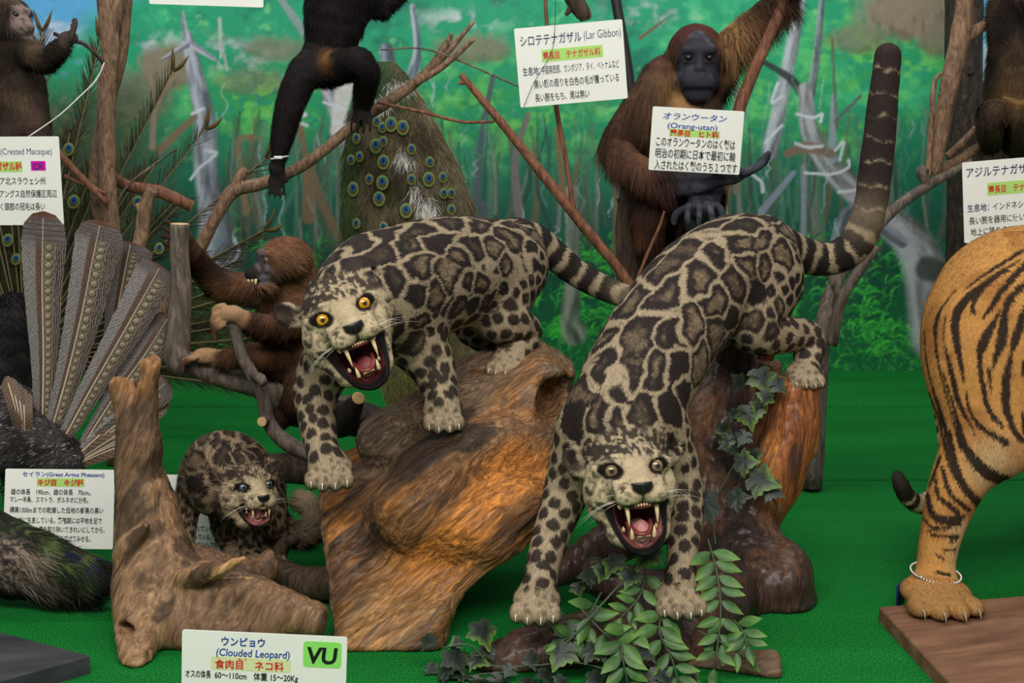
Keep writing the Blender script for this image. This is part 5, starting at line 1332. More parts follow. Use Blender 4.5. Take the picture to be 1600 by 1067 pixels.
def build_gibbon():
    Y = 3.86
    chains = [('torso', np.array([J(548, -150, Y, 50), J(540, -60, Y, 56), J(527, 10, Y, 50), J(516, 70, Y, 38), J(508, 98, Y, 32)])),
              ('leg', np.array([J(500, 94, Y - .02, 30), J(472, 120, Y - .06, 25), J(453, 165, Y - .08, 22), J(441, 215, Y - .08, 17), J(436, 250, Y - .08, 11), J(433, 262, Y - .08, 12)])),
              ('leg', np.array([J(512, 106, Y - .03, 28), J(540, 102, Y - .10, 24), J(562, 97, Y - .16, 22), J(572, 120, Y - .12, 20), J(566, 165, Y - .04, 14), J(564, 180, Y - .02, 12)])),
              ('arm', np.array([J(560, -20, Y, 30), J(592, 6, Y + .04, 22), J(640, -40, Y + .06, 18), J(690, -110, Y + .06, 14)])),
              ('arm', np.array([J(520, -110, Y, 30), J(460, -170, Y, 20), J(420, -230, Y, 15)])),
              ('head', np.array([J(556, -195, Y, 34), J(560, -225, Y - .03, 34)]))]
    hnd = P(432, 266, Y - .08); ft = P(566, 184, Y - .04)
    def extra(B):
        B.ell(hnd, (.017, .012, .028), None, .01); digits(B, hnd + np.array([0, -.004, -.02]), np.array([.05, 0, -1]), np.array([1, 0, 0]), np.array([0, 1, 0]), 4, .055, .0062, .015, .12, .12, .003)
        digits(B, hnd + np.array([.014, 0, .0]), np.array([.5, -.2, -1]), np.array([1, 0, 0]), np.array([0, 1, 0]), 1, .035, .006, 0, .1, k=.003)
        B.ell(ft, (.028, .03, .018), None, .01); digits(B, ft + np.array([0, -.02, .0]), np.array([0, -1, -.2]), np.array([1, 0, 0]), np.array([0, 0, 1]), 4, .055, .0065, .02, .6, .2, .003)
    def col(p, n):
        f = fbm(p * 40, 3, 4)
        c = np.tile(lin(31, 26, 26), (len(p), 1)) * (1 + .35 * f)[:, None]
        d = np.exp(-((p - P(507, 90, Y - .12)) ** 2 / np.array([.018, .2, .035]) ** 2).sum(1)); c = mixc(c, lin(128, 88, 46), .85 * d * sstep(-.2, .3, f))
        return c
    furry('gibbon', 'black gibbon hanging down with one foot on the pale branch', 'gibbon', P(508, 98, Y), chains, extra, col, 42000, .020, .0017, .0045, .3, .25, None, lambda p: (np.linalg.norm(p - hnd - np.array([0, 0, -.035]), axis=1) > .07) & (np.linalg.norm(p - ft - np.array([0, -.04, -.02]), axis=1) > .075), seed=5, k=.022)
    # identity band round its wrist
    c = P(437, 246, Y - .08); th = np.linspace(0, 2 * np.pi, 25); r = .0235
    V, F = tube(np.column_stack([c[0] + r * np.cos(th), c[1] + r * np.sin(th), c[2] + .004 * np.cos(th)]), .0024, 6, None, cap=False)
    o = mesh('wrist_band', V, F, mat('white_band', lin(228, 228, 224), .4), loc=c); tag(o, 'white band round the black gibbon\'s hanging wrist', 'band')
    V, F = box(c + np.array([.0, -.025, .001]), (.022, .003, .008), None, .001); mesh('clasp', V, F, mat('white_band', lin(228, 228, 224)), o)

def build_macaque():
    Y = 3.6
    c = P(14, 34, Y - .02); w = 66 * Y / FPX; M = head_frame(c, 38, -10, 0); Wl = lambda q: c + (np.asarray(q, float) * w) @ M.T; Lc = lambda p: (p - c) @ M / w
    chains = [('torso', np.array([J(16, 80, Y + .02, 32), J(28, 125, Y + .02, 38), J(36, 180, Y, 38), J(40, 212, Y, 34)])),
              ('arm', np.array([J(40, 76, Y - .03, 22), J(70, 92, Y - .10, 18), J(92, 74, Y - .14, 13), J(104, 62, Y - .14, 9)])),
              ('arm', np.array([J(-10, 85, Y, 22), J(-50, 140, Y - .1, 17), J(-70, 200, Y - .1, 13)])),
              ('leg', np.array([J(48, 196, Y - .03, 26), J(58, 222, Y - .10, 20), J(50, 262, Y - .08, 17), J(58, 285, Y - .1, 14)])),
              ('leg', np.array([J(20, 205, Y - .03, 28), J(10, 245, Y - .10, 22), J(20, 285, Y - .08, 15)])),
              ('neck', np.array([J(14, 44, Y, 28), J(18, 80, Y + .02, 34)]))]
    hnd = P(108, 59, Y - .14)
    def extra(B):
        def E(q, r, k=.05, op='add'): B.ell(Wl(q), np.array(r) * w, M, k * w, op)
        E((0, -.05, .1), (.5, .52, .5)); E((0, .42, -.22), (.26, .34, .24), .08); E((0, .3, .0), (.32, .3, .34), .08); E((0, -.1, .55), (.16, .3, .22), .1)
        B.cone(np.append(Wl((-.24, .42, .2)), .08 * w), np.append(Wl((.24, .42, .2)), .08 * w), .04 * w)
        for x in (-1, 1): E((x * .17, .56, .08), (.08, .1, .055), .04, 'sub')
        B.cone(np.append(Wl((-.2, .68, -.3)), .02 * w), np.append(Wl((.2, .68, -.3)), .02 * w), .02 * w, 'sub')
        B.ell(hnd, (.022, .018, .016), None, .01); digits(B, hnd + np.array([.01, -.01, .006]), np.array([.7, -.6, .3]), np.array([.3, .3, .9]), np.array([.3, -.3, -1]), 4, .042, .006, .014, .8, .15, .003)
    def face(p):
        q = Lc(p); return sstep(1, .85, np.sqrt((q[:, 0] / .33) ** 2 + ((q[:, 2] + .02) / .5) ** 2)) * sstep(.2, .35, q[:, 1]) * (np.linalg.norm(q, axis=1) < 1.3)
    def skin(p): return np.maximum(face(p), sstep(.06, .045, np.linalg.norm(p - hnd - np.array([.02, -.02, .01]), axis=1)))
    def col(p, n):
        f = fbm(p * 20, 3, 9); c = mixc(np.tile(lin(48, 38, 31), (len(p), 1)), lin(76, 62, 48), sstep(.0, .5, f)) 
        c = mixc(c, lin(98, 74, 60), .5 * np.exp(-(np.linalg.norm(p - P(55, 165, Y - .1), axis=1) / .06) ** 2))
        q = Lc(p); c = mixc(c, mixc(np.tile(lin(122, 104, 98), (len(p), 1)), lin(70, 60, 58), sstep(0, .4, fbm(p * 90, 2, 3))), face(p))
        return mixc(c, lin(66, 56, 52), skin(p) * (1 - face(p)))
    root = furry('crested_macaque', 'dark brown crested macaque gripping a twig at the upper left', 'monkey', P(44, 225, Y), chains, extra, col, 40000, .022, .0018, .005, .28, .3, None, lambda p: 1 - skin(p), seed=7)
    for x in (-1, 1):
        V, F = ball(Wl((x * .17, .47, .08)), .07 * w, 14, 10); mesh('eye', V, F, BLACKEYE, root)

def build_brown_monkey():
    Y = 3.36
    c = P(442, 408, Y - .05); w = 74 * Y / FPX; M = head_frame(c, -66, 4, 0); Wl = lambda q: c + (np.asarray(q, float) * w) @ M.T; Lc = lambda p: (p - c) @ M / w
    chains = [('torso', np.array([J(455, 440, Y + .04, 40), J(462, 490, Y + .06, 52), J(470, 550, Y + .06, 56), J(465, 600, Y + .04, 48)])),
              ('arm', np.array([J(432, 462, Y + .06, 26), J(380, 450, Y + .07, 24), J(345, 445, Y + .04, 22), J(316, 415, Y - .0, 18), J(296, 385, Y - .06, 13), J(288, 376, Y - .06, 10)])),
              ('arm', np.array([J(462, 500, Y - .04, 28), J(430, 512, Y - .16, 23), J(395, 505, Y - .22, 18), J(372, 494, Y - .24, 14)])),
              ('leg', np.array([J(458, 590, Y, 34), J(415, 560, Y - .12, 28), J(385, 556, Y - .16, 20), J(350, 558, Y - .16, 14), J(332, 556, Y - .15, 11)])),
              ('leg', np.array([J(480, 600, Y, 34), J(470, 612, Y - .14, 26), J(452, 640, Y - .1, 18), J(440, 652, Y - .12, 15)])),
              ('neck', np.array([J(446, 410, Y + .02, 32), J(456, 450, Y + .04, 40)]))]
    h1 = P(286, 372, Y - .07); h2 = P(360, 490, Y - .25); ft = P(318, 556, Y - .15)
    def extra(B):
        def E(q, r, k=.05, op='add'): B.ell(Wl(q), np.array(r) * w, M, k * w, op)
        E((0, -.08, .1), (.46, .56, .42)); E((0, .52, -.26), (.20, .32, .20), .10); E((0, .3, -.02), (.28, .3, .30), .08)
        B.cone(np.append(Wl((-.22, .42, .17)), .07 * w), np.append(Wl((.22, .42, .17)), .07 * w), .04 * w)
        E((0, .40, -.50), (.17, .24, .10), .06)
        for x in (-1, 1):
            E((x * .18, .52, .06), (.085, .10, .06), .04, 'sub'); E((x * .46, -.1, .0), (.05, .12, .17), .03); E((x * .50, -.06, .0), (.03, .07, .11), .02, 'sub')
        E((0, .76, -.40), (.19, .24, .055), .02, 'sub')
        for h, f, s, u in ((h1, (-.9, -.3, .3), (0, .3, 1), (.2, -1, 0)), (h2, (-.9, -.3, -.1), (0, .2, 1), (-.3, -.3, 1)), (ft, (-1, -.15, 0), (0, 1, 0), (0, 0, 1))):
            B.ell(h, (.026, .02, .019), None, .01); digits(B, h + unit(f) * .014, np.array(f, float), np.array(s, float), np.array(u, float), 4, .056, .0068, .021, .5, .2, .002)
    def face(p):
        q = Lc(p); return sstep(1, .82, np.sqrt((q[:, 0] / .29) ** 2 + ((q[:, 2] + .12) / .42) ** 2)) * sstep(.28, .42, q[:, 1]) * (np.linalg.norm(q, axis=1) < 1.4)
    def col(p, n):
        f = fbm(p * 24, 3, 12); c = mixc(np.tile(lin(98, 66, 44), (len(p), 1)), lin(62, 42, 30), sstep(-.1, .4, f))
        c = mixc(c, lin(150, 108, 70), .5 * sstep(.1, .5, -f)); q = Lc(p); hd = (np.linalg.norm(q, axis=1) < .85) * 1.0
        c = mixc(c, lin(122, 88, 62), .7 * hd); c = mixc(c, lin(118, 66, 48), .6 * hd * sstep(.25, .5, q[:, 2]))
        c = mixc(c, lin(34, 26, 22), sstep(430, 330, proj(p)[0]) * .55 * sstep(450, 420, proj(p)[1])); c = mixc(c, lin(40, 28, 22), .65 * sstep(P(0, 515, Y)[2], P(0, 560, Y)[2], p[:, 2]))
        hnd = sstep(.05, .03, np.minimum(np.linalg.norm(p - h2, axis=1), np.linalg.norm(p - ft, axis=1))); c = mixc(c, lin(168, 132, 98), hnd * .8)
        fc = mixc(np.tile(lin(104, 98, 104), (len(p), 1)), lin(58, 52, 54), sstep(.0, .4, fbm(p * 80, 2, 2))); fc = mixc(fc, lin(22, 18, 18), sstep(.13, .06, np.abs(q[:, 2] - .08) ) * .8)
        fc = mixc(fc, lin(34, 26, 26), sstep(.55, .68, q[:, 1]))
        return mixc(c, fc, face(p))
    def fm(p, d):
        q = Lc(p); hd = np.linalg.norm(q, axis=1) < .85; d[hd] = (-M[:, 1] + np.array([0, 0, -.35])); return d
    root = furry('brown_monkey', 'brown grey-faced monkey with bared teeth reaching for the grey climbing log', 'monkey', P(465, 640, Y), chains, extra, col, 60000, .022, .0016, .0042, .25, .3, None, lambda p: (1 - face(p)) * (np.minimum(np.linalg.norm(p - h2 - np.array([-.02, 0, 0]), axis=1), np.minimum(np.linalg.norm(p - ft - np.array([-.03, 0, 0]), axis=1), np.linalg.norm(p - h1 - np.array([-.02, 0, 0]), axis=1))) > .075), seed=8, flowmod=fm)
    for x in (-1, 1):
        V, F = ball(Wl((x * .18, .42, .06)), .075 * w, 14, 10); mesh('eye', V, F, mat('clouded_eye', lin(120, 104, 92), .08, coat=1), root)
    for i in range(6):
        x = (i - 2.5) / 2.5; b = Wl((x * .15, .79 - .12 * abs(x), -.335)); t = Wl((x * .15, .80 - .12 * abs(x), -.335 - (.12 if i in (0, 5) else .075)))
        V, F = tube(np.array([b, (b + t) / 2, t]), np.array([.03, .028, .012]) * w, 8, 5); mesh('tooth', V, F, TOOTH, root)

def build_agile_gibbon():
    Y = 3.98
    chains = [('torso', np.array([J(1592, 70, Y, 40), J(1590, 130, Y, 48), J(1590, 190, Y, 44)])), ('arm', np.array([J(1575, 75, Y - .02, 24), J(1564, 30, Y - .03, 20), J(1572, -40, Y - .03, 17), J(1590, -110, Y, 13)])),
              ('arm', np.array([J(1620, 70, Y, 24), J(1650, 120, Y - .1, 18), J(1640, 180, Y - .12, 13)])),
              ('leg', np.array([J(1575, 190, Y - .03, 30), J(1552, 178, Y - .16, 23), J(1548, 212, Y - .10, 17), J(1546, 228, Y - .06, 11)])), ('leg', np.array([J(1610, 195, Y - .03, 30), J(1612, 185, Y - .17, 23), J(1600, 220, Y - .10, 17), J(1596, 234, Y - .06, 11)])),
              ('head', np.array([J(1600, 20, Y, 32), J(1602, 0, Y - .03, 33)]))]
    def extra(B):
        for x, y in ((1544, 234), (1592, 238)):
            f = P(x, y, Y - .04); B.ell(f, (.022, .03, .014), None, .008); digits(B, f + np.array([0, -.02, .004]), np.array([0, -1, 0]), np.array([1, 0, 0]), np.array([0, 0, 1]), 4, .045, .006, .016, .65, .2, .003)
    def col(p, n):
        f = fbm(p * 22, 3, 12); c = mixc(np.tile(lin(66, 52, 40), (len(p), 1)), lin(38, 30, 26), sstep(-.1, .4, f))
        return mixc(c, lin(128, 96, 56), .75 * np.exp(-(np.linalg.norm(p - P(1580, 165, Y - .1), axis=1) / .07) ** 2))
    furry('agile_gibbon', 'shaggy brown gibbon sitting on a branch at the upper right edge', 'gibbon', P(1590, 235, Y), chains, extra, col, 40000, .026, .0018, .005, .35, .25, None, None, seed=9)

STRIPES_A = [([(640, 70), (560, 120), (450, 190), (350, 260)], [14, 14, 12, 6]), ([(300, 270), (225, 370), (185, 470)], [6, 8, 5]), ([(230, 360), (203, 450), (202, 540), (215, 640), (250, 780), (300, 950), (330, 1066)], [6, 14, 14, 13, 15, 18, 22]),
    ([(560, 170), (450, 240), (370, 300), (310, 380), (300, 470), (320, 600), (345, 720)], [16, 22, 32, 38, 36, 28, 12]), ([(620, 120), (480, 210), (410, 290), (390, 350)], [10, 22, 26, 14]), ([(388, 370), (396, 380)], [24, 24]),
    ([(660, 130), (560, 240), (490, 340), (440, 410)], [28, 30, 22, 10]), ([(660, 225), (580, 310), (550, 390), (535, 520), (490, 660)], [22, 34, 28, 46, 12]), ([(525, 375), (450, 520), (425, 600), (435, 720), (470, 870), (540, 960)], [12, 46, 26, 22, 26, 14]),
    ([(470, 670), (480, 770)], [16, 9]), ([(655, 360), (610, 500), (585, 590), (560, 720), (555, 850), (600, 980), (655, 1040)], [30, 40, 18, 38, 36, 26, 20]), ([(650, 630), (646, 700)], [18, 12]), ([(640, 890), (650, 990)], [16, 22]),
    ([(245, 540), (285, 700), (320, 840), (400, 990)], [10, 22, 22, 6]), ([(250, 400), (240, 520)], [5, 6]), ([(355, 780), (370, 870), (430, 960), (560, 1040)], [7, 12, 18, 30]), ([(145, 480), (150, 600), (180, 740), (230, 900), (280, 1066)], [6, 8, 9, 18, 22]),
    ([(185, 760), (240, 960)], [7, 9]), ([(240, 690), (300, 880), (350, 1060)], [6, 12, 26]), ([(165, 790), (220, 930), (245, 1066)], [7, 9, 8])]
STRIPES_B = [([(325, -10), (380, 90), (450, 160), (560, 210)], [24, 34, 46, 38]), ([(285, -10), (310, 120), (350, 220), (430, 310)], [20, 24, 28, 34]), ([(262, 10), (290, 130), (322, 200)], [12, 15, 8]), ([(255, 140), (290, 250), (370, 320)], [14, 17, 20]),
    ([(225, 180), (240, 260), (320, 330)], [10, 16, 22]), ([(190, 250), (215, 340), (280, 365), (345, 350)], [14, 24, 30, 16]), ([(170, 350), (220, 400), (330, 380)], [6, 12, 14]), ([(190, 410), (240, 435), (320, 430)], [6, 13, 11]), ([(265, 495), (310, 492)], [12, 14]),
    ([(230, 515), (260, 530)], [10, 8]), ([(230, 590), (285, 600)], [12, 12]), ([(290, 455), (320, 440)], [12, 14]), ([(470, 265), (540, 248)], [14, 22]), ([(248, 90), (218, 170), (200, 215)], [12, 9, 6])]

def build_tiger():
    rng = np.random.default_rng(31)
    leg = np.array([J(1600, 500, 3.05, 140), J(1556, 560, 2.98, 112), J(1545, 630, 2.93, 84), J(1524, 700, 2.89, 56), J(1490, 770, 2.86, 42), J(1467, 850, 2.83, 32), J(1461, 905, 2.80, 31)])
    trunk = np.array([J(1610, 520, 3.06, 158), J(1750, 510, 2.95, 165), J(1920, 520, 2.82, 160), J(2080, 540, 2.72, 165)])
    knee = np.array([J(1560, 620, 2.94, 70), J(1570, 690, 2.86, 50)])
    leg2 = np.array([J(1680, 560, 3.3, 100), J(1700, 660, 3.3, 66), J(1670, 740, 3.34, 42), J(1660, 830, 3.3, 32), J(1650, 890, 3.26, 32)])
    f1 = np.array([J(2060, 600, 2.62, 90), J(2050, 760, 2.6, 58), J(2050, 960, 2.58, 44)]); f2 = np.array([J(2110, 600, 2.9, 80), J(2110, 760, 2.9, 50), J(2110, 900, 2.88, 40)])
    neck = np.array([J(2080, 520, 2.72, 140), J(2220, 440, 2.6, 110), J(2260, 430, 2.55, 105)])
    tail = np.array([J(1500, 470, 3.25, 26), J(1470, 560, 3.34, 22), J(1482, 660, 3.34, 20), J(1486, 725, 3.26, 19), J(1470, 768, 3.2, 18), J(1440, 788, 3.15, 16), J(1418, 776, 3.12, 14), J(1408, 758, 3.1, 13), J(1403, 745, 3.1, 10)])
    skel = [('leg', leg), ('trunk', trunk), ('leg', knee), ('leg', leg2), ('leg', f1), ('leg', f2), ('neck', neck), ('tail', tail)]
    root = empty('tiger', (*FL(1640, 960, .03)[:2], .03), 'orange and black striped tiger seen from its hindquarters, standing on the brown board', 'tiger')
    B = SDF(.0055)
    for nm, js in skel: B.chain(js, .06 if nm in ('trunk', 'leg', 'neck') else .025)
    pc = FL(1464, 960, .085); sk = list(skel)
    pc = np.array([P(1464, 945, 2.72)[0], 2.72, .03 + .027])
    tips = paw(B, sk, pc, np.array([.04, -1, 0]), .152, 'leg', .36, .018)
    for px, Y in ((1650, 3.2), (2050, 2.52), (2110, 2.82)): paw(B, sk, np.array([P(px, 950, Y)[0], Y, .03 + .05]), np.array([.3, -1, 0]), .14, 'leg', .7)
    hc = P(2290, 430, 2.5); B.ell(hc, (.13, .14, .13), None, .05); B.ell(hc + np.array([.03, -.13, -.03]), (.075, .09, .065), None, .04)
    for x in (-.1, .1): B.ell(hc + np.array([x, .03, .13]), (.04, .02, .04), None, .02)
    V, Q = B.run(); V = smoothv(V, Q, 1, .4); N = vnormals(V, Q); VB = V
    # the stripes as points along curves on the flank
    SP = []
    for lst, ox, oy, k in ((STRIPES_A, 1400, 370, .309), (STRIPES_B, 1380, 680, .3624)):
        for pts, wd in lst:
            q = np.column_stack([np.array(pts, float) * k + [ox, oy], np.array(wd) * k * .58 + .5]); SP.append(resample(q, 40))
    def col(p, n):
        f = fbm(p * 18, 3, 3); hi = fbm(p * 200, 2, 4)
        px, py = proj(p)
        c = mixc(np.tile(lin(184, 132, 70), (len(p), 1)), lin(158, 106, 54), sstep(0, .5, f))
        u = (px - 1380) / .3624; v = (py - 680) / .3624
        pale = np.exp(-((u - 480) / 110) ** 2 - ((v - 150) / 130) ** 2); pale = np.maximum(pale, sstep(-.3, -.7, n[:, 2])); pale = np.maximum(pale, .8 * sstep(250, 330, u) * sstep(330, 400, v) * sstep(640, 560, v))
        c = mixc(c, lin(206, 178, 132), .85 * np.clip(pale, 0, 1)); c = mixc(c, lin(150, 112, 66), .8 * sstep(600, 680, v))
        jx, jy = px + 1.2 * hi, py + 1.0 * hi
        front = (n @ np.array([0, -1, .1]) > -.8) & (px < 1612) & (p[:, 1] < 3.22)
        s = np.zeros(len(p))
        for q in SP:
            k = (jx > q[:, 0].min() - 12) & (jx < q[:, 0].max() + 12) & (jy > q[:, 1].min() - 12) & (jy < q[:, 1].max() + 12)
            if not k.any(): continue
            d = np.sqrt((jx[k, None] - q[None, :, 0]) ** 2 + (jy[k, None] - q[None, :, 1]) ** 2) - q[None, :, 2]
            s[k] = np.maximum(s[k], sstep(.8, -.8, d.min(1)))
        idx, arc, dr, _ = seg_info(p, sk); isT = np.array([k == 'tail' for k, _ in sk])[idx]
        g = np.sin(arc * 46 + 3 * f + (p[:, 2]) * 5 + p[:, 0] * 9) + .5 * f; gen = sstep(.45, .7, g)
        s = np.where(front, s, gen); s = np.where(isT, sstep(.0, .35, np.sin(arc * 145)), s)
        c = mixc(c, lin(196, 176, 140), 1.0 * isT * .85)
        s = np.where(isT & (arc > .68), 1, s)
        L = np.linalg.norm(p - np.array([hc[0], hc[1], hc[2]]), axis=1)
        return mixc(c, lin(24, 20, 18), s * .96) * (1 + .12 * hi[:, None])
    def flow(p):
        d = seg_info(p, sk)[2].copy(); d[:, 2] -= .9; return d
    AV, AF, AC, AN = with_fur(V, Q, N, col, 150000, .0085, .0014, flow, rng, .22, mask=lambda p: 1.0 * (p[:, 0] < 1.45))
    mesh('body', AV, AF, FUR, root, AC, nrm=AN)
    claws(tips, root, .028, .0034, mat('dark_claw', lin(150, 138, 116), .4, noise=(90, .35)))
    for x in (-.055, .06):
        V, F = ball(hc + np.array([x, -.115, .03]), .016, 12, 8); mesh('eye', V, F, BLACKEYE, root)
    # ball chain with its blue tag round the ankle
    t = empty('ankle_chain', P(1460, 905, 2.8), 'silver ball chain with a blue tag round the tiger\'s ankle', 'chain')
    c = P(1462, 895, 2.772); m = MB(); r = .049; nb = 50
    for k in range(nb):
        a = 2 * np.pi * k / nb
        Vb, Fb = ball(c + np.array([r * math.cos(a), r * 1.22 * math.sin(a), .003 * math.sin(a) - .003 * math.cos(a)]), .0034, 8, 6); m.add(Vb, Fb)
    cm = mat('chain_metal', lin(205, 205, 205), .25, 1)
    m.build('ball_chain', cm, t)
    V, F = box(P(1440, 903, 2.755), (.012, .006, .008), None, .002); mesh('clasp', V, F, cm, t)
    a = P(1407, 928, 2.78); R = np.array(Matrix.Rotation(.9, 3, 'Z') @ Matrix.Rotation(-.08, 3, 'Y'))
    V, F = box(a, (.038, .004, .052), R, .0018); mesh('blue_tag', V, F, mat('blue_tag', lin(24, 52, 108), .35), t)

build_orangutan(); build_gibbon(); build_macaque(); build_brown_monkey(); build_agile_gibbon(); build_tiger()
# ================================================================== birds
FEATH = colmat('feather_vane', .6, .3, (500, .1))
SHAFT = mat('feather_shaft', lin(206, 188, 158), .5)

def vane_grid(axis, wl, wr, nrm, nu, nv, cup=.12):
    """surface along a polyline axis (n,3): left/right half widths per sample"""
    A = resample(axis, nv); T = unit(np.gradient(A, axis=0)); S = unit(np.cross(T, nrm)); Nn = np.cross(S, T)
    u = np.linspace(-1, 1, nu)
    W = np.where(u[None] < 0, wl[:, None], wr[:, None])
    V = A[:, None] + S[:, None] * (u[None] * W)[..., None] - Nn[:, None] * (cup * np.abs(u[None]) ** 1.6 * W)[..., None]
    i = np.arange(nv - 1)[:, None] * nu; j = np.arange(nu - 1)[None]
    F = np.stack([i + j, i + j + 1, i + nu + j + 1, i + nu + j], -1).reshape(-1, 4)
    return V, F, A, S, Nn, u, W

def argus_feather(root, ax, wl, wr, seed, oc=(5.8, 2.6), Yn=0):
    """one secondary of the great argus: ax = (px,py,Y) from root to tip, half widths in pixels"""
    js = np.array([J(*q, 1)[:3] for q in ax]); k = js[:, 1].mean() / FPX
    nv, nu = 260, 61; t = np.linspace(0, 1, nv)
    prof = np.interp(t, [0, .12, .5, .85, .94, .985, 1], [.22, .42, .74, 1, .86, .5, .06])
    rag = 1 + .035 * fbm(np.column_stack([t * 40, t * 0 + seed, t * 0]), 3, seed)
    nrm = np.array([0, -1, .25])
    V, F, A, S, Nn, u, W = vane_grid(js, 1.1 * wl * k * prof * rag, 1.1 * wr * k * prof, nrm, nu, nv)
    L = np.linalg.norm(np.diff(A, axis=0), axis=1).sum() / k            # pixels long
    s = (t * L)[:, None] + 0 * u[None]; x = (u[None] * W) / k           # pixel coordinates on the feather
    P3 = np.column_stack([x.ravel(), s.ravel(), np.full(x.size, seed * 5.)])
    n1 = fbm(P3 / 9, 3, seed).reshape(x.shape); n2 = fbm(P3 / 3, 2, seed + 1).reshape(x.shape)
    c = np.tile(lin(92, 78, 68), x.shape + (1,)).reshape(*x.shape, 3).copy()
    # outer (left) vane: grey with rows of dark dots, plain brown by the shaft
    lft = sstep(.5, -.5, x)
    a = (s + x * .9 + 3.5 * n1) / 3.6; b = (x + 1.5 * n2) / 3.3 + .5 * np.floor(a)
    dots = sstep(.36, .22, np.sqrt(((a % 1) - .5) ** 2 + ((b % 1) - .5) ** 2))
    lc = mixc(np.tile(lin(158, 150, 146), x.shape + (1,)).reshape(*x.shape, 3), lin(48, 40, 38), dots * .9)
    inner = sstep(-wl * .42, -wl * .30, x / np.maximum(prof[:, None], .3)); lc = mixc(lc, mixc(lin(112, 86, 72) * np.ones(x.shape + (3,)), lin(36, 28, 26), dots * .8), inner)
    # inner (right) vane: wavy dark lines along the feather
    ln = np.sin((x * 1.15 + 2.2 * n1 + .9 * np.sin(s / 9)) * 1.55); rc = mixc(lin(134, 120, 108) * np.ones(x.shape + (3,)), lin(44, 34, 30), sstep(-.25, .25, ln))
    c = mixc(rc, lc, lft)
    # eye spots beside the shaft
    pos = L * .10; span = 7.0; spots = []
    while pos < L * .86:
        r = np.interp(pos / L, [0, 1], [oc[1], oc[0]]); r *= 1.12; spots.append((pos, r)); pos += r * 2.6
    band = sstep(2.2, 1.2, np.abs(x - 8.5 * prof[:, None]) / 6 / prof[:, None]); c = mixc(c, lin(120, 108, 98), .5 * band * (1 - lft))
    for ps, r in spots:
        cx = 2.0 + r * 1.25; d = np.sqrt((x - cx) ** 2 + (s - ps) ** 2) / r; m = d < 1.8
        if not m.any(): continue
        ball_ = mixc(lin(122, 104, 78) * np.ones(d[m].shape + (3,)), lin(196, 182, 150), sstep(-.5, .8, (s[m] - ps) / r * .8 - (x[m] - cx) / r * .4)); ball_ = mixc(ball_, lin(150, 116, 66), .6 * sstep(.2, .9, -(s[m] - ps) / r))
        cc = mixc(c[m], lin(160, 148, 132), sstep(1.6, 1.45, d[m]) * .8); cc = mixc(cc, lin(26, 20, 18), sstep(1.3, 1.18, d[m])); cc = mixc(cc, ball_, sstep(1.0, .9, d[m])); c[m] = cc
    # tip: dusky with white specks and a brown end
    tp = sstep(.80, .90, t)[:, None] * np.ones(x.shape)
    wd = sstep(.30, .16, np.sqrt((((s / 3.4) % 1) - .5) ** 2 + (((x / 3.4 + .5 * np.floor(s / 3.4)) % 1) - .5) ** 2))
    tc = mixc(lin(76, 64, 60) * np.ones(x.shape + (3,)), lin(196, 188, 182), wd * .85); tc = mixc(tc, lin(104, 66, 46), sstep(.95, .99, t)[:, None] * np.ones(x.shape))
    c = mixc(c, tc, tp)
    c *= (.78 + .12 * n2)[..., None]
    o = mesh('wing_feather', V.reshape(-1, 3), F, FEATH, root, c.reshape(-1, 3))
    Vs, Fs = tube(A[4:-6:6] + np.array([0, -.0016, 0]), np.linspace(1.7, .5, len(A[4:-6:6])) * k, 6)
    mesh('shaft', Vs, Fs, SHAFT, o)
    return o

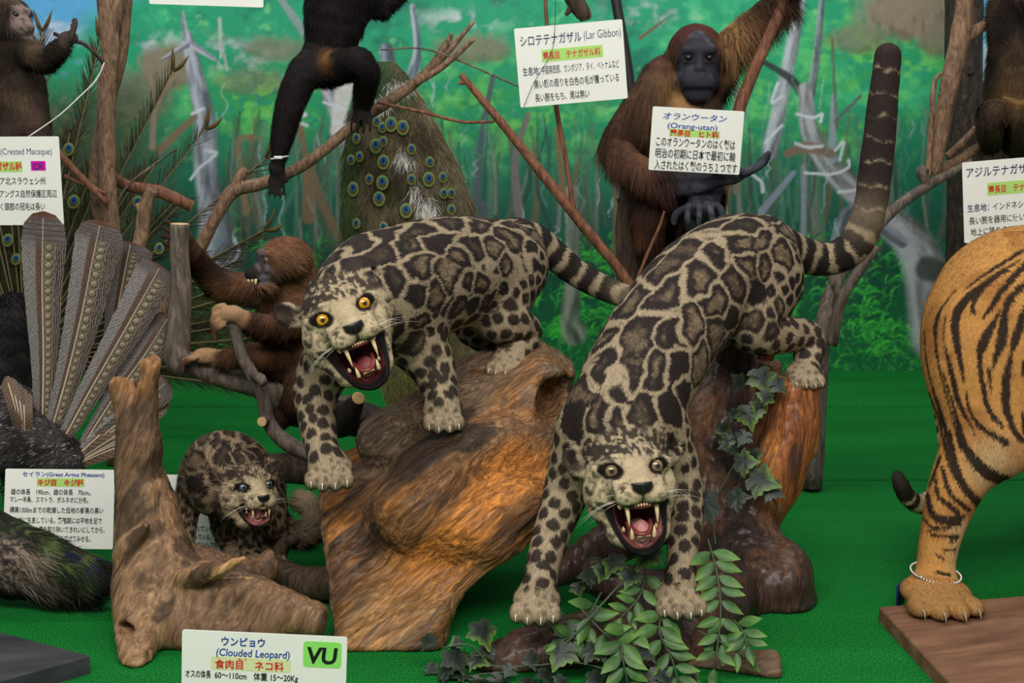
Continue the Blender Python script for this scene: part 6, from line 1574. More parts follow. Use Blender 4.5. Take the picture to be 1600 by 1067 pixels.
def build_argus():
    Y = 3.32
    root = empty('great_argus', (P(50, 690, Y)[0], Y, 0), 'great argus pheasant with tall fanned wing feathers covered in eye spots', 'pheasant')
    for ax, wl, wr, sd, dy, oc in (([(160, 640, 3.38), (178, 520, 3.38), (196, 420, 3.38), (205, 378, 3.38)], 26, 34, 3, 0, (5, 3)),
            ([(66, 690, Y), (68, 560, Y), (66, 440, Y), (68, 330, Y)], 33, 33, 1, 0, (6.2, 2.8)), ([(74, 695, Y - .02), (104, 590, Y - .02), (128, 490, Y - .02), (146, 400, Y - .02), (158, 345, Y - .02)], 34, 38, 2, 0, (6.4, 2.8)),
            ([(92, 700, Y - .04), (140, 612, Y - .04), (190, 525, Y - .04), (232, 450, Y - .04), (252, 415, Y - .04)], 34, 32, 4, 0, (6, 2.8)), ([(120, 712, Y - .02), (180, 618, Y - .02), (225, 556, Y - .02), (266, 492, Y - .02)], 26, 28, 5, 0, (5.4, 3)),
            ([(110, 722, Y - .05), (170, 668, Y - .05), (225, 628, Y - .05), (262, 596, Y - .05)], 20, 24, 6, 0, (4.6, 3))):
        argus_feather(root, ax, wl, wr, sd, oc)
    # barred tail coverts lower right, and brown feathers to the left
    r = np.random.default_rng(4)
    for i in range(12):
        a = i / 11; e = (258 - 20 * a + r.normal(0, 6), 610 + 110 * a) if i < 8 else (10 + 9 * (i - 8), 588 + 8 * (i - 8))
        b = (110, 725 + 8 * a) if i < 8 else (40, 700)
        js = np.array([J(*b, Y - .03 - .002 * i, 1)[:3], J((b[0] + e[0]) / 2, (b[1] + e[1]) / 2 - 4, Y - .06 - .002 * i, 1)[:3], J(*e, Y - .03 - .002 * i, 1)[:3]]); k = Y / FPX
        nv, nu = 90, 21; t = np.linspace(0, 1, nv); w = 13 * k * np.interp(t, [0, .3, .9, 1], [.4, .9, 1, .2])
        V, F, A, S, Nn, u, W = vane_grid(js, w, w, np.array([0, -1, .3]), nu, nv)
        s = t[:, None] * 150 + 0 * u; x = u[None] * W / k
        m = sstep(.4, .2, np.sqrt((((s / 5 + x / 9) % 1) - .5) ** 2 + (((x / 5 + .5 * np.floor(s / 5 + x / 9)) % 1) - .5) ** 2))
        c = mixc(lin(120, 96, 78) * np.ones(x.shape + (3,)), lin(44, 32, 28), m) if i % 3 else mixc(lin(96, 88, 82) * np.ones(x.shape + (3,)), lin(36, 30, 28), m)
        o = mesh('covert_feather', V.reshape(-1, 3), F, FEATH, root, c.reshape(-1, 3))
        Vs, Fs = tube(A[::10] + np.array([0, -.0014, 0]), 1.0 * k, 5); mesh('shaft', Vs, Fs, SHAFT, o)
    B = SDF(.006); B.chain(np.array([J(-40, 690, Y + .05, 60), J(20, 690, Y, 52), J(70, 700, Y - .03, 42), J(110, 715, Y - .04, 26)]), .04); B.chain(np.array([J(20, 640, Y + .05, 40), J(40, 690, Y, 46)]), .03)
    B.chain(np.array([J(30, 715, Y, 30), J(20, 760, Y + .03, 12)]), .02); B.chain(np.array([J(20, 760, Y + .03, 12), [P(20, 780, Y)[0], Y + .03, .02, .010]]), .01)
    V, Q = B.run(); N = vnormals(V, Q)
    def col(p, n):
        f = fbm(p * 30, 3, 4); d = vnoise(p * 190, 3); return mixc(mixc(np.tile(lin(66, 62, 62), (len(p), 1)), lin(38, 35, 36), sstep(-.1, .4, f)), lin(150, 140, 130), .8 * sstep(.35, .6, d))
    AV, AF, AC, AN = with_fur(V, Q, N, col, 26000, .020, .0042, lambda p: np.tile([-.8, 0, -.4], (len(p), 1)), np.random.default_rng(2), .2)
    mesh('body', AV, AF, PFUR, root, AC, nrm=AN)

def eye_mark(root, c, r, nrm, down, seed):
    """peacock eye: concentric zones on a small cupped disc, with loose barbs round it"""
    nrm = unit(nrm); d = unit(down - nrm * np.dot(down, nrm)); s = np.cross(d, nrm); m = MB()
    nr, na = 9, 28; rr = np.linspace(0, 1, nr + 1)[1:]; a = np.linspace(0, 2 * np.pi, na, endpoint=False)
    V = [c]; C_ = [lin(16, 38, 110)]
    for q in rr:
        for b in a:
            x = math.cos(b) * q * r * .86; y = math.sin(b) * q * r * 1.05
            V.append(c + s * x + d * y + nrm * (.004 * (1 - q)))
            yy = math.sin(b) * q + .18; dd = math.hypot(math.cos(b) * q, yy)
            C_.append(lin(16, 32, 96) if dd < .30 else lin(20, 98, 132) if dd < .50 else lin(92, 74, 40) if q < .74 else lin(116, 138, 70) if q < .9 else lin(60, 62, 38))
    F3 = [[0, 1 + j, 1 + (j + 1) % na] for j in range(na)]
    F4 = [[1 + i * na + j, 1 + i * na + na + j, 1 + i * na + na + (j + 1) % na, 1 + i * na + (j + 1) % na] for i in range(nr - 1) for j in range(na)]
    m.add(np.array(V), [np.array(F3), np.array(F4)], np.array(C_))
    return m.build('eye_feather', EYEF, root)

EYEF = colmat('eye_feather', .6, .15, (400, .12))

def build_peacock_train():
    Y = 4.35; k = Y / FPX
    root = empty('peacock', P(610, 130, Y), 'peacock train hanging down behind the leopards, dotted with blue eye feathers', 'peacock')
    ys = np.array([96, 112, 150, 190, 250, 340, 440, 540, 640]); xl = np.array([586, 572, 553, 543, 536, 534, 548, 580, 612]); xr = np.array([616, 632, 658, 680, 712, 748, 752, 738, 706])
    nv, nu = 90, 50; py = np.linspace(96, 640, nv); L = np.interp(py, ys, xl); R = np.interp(py, ys, xr); u = np.linspace(0, 1, nu)
    V = np.array([[P(L[i] + (R[i] - L[i]) * b, py[i], Y - .10 * math.sin(math.pi * b) * (R[i] - L[i]) / 200 + .05 * (py[i] - 96) / 540) for b in u] for i in range(nv)]).reshape(-1, 3)
    i = np.arange(nv - 1)[:, None] * nu; j = np.arange(nu - 1)[None]; F = np.stack([i + j, i + nu + j, i + nu + j + 1, i + j + 1], -1).reshape(-1, 4)
    N = vnormals(V, F)
    if N[:, 1].mean() > 0: N = -N
    def col(p, n):
        px, pyy = proj(p); f = fbm(p * 22, 3, 6); g = fbm(p * 90, 2, 7)
        c = mixc(np.tile(lin(116, 104, 80), (len(p), 1)), lin(64, 58, 42), sstep(-.1, .4, f + .5 * g)); c = mixc(c, lin(140, 130, 104), .5 * sstep(.2, .6, -f + .4 * g))
        gr = np.maximum(sstep(575, 545, px), sstep(.5, .8, f + .4 * (pyy < 160))); c = mixc(c, lin(60, 92, 50), .7 * gr); c = mixc(c, lin(48, 84, 52), .85 * sstep(165, 130, pyy) * sstep(620, 600, px))
        for x, y, a, b in ((592, 146, 18, 12), (632, 232, 12, 14), (668, 315, 14, 26), (648, 285, 6, 20), (620, 122, 14, 10), (755, 540, 20, 30)):
            c = mixc(c, lin(222, 218, 212), .95 * sstep(1.1, .7, np.sqrt(((px - x) / a) ** 2 + ((pyy - y) / b) ** 2) + .3 * g))
        c = mixc(c, lin(150, 140, 62), .7 * sstep(500, 560, pyy) * sstep(-.1, .3, g))
        return c
    def flow(p):
        px, pyy = proj(p); return np.column_stack([(px - 610) / 420, -.1 * np.ones(len(p)), -np.ones(len(p))])
    AV, AF, AC, AN = with_fur(V, F, N, col, 26000, .055, .0026, flow, np.random.default_rng(5), .16, .3, curl=.10)
    mesh('train', AV, AF, PFUR, root, AC, nrm=AN)
    for q, (x, y) in enumerate([(465, 640), (585, 590), (625, 575), (680, 590), (555, 675), (590, 655), (720, 690), (480, 725), (590, 750), (805, 750), (440, 740), (525, 830), (585, 845), (720, 830), (800, 830), (865, 820), (450, 875), (570, 920), (870, 895), (905, 895), (695, 975), (465, 1035), (590, 1050), (560, 562), (905, 970), (800, 1060)]):
        px, pyy = 400 + x * .3375, y * .3375; b = (px - np.interp(pyy, ys, xl)) / (np.interp(pyy, ys, xr) - np.interp(pyy, ys, xl)); b = min(max(b, .04), .96)
        Yy = Y - .10 * math.sin(math.pi * b) * (np.interp(pyy, ys, xr) - np.interp(pyy, ys, xl)) / 200 + .05 * (pyy - 96) / 540 - .022
        big = 1.0 if (q in (2, 3, 4, 8, 12, 14, 16, 17, 20)) else .72
        eye_mark(root, P(px, pyy, Yy), 11.5 * k * big, np.array([(b - .5) * .9, -1, .1]), np.array([0, 0, -1.]), q)

def build_peacock_fan():
    Y = 4.3; k = Y / FPX; r = np.random.default_rng(14)
    root = empty('peacock', P(40, 600, Y), 'dim peacock with its train fanned out behind the bare tree and the argus', 'peacock')
    cx, cy = 40, 560
    m0 = MB()
    for i in range(34):
        a = math.radians(-8 + i * 4.0 + r.normal(0, 1)); R = r.uniform(300, 380) if i % 3 else r.uniform(420, 520)
        if R > 400 and a > math.radians(75): R = r.uniform(460, 540)
        dx, dy = math.cos(a), -math.sin(a); m = MB()
        pts = np.array([J(cx + dx * q, cy + dy * q, Y - .0008 * i - .03 * math.sin(q / R * 3), 1)[:3] for q in np.linspace(30, R, 12)])
        V, F = tube(pts, np.linspace(1.6, .6, 12) * k, 5); m.add(V, F, lin(128, 116, 84))
        n = 120
        for q in np.linspace(60, R, n):
            for sd in (-1, 1):
                L = r.uniform(26, 46) if q < R - 20 else r.uniform(14, 26); b = a + sd * r.uniform(.35, .6)
                p0 = P(cx + dx * q, cy + dy * q, Y - .0008 * i); p1 = P(cx + dx * q + math.cos(b) * L, cy + dy * q - math.sin(b) * L, Y - .0008 * i + r.normal(0, .01))
                w = np.array([dy, 0, -dx]) * 1.1 * k; cc = [lin(64, 64, 42), lin(50, 46, 36), lin(84, 72, 48)][r.integers(3)]
                m.add(np.array([p0 - w, p0 + w, p1 + w * .3, p1 - w * .3]), np.array([[0, 1, 2, 3]]), cc)
        f = m.build('train_feather', EYEF, root)
        if R > 400:                        # fishtail end
            m = MB(); e = (cx + dx * R, cy + dy * R)
            for sd in (-1, 1):
                b = a + sd * .5
                pts = np.array([P(*e, Y), P(e[0] + math.cos(b) * 16, e[1] - math.sin(b) * 16, Y - .01), P(e[0] + math.cos(b) * 30, e[1] - math.sin(b) * 30 - 8, Y - .01)])
                V, F = tube(pts, np.array([2.5, 3.4, .6]) * k, 6, 8); m.add(V, F, lin(98, 82, 42))
            m.build('fishtail_tip', EYEF, f)
    for q, (x, y, s) in enumerate([(107, 233, 10), (115, 315, 11), (215, 315, 9), (249, 388, 9), (12, 375, 10), (25, 405, 9), (60, 300, 9), (150, 420, 9)]):
        eye_mark(root, P(x, y, Y - .06), s * k, np.array([0, -1, .1]), np.array([-.3, 0, -1.]), q)
    B = SDF(.007); B.chain(np.array([J(20, 480, Y - .1, 24), J(10, 540, Y - .12, 44), J(0, 620, Y - .12, 52), J(0, 680, Y - .1, 30)]), .04); B.chain(np.array([J(5, 690, Y - .1, 9), [P(5, 690, Y)[0], Y - .1, .01, .01]]), .01)
    V, Q = B.run(); N = vnormals(V, Q)
    AV, AF, AC, AN = with_fur(V, Q, N, lambda p, n: mixc(np.tile(lin(30, 28, 30), (len(p), 1)), lin(50, 46, 46), sstep(0, .4, fbm(p * 30, 2, 4))), 9000, .03, .005, lambda p: np.tile([0, 0, -1.], (len(p), 1)), np.random.default_rng(2), .15)
    mesh('body', AV, AF, PFUR, root, AC, nrm=AN)

def build_peafowl():
    Y = 2.80
    root = empty('peafowl', FL(40, 950), 'dark green peafowl lying low on the turf, its folded train pointing at the driftwood', 'peafowl')
    B = SDF(.005)
    B.chain(np.array([J(-170, 830, Y + .1, 80), J(-60, 850, Y + .04, 72), J(40, 872, Y, 52), J(120, 893, Y - .02, 34), J(165, 900, Y - .03, 22), J(192, 898, Y - .03, 8)]), .04)
    B.chain(np.array([J(20, 900, Y, 36), J(80, 915, Y - .02, 26), J(130, 930, Y - .03, 12)]), .03)
    for x in (-60, -110): B.chain(np.array([J(x, 880, Y + .05, 20), [P(x, 900, Y)[0], Y + .05, .04, .008], [P(x, 900, Y)[0], Y + .05, .008, .008]]), .015)
    V, Q = B.run(); N = vnormals(V, Q)
    def col(p, n):
        f = fbm(p * 26, 3, 4); g = fbm(p * np.array([60, 60, 60]), 2, 9)
        c = mixc(np.tile(lin(36, 46, 30), (len(p), 1)), lin(20, 22, 20), sstep(-.2, .2, f)); c = mixc(c, lin(98, 116, 58), .7 * sstep(.15, .5, -f + .4 * g)); c = mixc(c, lin(104, 94, 62), .5 * sstep(.3, .6, g))
        px, py = proj(p)
        sc = sstep(80, 40, px) * sstep(825, 850, py + px * -.3); cell = vnoise(p * 150, 5); c = mixc(c, mixc(np.tile(lin(134, 118, 104), (len(p), 1)), lin(48, 40, 38), sstep(-.15, .2, cell)), sc * .95)
        for x, y in ((132, 876), (100, 862)): c = mixc(c, lin(24, 30, 70), sstep(1, .6, np.hypot((px - x) / 9, (py - y) / 6)))
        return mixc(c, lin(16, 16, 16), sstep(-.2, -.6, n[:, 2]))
    lf = lambda p: np.where(p[:, 0] < P(40, 860, Y)[0], .5, 1.3)
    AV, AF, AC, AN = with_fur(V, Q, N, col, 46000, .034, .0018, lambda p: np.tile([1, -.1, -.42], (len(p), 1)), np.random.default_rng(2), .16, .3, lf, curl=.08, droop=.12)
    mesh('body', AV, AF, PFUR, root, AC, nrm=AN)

build_argus(); build_peacock_train(); build_peacock_fan(); build_peafowl()
# ================================================================== signs
PAPER = mat('laminated_paper', lin(238, 239, 230), .6, noise=(8, .02), spec=.1)
INK = mat('black_ink', lin(18, 18, 20), .5); BLUE = mat('blue_ink', lin(14, 62, 150), .5); RED = mat('red_ink', lin(206, 38, 28), .5); NAVY = mat('navy_ink', lin(22, 34, 92), .5)
LIME = mat('lime_band', lin(176, 222, 120), .6, noise=(8, .02), spec=.1); CREAM = mat('cream_band', lin(222, 226, 170), .6, noise=(8, .02), spec=.1); MAG = mat('magenta_band', lin(208, 22, 168), .6, noise=(8, .02), spec=.1); GREEN = mat('green_band', lin(142, 226, 104), .6, noise=(8, .02), spec=.1); CLEAR = mat('laminate_edge', lin(206, 210, 206), .15, noise=(8, .02))
TEXTS = []

class Sign:
    """flat laminated card: three corners as (px,py,Y): top left, top right, bottom left"""
    def __init__(s, label, tl, tr, bl, group=None, th=.0022, marg=.0):
        s.o = np.asarray(P(*tl)); u = P(*tr) - s.o; v = P(*bl) - s.o
        s.w = np.linalg.norm(u); s.u = u / s.w; v = v - s.u * v.dot(s.u); s.h = np.linalg.norm(v); s.v = v / s.h; s.n = np.cross(s.v, s.u)
        if s.n[1] > 0: s.n = -s.n
        s.pw = abs(tr[0] - tl[0]) * 1.0; s.ppx = s.w / math.hypot(tr[0] - tl[0], tr[1] - tl[1])
        R = np.column_stack([s.u, s.n, s.v])
        V, F = s.plate(0, 0, s.w, s.h, .004, 0, th)
        s.root = mesh('information_sign', V, F, PAPER, None, None, False, loc=s.o + s.u * s.w / 2 + s.v * s.h)
        tag(s.root, label, 'sign', 'information signs')
    def pt(s, x, y, d=0): return s.o + s.u * x + s.v * y + s.n * d
    def plate(s, x0, y0, x1, y1, r, d0, d1):
        q = []
        for cx, cy, a0 in ((x1 - r, y0 + r, -90), (x1 - r, y1 - r, 0), (x0 + r, y1 - r, 90), (x0 + r, y0 + r, 180)):
            for a in np.radians(np.linspace(a0, a0 + 90, 5)): q.append((cx + r * math.cos(a), cy + r * math.sin(a)))
        n = len(q); V = [s.pt(x, y, d0) for x, y in q] + [s.pt(x, y, d1) for x, y in q]
        sides = np.array([[i, (i + 1) % n, n + (i + 1) % n, n + i] for i in range(n)])
        return np.array(V), [np.array([list(range(n))[::-1]]), np.array([list(range(n, 2 * n))]), sides]
    def band(s, x0, y0, x1, y1, m, name='colour_band', r=.001):
        k = s.ppx; V, F = s.plate(x0 * k, y0 * k, x1 * k, y1 * k, r, .0022, .0026); mesh(name, V, F, m, s.root, None, False)
    def text(s, t, x, y, h, wid, m, bold=.012, shear=0):
        """t with its top left at pixel (x,y) of the card, h px tall, stretched to wid px"""
        cu = bpy.data.curves.new('lettering', 'FONT'); cu.body = t; cu.size = 1; cu.offset = bold; cu.shear = shear; cu.align_x = 'LEFT'; cu.align_y = 'BOTTOM_BASELINE'; cu.resolution_u = 3
        cu.materials.append(m)
        o = bpy.data.objects.new('lettering', cu); C.objects.link(o); o.parent = s.root
        TEXTS.append((o, s, x, y, h, wid))

def place_texts():
    bpy.context.view_layer.update(); dg = bpy.context.evaluated_depsgraph_get(); new = []
    for o, s, x, y, h, wid in TEXTS:
        xs = [c[0] for c in o.bound_box]; zs = [c[1] for c in o.bound_box]; w0 = max(xs) - min(xs)
        k = s.ppx; sx = wid * k / w0; sy = h * k / .92
        R = Matrix((tuple(s.u), tuple(-s.v), tuple(s.n))).transposed()
        p = s.pt(x * k - min(xs) * sx, (y + h * .90) * k, .0031) - np.array(s.root.location)
        X = Matrix.Translation(Vector(p)) @ R.to_4x4() @ Matrix.Diagonal((sx, sy, 1, 1))
        me = bpy.data.meshes.new_from_object(o.evaluated_get(dg)); me.transform(X); me.name = 'lettering'
        q = bpy.data.objects.new('lettering', me); q.parent = s.root; new.append((q, o))
    for q, o in new:
        bpy.data.objects.remove(o); C.objects.link(q); q.name = 'lettering'

def build_signs():
    g = None
    s = Sign('clouded leopard information card with green corner square, front of the case', (285, 983, 2.20), (543, 995, 2.20), (272, 1166, 2.20))
    s.text('ウンピョウ', 62, 8, 15, 68, BLUE, .02); s.text('(Clouded Leopard)', 54, 25, 16, 115, BLUE, .008, .12)
    s.band(46, 41, 171, 63, CREAM); s.text('食肉目　ネコ科', 52, 46, 15, 108, RED, .02); s.text('もく', 88, 42, 4.5, 14, RED, .01)
    s.text('オスの体長', 6, 65, 13, 40, INK, .012); s.text('60～110cm', 52, 65, 13, 50, INK, .012); s.text('体重 15～20Kg', 113, 65, 13, 70, INK, .012)
    s.band(190, 9, 250, 52, GREEN, 'green_square', .006); s.text('VU', 196, 14, 34, 48, INK, .03, .1)
    s = Sign('white sign about the lar gibbon, hung crookedly in front of the black post', (803, 45, 3.62), (972, 30, 3.62), (816, 168, 3.62))
    s.text('シロテテナガザル', 8, 12, 17, 96, NAVY, .01); s.text('(Lar Gibbon)', 108, 10, 17, 58, NAVY, -.006)
    s.band(40, 36, 136, 55, LIME); s.text('霊長目　テナガザル科', 42, 40, 12, 90, RED, .02); s.text('生息地：', 8, 61, 13, 28, NAVY, .01); s.text('中国南西部、カンボジア、タイ、ベトナムなど', 38, 61, 13, 122, INK, .004)
    s.text('黒い顔の周りを白色の毛が覆っている', 24, 82, 13, 134, INK, .008); s.text('長い腕をもち、尾は無い', 24, 103, 13, 86, INK, .008)
    s = Sign('white sign about the orangutan, held in its black hand', (1020, 166, 3.70), (1163, 174, 3.70), (1028, 266, 3.70))
    s.text('オランウータン', 17, 8, 11, 100, BLUE, .012, .15); s.text('(Orang-utan)', 25, 22, 11, 78, BLUE, .012); s.band(29, 33, 108, 44, LIME); s.text('霊長目　ヒト科', 30, 34, 10, 76, RED, .035)
    s.text('このオランウータンのはく製は', 9, 46, 15, 124, INK, .012); s.text('明治の初期に日本で最初に輸', 9, 64, 15, 126, INK, .012); s.text('入されたはく製のうち１つです', 9, 82, 15, 130, INK, .012)
    s = Sign('white sign about the crested macaque, cut by the left edge of the view', (-72, 214, 3.45), (92, 213, 3.45), (-64, 352, 3.45))
    s.text('(Crested Macaque)', 72, 16, 13, 80, NAVY, -.004); s.band(20, 38, 104, 55, LIME); s.text('オナガザル科', 42, 40, 13, 62, RED, .03); s.band(118, 38, 141, 53, MAG); s.text('CR', 121, 40, 12, 17, NAVY, .02)
    s.text('インドネシア北スラウェシ州', 22, 63, 12, 117, INK, .008); s.text('タンココ・ドゥアングス自然保護区周辺', 8, 83, 12, 150, INK, .008) if 0 else s.text('アングス自然保護区周辺', 66, 83, 12, 90, INK, .008); s.text('く頭部の冠毛は長い', 66, 103, 12, 70, INK, .008)
    s = Sign('white sign about the agile gibbon, cut by the right edge of the view', (1503, 254, 3.45), (1672, 240, 3.45), (1506, 380, 3.45))
    s.text('アジルテナガザル', 6, 9, 16, 108, NAVY, .01); s.band(38, 35, 140, 55, LIME); s.text('霊長目　テナガザル科', 40, 40, 12, 96, RED, .02); s.text('生息地：', 6, 67, 12, 34, NAVY, .01); s.text('インドネシア、', 46, 67, 12, 62, INK, .006)
    s.text('長い腕を器用に使い、', 8, 87, 12, 92, INK, .008); s.text('地上に降りることは', 10, 105, 12, 88, INK, .008)
    s = Sign('cream sign about the great argus, standing on the turf below its feathers', (9, 732, 3.10), (180, 734, 3.10), (7, 856, 3.06))
    s.text('セイラン(Great Argus Pheasant)', 27, 4, 8, 128, BLUE, .02); s.band(50, 14, 124, 27, LIME); s.text('キジ目　キジ科', 51, 16, 10, 72, RED, .04)
    for t, x, y, w in (('雄の体長　190cm、雌の体長　70cm。', 10, 31, 124), ('マレー半島、スマトラ、ボルネオに分布。', 9, 43, 122), ('標高1300mまでの乾燥した低地の樹高の高い', 9, 59, 146), ('原生林に生息している。繁殖期には平地を足で', 9, 75, 144), ('落ち葉を取り除いてきれいにしてから、', 42, 89, 116), ('羽を広げてみせる。', 82, 103, 54)): s.text(t, x, y, 9.5, w, INK, .012)
    s = Sign('white sign standing on the turf behind the leopard cub', (244, 741, 3.09), (420, 744, 3.09), (240, 866, 3.06))
    s.text('オ', 8, 38, 9, 7, INK, .012); s.text('れてい', 62, 79, 9, 24, INK, .012); s.text('っている。', 62, 92, 9, 26, INK, .012); s.text('ニカンヘアのよ', 60, 104, 9, 44, INK, .012)
    Sign('white sign hanging at the very top, only its lower edge in view', (232, -128, 3.5), (412, -122, 3.5), (232, 6, 3.5))
    place_texts()
    # strings and thin rods that hold the signs
    def cord(label, pts, r, m, name='string', cat='string'):
        js = np.array([P(*q) for q in pts]); V, F = tube(js, r, 6, 24); tag(mesh(name, V, F, m, None, None, loc=js[0]), label, cat)
    WH = mat('white_string', lin(216, 216, 208), .6); WR = mat('black_wire', lin(30, 30, 30), .4)
    cord('white string tying the crested macaque sign to the twig', [(163, 98, 3.58), (150, 125, 3.56), (120, 155, 3.52), (90, 182, 3.48), (44, 214, 3.455)], .0016, WH)
    cord('thin dark wire crossing the lar gibbon sign', [(868, 0, 3.60), (866, 60, 3.60), (858, 90, 3.595), (834, 130, 3.60), (818, 168, 3.61)], .0008, WR, 'wire', 'wire')

# ================================================================== artificial plants
LEAFM = colmat('plastic_leaf', .45, .4, (120, .15), bump=(300, .1))
STEMM = mat('plant_stem', lin(62, 76, 52), .5)

def lobed_leaf(r):
    """ivy leaf about 1 unit long, five lobes, tip along +y; lime towards the lobe tips"""
    out = [(0, -.02), (.16, -.10), (.34, -.06), (.46, .06), (.36, .14), (.52, .22), (.66, .34), (.50, .40), (.44, .52), (.30, .52), (.26, .66), (.14, .74), (.06, .92), (0, 1.02)]
    out = out + [(-x, y) for x, y in out[::-1][1:-1]]
    o = np.array(out); c = np.array([0, .34]); V = []; K = []; F3 = []; F4 = []; n = len(o)
    dark, mid, lime = lin(27, 35, 31), lin(42, 54, 43), lin(98, 134, 46)
    lm = r.random() < .45
    for q in (0, .4, .72, 1.0):
        for k in range(n):
            p = c + (o[k] - c) * q * (1 + .03 * r.normal() * (q == 1)); d = math.hypot(*(p - np.array([0, .1])))
            z = .10 * math.sin(3.0 * p[0]) * .4 - .22 * (p[0] ** 2) - .12 * (p[1] - .3) ** 2 + (.02 if k % 2 else -.02) * q
            V.append([p[0], p[1], z]); t = float(np.clip((q - .45) / .55, 0, 1)) * (.85 if lm and p[1] > .1 else .12)
            K.append(mixc(mixc(dark, mid, np.array(q * .6)), lime, np.array(t * (.4 + .6 * (p[1] > .35)))))
    for k in range(n): F3.append([0, n + k, n + (k + 1) % n])
    for a in range(1, 3):
        for k in range(n): F4.append([a * n + k, a * n + n + k, a * n + n + (k + 1) % n, a * n + (k + 1) % n])
    return np.array(V), [np.array(F3), np.array(F4)], np.array(K)

def lance_leaf(r):
    nv, nu = 12, 7; t = np.linspace(0, 1, nv); w = .225 * np.sin(np.pi * np.clip(t, 0, 1) ** .78) ** 1.05; u = np.linspace(-1, 1, nu)
    V = np.array([[b * w[i], t[i], -.10 * b * b * w[i] * 3 - .16 * t[i] ** 2 + .05 * t[i]] for i in range(nv) for b in u])
    F = np.array([[i * nu + j, i * nu + j + 1, (i + 1) * nu + j + 1, (i + 1) * nu + j] for i in range(nv - 1) for j in range(nu - 1)])
    g = r.random(); base = mixc(lin(40, 76, 38), lin(70, 108, 54), np.array(g)); lime = lin(122, 164, 62)
    K = np.array([mixc(base * (1.25 if b == 0 else 1 - .25 * (abs(b) > .5) * (1 - t[i])), lime, np.array(.55 * max(0, t[i] - .45) / .55 + .12 * abs(b))) for i in range(nv) for b in u])
    return V, [F], K

def leaf_at(root, p, L, d, up, kind, r, tilt=0):
    d = unit(d); s = unit(np.cross(d, up)); n = np.cross(s, d)
    V, F, K = (lobed_leaf if kind == 'ivy' else lance_leaf)(r)
    X = np.asarray(p) + (V[:, :1] * s + V[:, 1:2] * d + V[:, 2:3] * n) * L
    X[:, 2] = np.maximum(X[:, 2], .004)
    mesh('leaf', X, F, LEAFM, root, K)

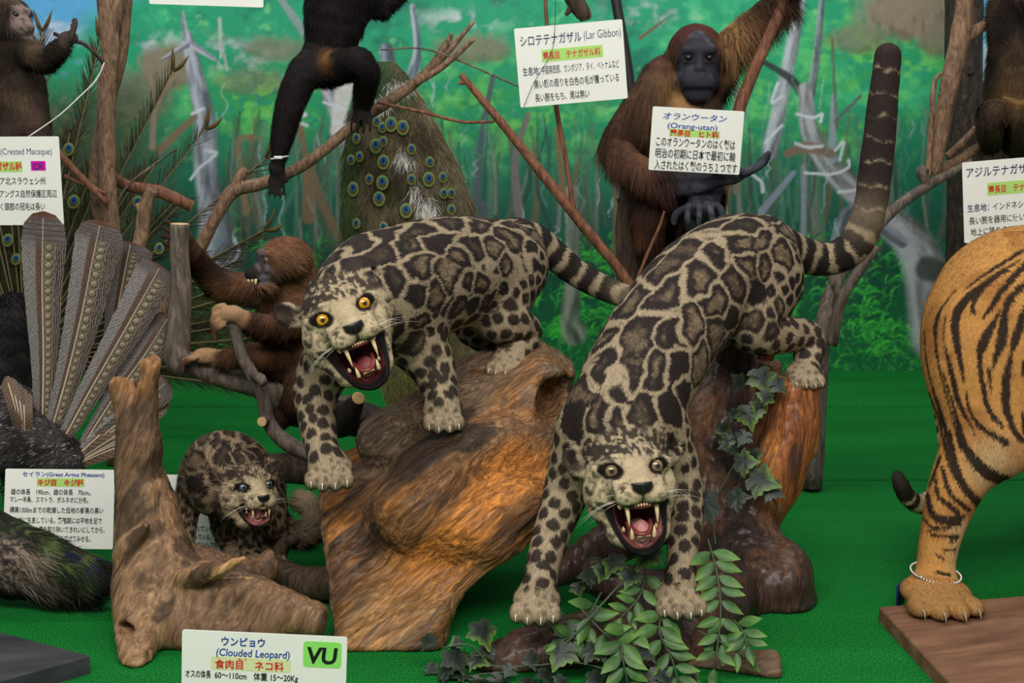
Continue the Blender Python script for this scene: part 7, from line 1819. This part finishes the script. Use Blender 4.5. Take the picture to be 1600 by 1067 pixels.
def build_plants():
    r = np.random.default_rng(77)
    # ivy over the stump
    t = empty('ivy_garland', P(1170, 700, 2.9), 'artificial ivy with dark lobed leaves trailing down the tall stump', 'artificial ivy')
    for st in ([(1215, 585, 3.0), (1196, 625, 2.95), (1172, 670, 2.93), (1150, 720, 2.92), (1120, 775, 2.88), (1090, 830, 2.78)], [(1172, 670, 2.93), (1160, 655, 2.9), (1172, 632, 2.92), (1185, 605, 2.95)], [(1160, 700, 2.92), (1150, 690, 2.9), (1140, 670, 2.92)],
               [(1150, 722, 2.9), (1180, 745, 2.88), (1205, 775, 2.87), (1222, 800, 2.86)], [(1120, 775, 2.86), (1112, 800, 2.8), (1118, 850, 2.72)]):
        V, F = tube(np.array([P(*q) for q in st]), .0022, 6, 24, .1); mesh('stem', V, F, STEMM, t)
    for x, y, s, Y in ((1185, 592, 36, 2.94), (1160, 612, 24, 2.95), (1208, 604, 24, 2.93), (1168, 648, 34, 2.9), (1142, 652, 24, 2.93), (1128, 672, 22, 2.93), (1190, 638, 24, 2.9), (1150, 700, 28, 2.9), (1166, 684, 22, 2.88), (1172, 762, 42, 2.85), (1150, 735, 32, 2.86), (1196, 772, 30, 2.85), (1118, 800, 44, 2.72),
                       (1140, 792, 30, 2.74), (1096, 796, 30, 2.72), (1176, 712, 22, 2.88), (1136, 690, 20, 2.9), (1200, 622, 22, 2.91)):
        a = r.normal(-1.6, .9); leaf_at(t, P(x, y - s * .4, Y), s * 1.25 * Y / FPX, np.array([math.cos(a), -.35, math.sin(a)]), unit(np.array([r.normal(0, .4), -1, .5 + r.normal(0, .3)])), 'ivy', r)
    # ivy along the front root
    t = empty('ivy_garland', P(800, 1045, 2.45), 'artificial ivy with grey-green lobed leaves lying along the front root below the roaring leopard', 'artificial ivy')
    for st in ([(1000, 872, 2.52), (975, 905, 2.48), (935, 950, 2.45), (890, 1000, 2.43), (850, 1030, 2.43)], [(690, 1012, 2.44), (735, 1008, 2.44), (770, 1040, 2.43), (830, 1040, 2.42), (900, 1035, 2.42), (960, 1050, 2.41)], [(690, 1065, 2.43), (740, 1055, 2.43), (790, 1050, 2.42)], [(890, 915, 2.6), (930, 905, 2.55), (985, 895, 2.5)]):
        V, F = tube(np.array([P(*q) for q in st]), .0020, 6, 24, .1); mesh('stem', V, F, STEMM, t)
    for x, y, s, Y in ((1020, 868, 40, 2.50), (965, 878, 36, 2.52), (928, 908, 26, 2.52), (945, 890, 26, 2.54), (900, 918, 20, 2.58), (985, 900, 26, 2.49), (748, 985, 42, 2.46), (674, 1000, 26, 2.46), (703, 1028, 40, 2.44), (688, 1058, 34, 2.43), (726, 1058, 28, 2.43), (782, 1062, 28, 2.42), (828, 1030, 24, 2.43), (884, 1018, 42, 2.42), (915, 1022, 32, 2.42),
                       (960, 1036, 26, 2.41), (1012, 1062, 38, 2.40), (800, 1046, 20, 2.42), (850, 1052, 26, 2.42), (940, 960, 22, 2.47), (750, 1066, 24, 2.42), (820, 1068, 26, 2.41), (880, 1064, 22, 2.41), (720, 1005, 18, 2.45), (668, 1046, 22, 2.46), (770, 1020, 26, 2.45), (860, 960, 26, 2.5), (895, 985, 30, 2.45), (1000, 1020, 30, 2.41), (1040, 1055, 30, 2.4), (735, 1035, 30, 2.44), (925, 1058, 30, 2.41), (1075, 1060, 24, 2.42)):
        a = r.normal(-1.3, 1.0); leaf_at(t, P(x, y - s * .3, Y), s * 1.25 * Y / FPX, np.array([math.cos(a), -.5, math.sin(a) * .8]), unit(np.array([r.normal(0, .4), -.7, .9])), 'ivy', r)
    # pinnate sprays
    t = empty('leafy_plant', P(1040, 1040, 2.46), 'artificial plant with bright green paired leaflets at the feet of the roaring leopard', 'artificial plant')
    for st, n, L in (([(1106, 842, 2.54), (1120, 895, 2.49), (1126, 960, 2.45), (1116, 1045, 2.41)], 8, 36), ([(1146, 968, 2.46), (1160, 985, 2.44), (1168, 1010, 2.42)], 3, 34), ([(905, 948, 2.47), (945, 990, 2.43), (975, 1010, 2.41)], 3, 38), ([(1040, 945, 2.47), (1030, 985, 2.43), (1050, 1030, 2.41), (1062, 1075, 2.39)], 6, 38),
                     ([(990, 960, 2.45), (972, 1005, 2.41), (975, 1040, 2.39), (985, 1085, 2.38)], 5, 40), ([(940, 925, 2.5), (905, 985, 2.45), (880, 1000, 2.43)], 4, 36), ([(1010, 885, 2.52), (1000, 930, 2.48), (970, 965, 2.45)], 4, 32), ([(1090, 985, 2.45), (1130, 1005, 2.43), (1170, 1030, 2.42)], 3, 30)):
        S = resample(np.array([P(*q) for q in st]), 40); V, F = tube(S[::3], .0018, 6); mesh('stem', V, F, STEMM, t)
        T = unit(np.gradient(S, axis=0))
        for k in range(n):
            i = int(4 + (35 * (k + .3) / n)); side = unit(np.cross(T[i], [0, -1, .3]))
            for sd in (-1, 1):
                d = T[i] * .55 + side * sd * 1.0 + np.array([0, -.25, .05]) + r.normal(0, .14, 3)
                leaf_at(t, S[i] + side * sd * .002, L * S[i][1] / FPX * (1.32 - .3 * k / n), d, unit(np.array([r.normal(0, .25), -.75, .75])), 'lance', r)
        leaf_at(t, S[-1], L * S[-1][1] / FPX, T[-1] + r.normal(0, .1, 3), unit(np.array([0, -.8, .7])), 'lance', r)

build_signs(); build_plants()
# ================================================================== camera, light
cam = bpy.data.cameras.new('camera'); co = bpy.data.objects.new('camera', cam); C.objects.link(co)
cam.sensor_width = 36; cam.lens = FPX / 1600 * 36; cam.clip_start = .05
co.location = (0, 0, CAMZ); co.rotation_euler = (math.pi / 2 - PITCH, 0, 0)
cam.dof.use_dof = True; cam.dof.focus_distance = 2.62; cam.dof.aperture_fstop = 14
SC.camera = co

def area(name, loc, target, sx, sy, power, colr):
    l = bpy.data.lights.new(name, 'AREA'); l.shape = 'RECTANGLE'; l.size = sx; l.size_y = sy; l.energy = power; l.color = colr
    o = bpy.data.objects.new(name, l); C.objects.link(o); o.location = loc
    o.rotation_euler = (Vector(target) - Vector(loc)).to_track_quat('-Z', 'Y').to_euler()
    return o
area('ceiling_lamp_front', (-.2, .1, 2.75), (0, 3.2, .4), 3.4, .9, 118, (1, .965, .91))
area('ceiling_lamp_middle', (.2, 3.3, 3.0), (0.2, 3.6, 0), 4.0, .4, 34, (1, .97, .92))
area('ceiling_lamp_back', (0, 4.3, 2.9), (0, 5.37, .9), 5.0, .3, 30, (1, .98, .95))
wd = bpy.data.worlds.new('world'); SC.world = wd; wd.use_nodes = True
bg = wd.node_tree.nodes['Background']; bg.inputs[0].default_value = (.92, .96, 1, 1); bg.inputs[1].default_value = .26
SC.view_settings.view_transform = 'Standard'; SC.view_settings.look = 'None'; SC.view_settings.gamma = 1; SC.view_settings.exposure = .08
SC.cycles.use_denoising = True
SC.cycles.max_bounces = 6
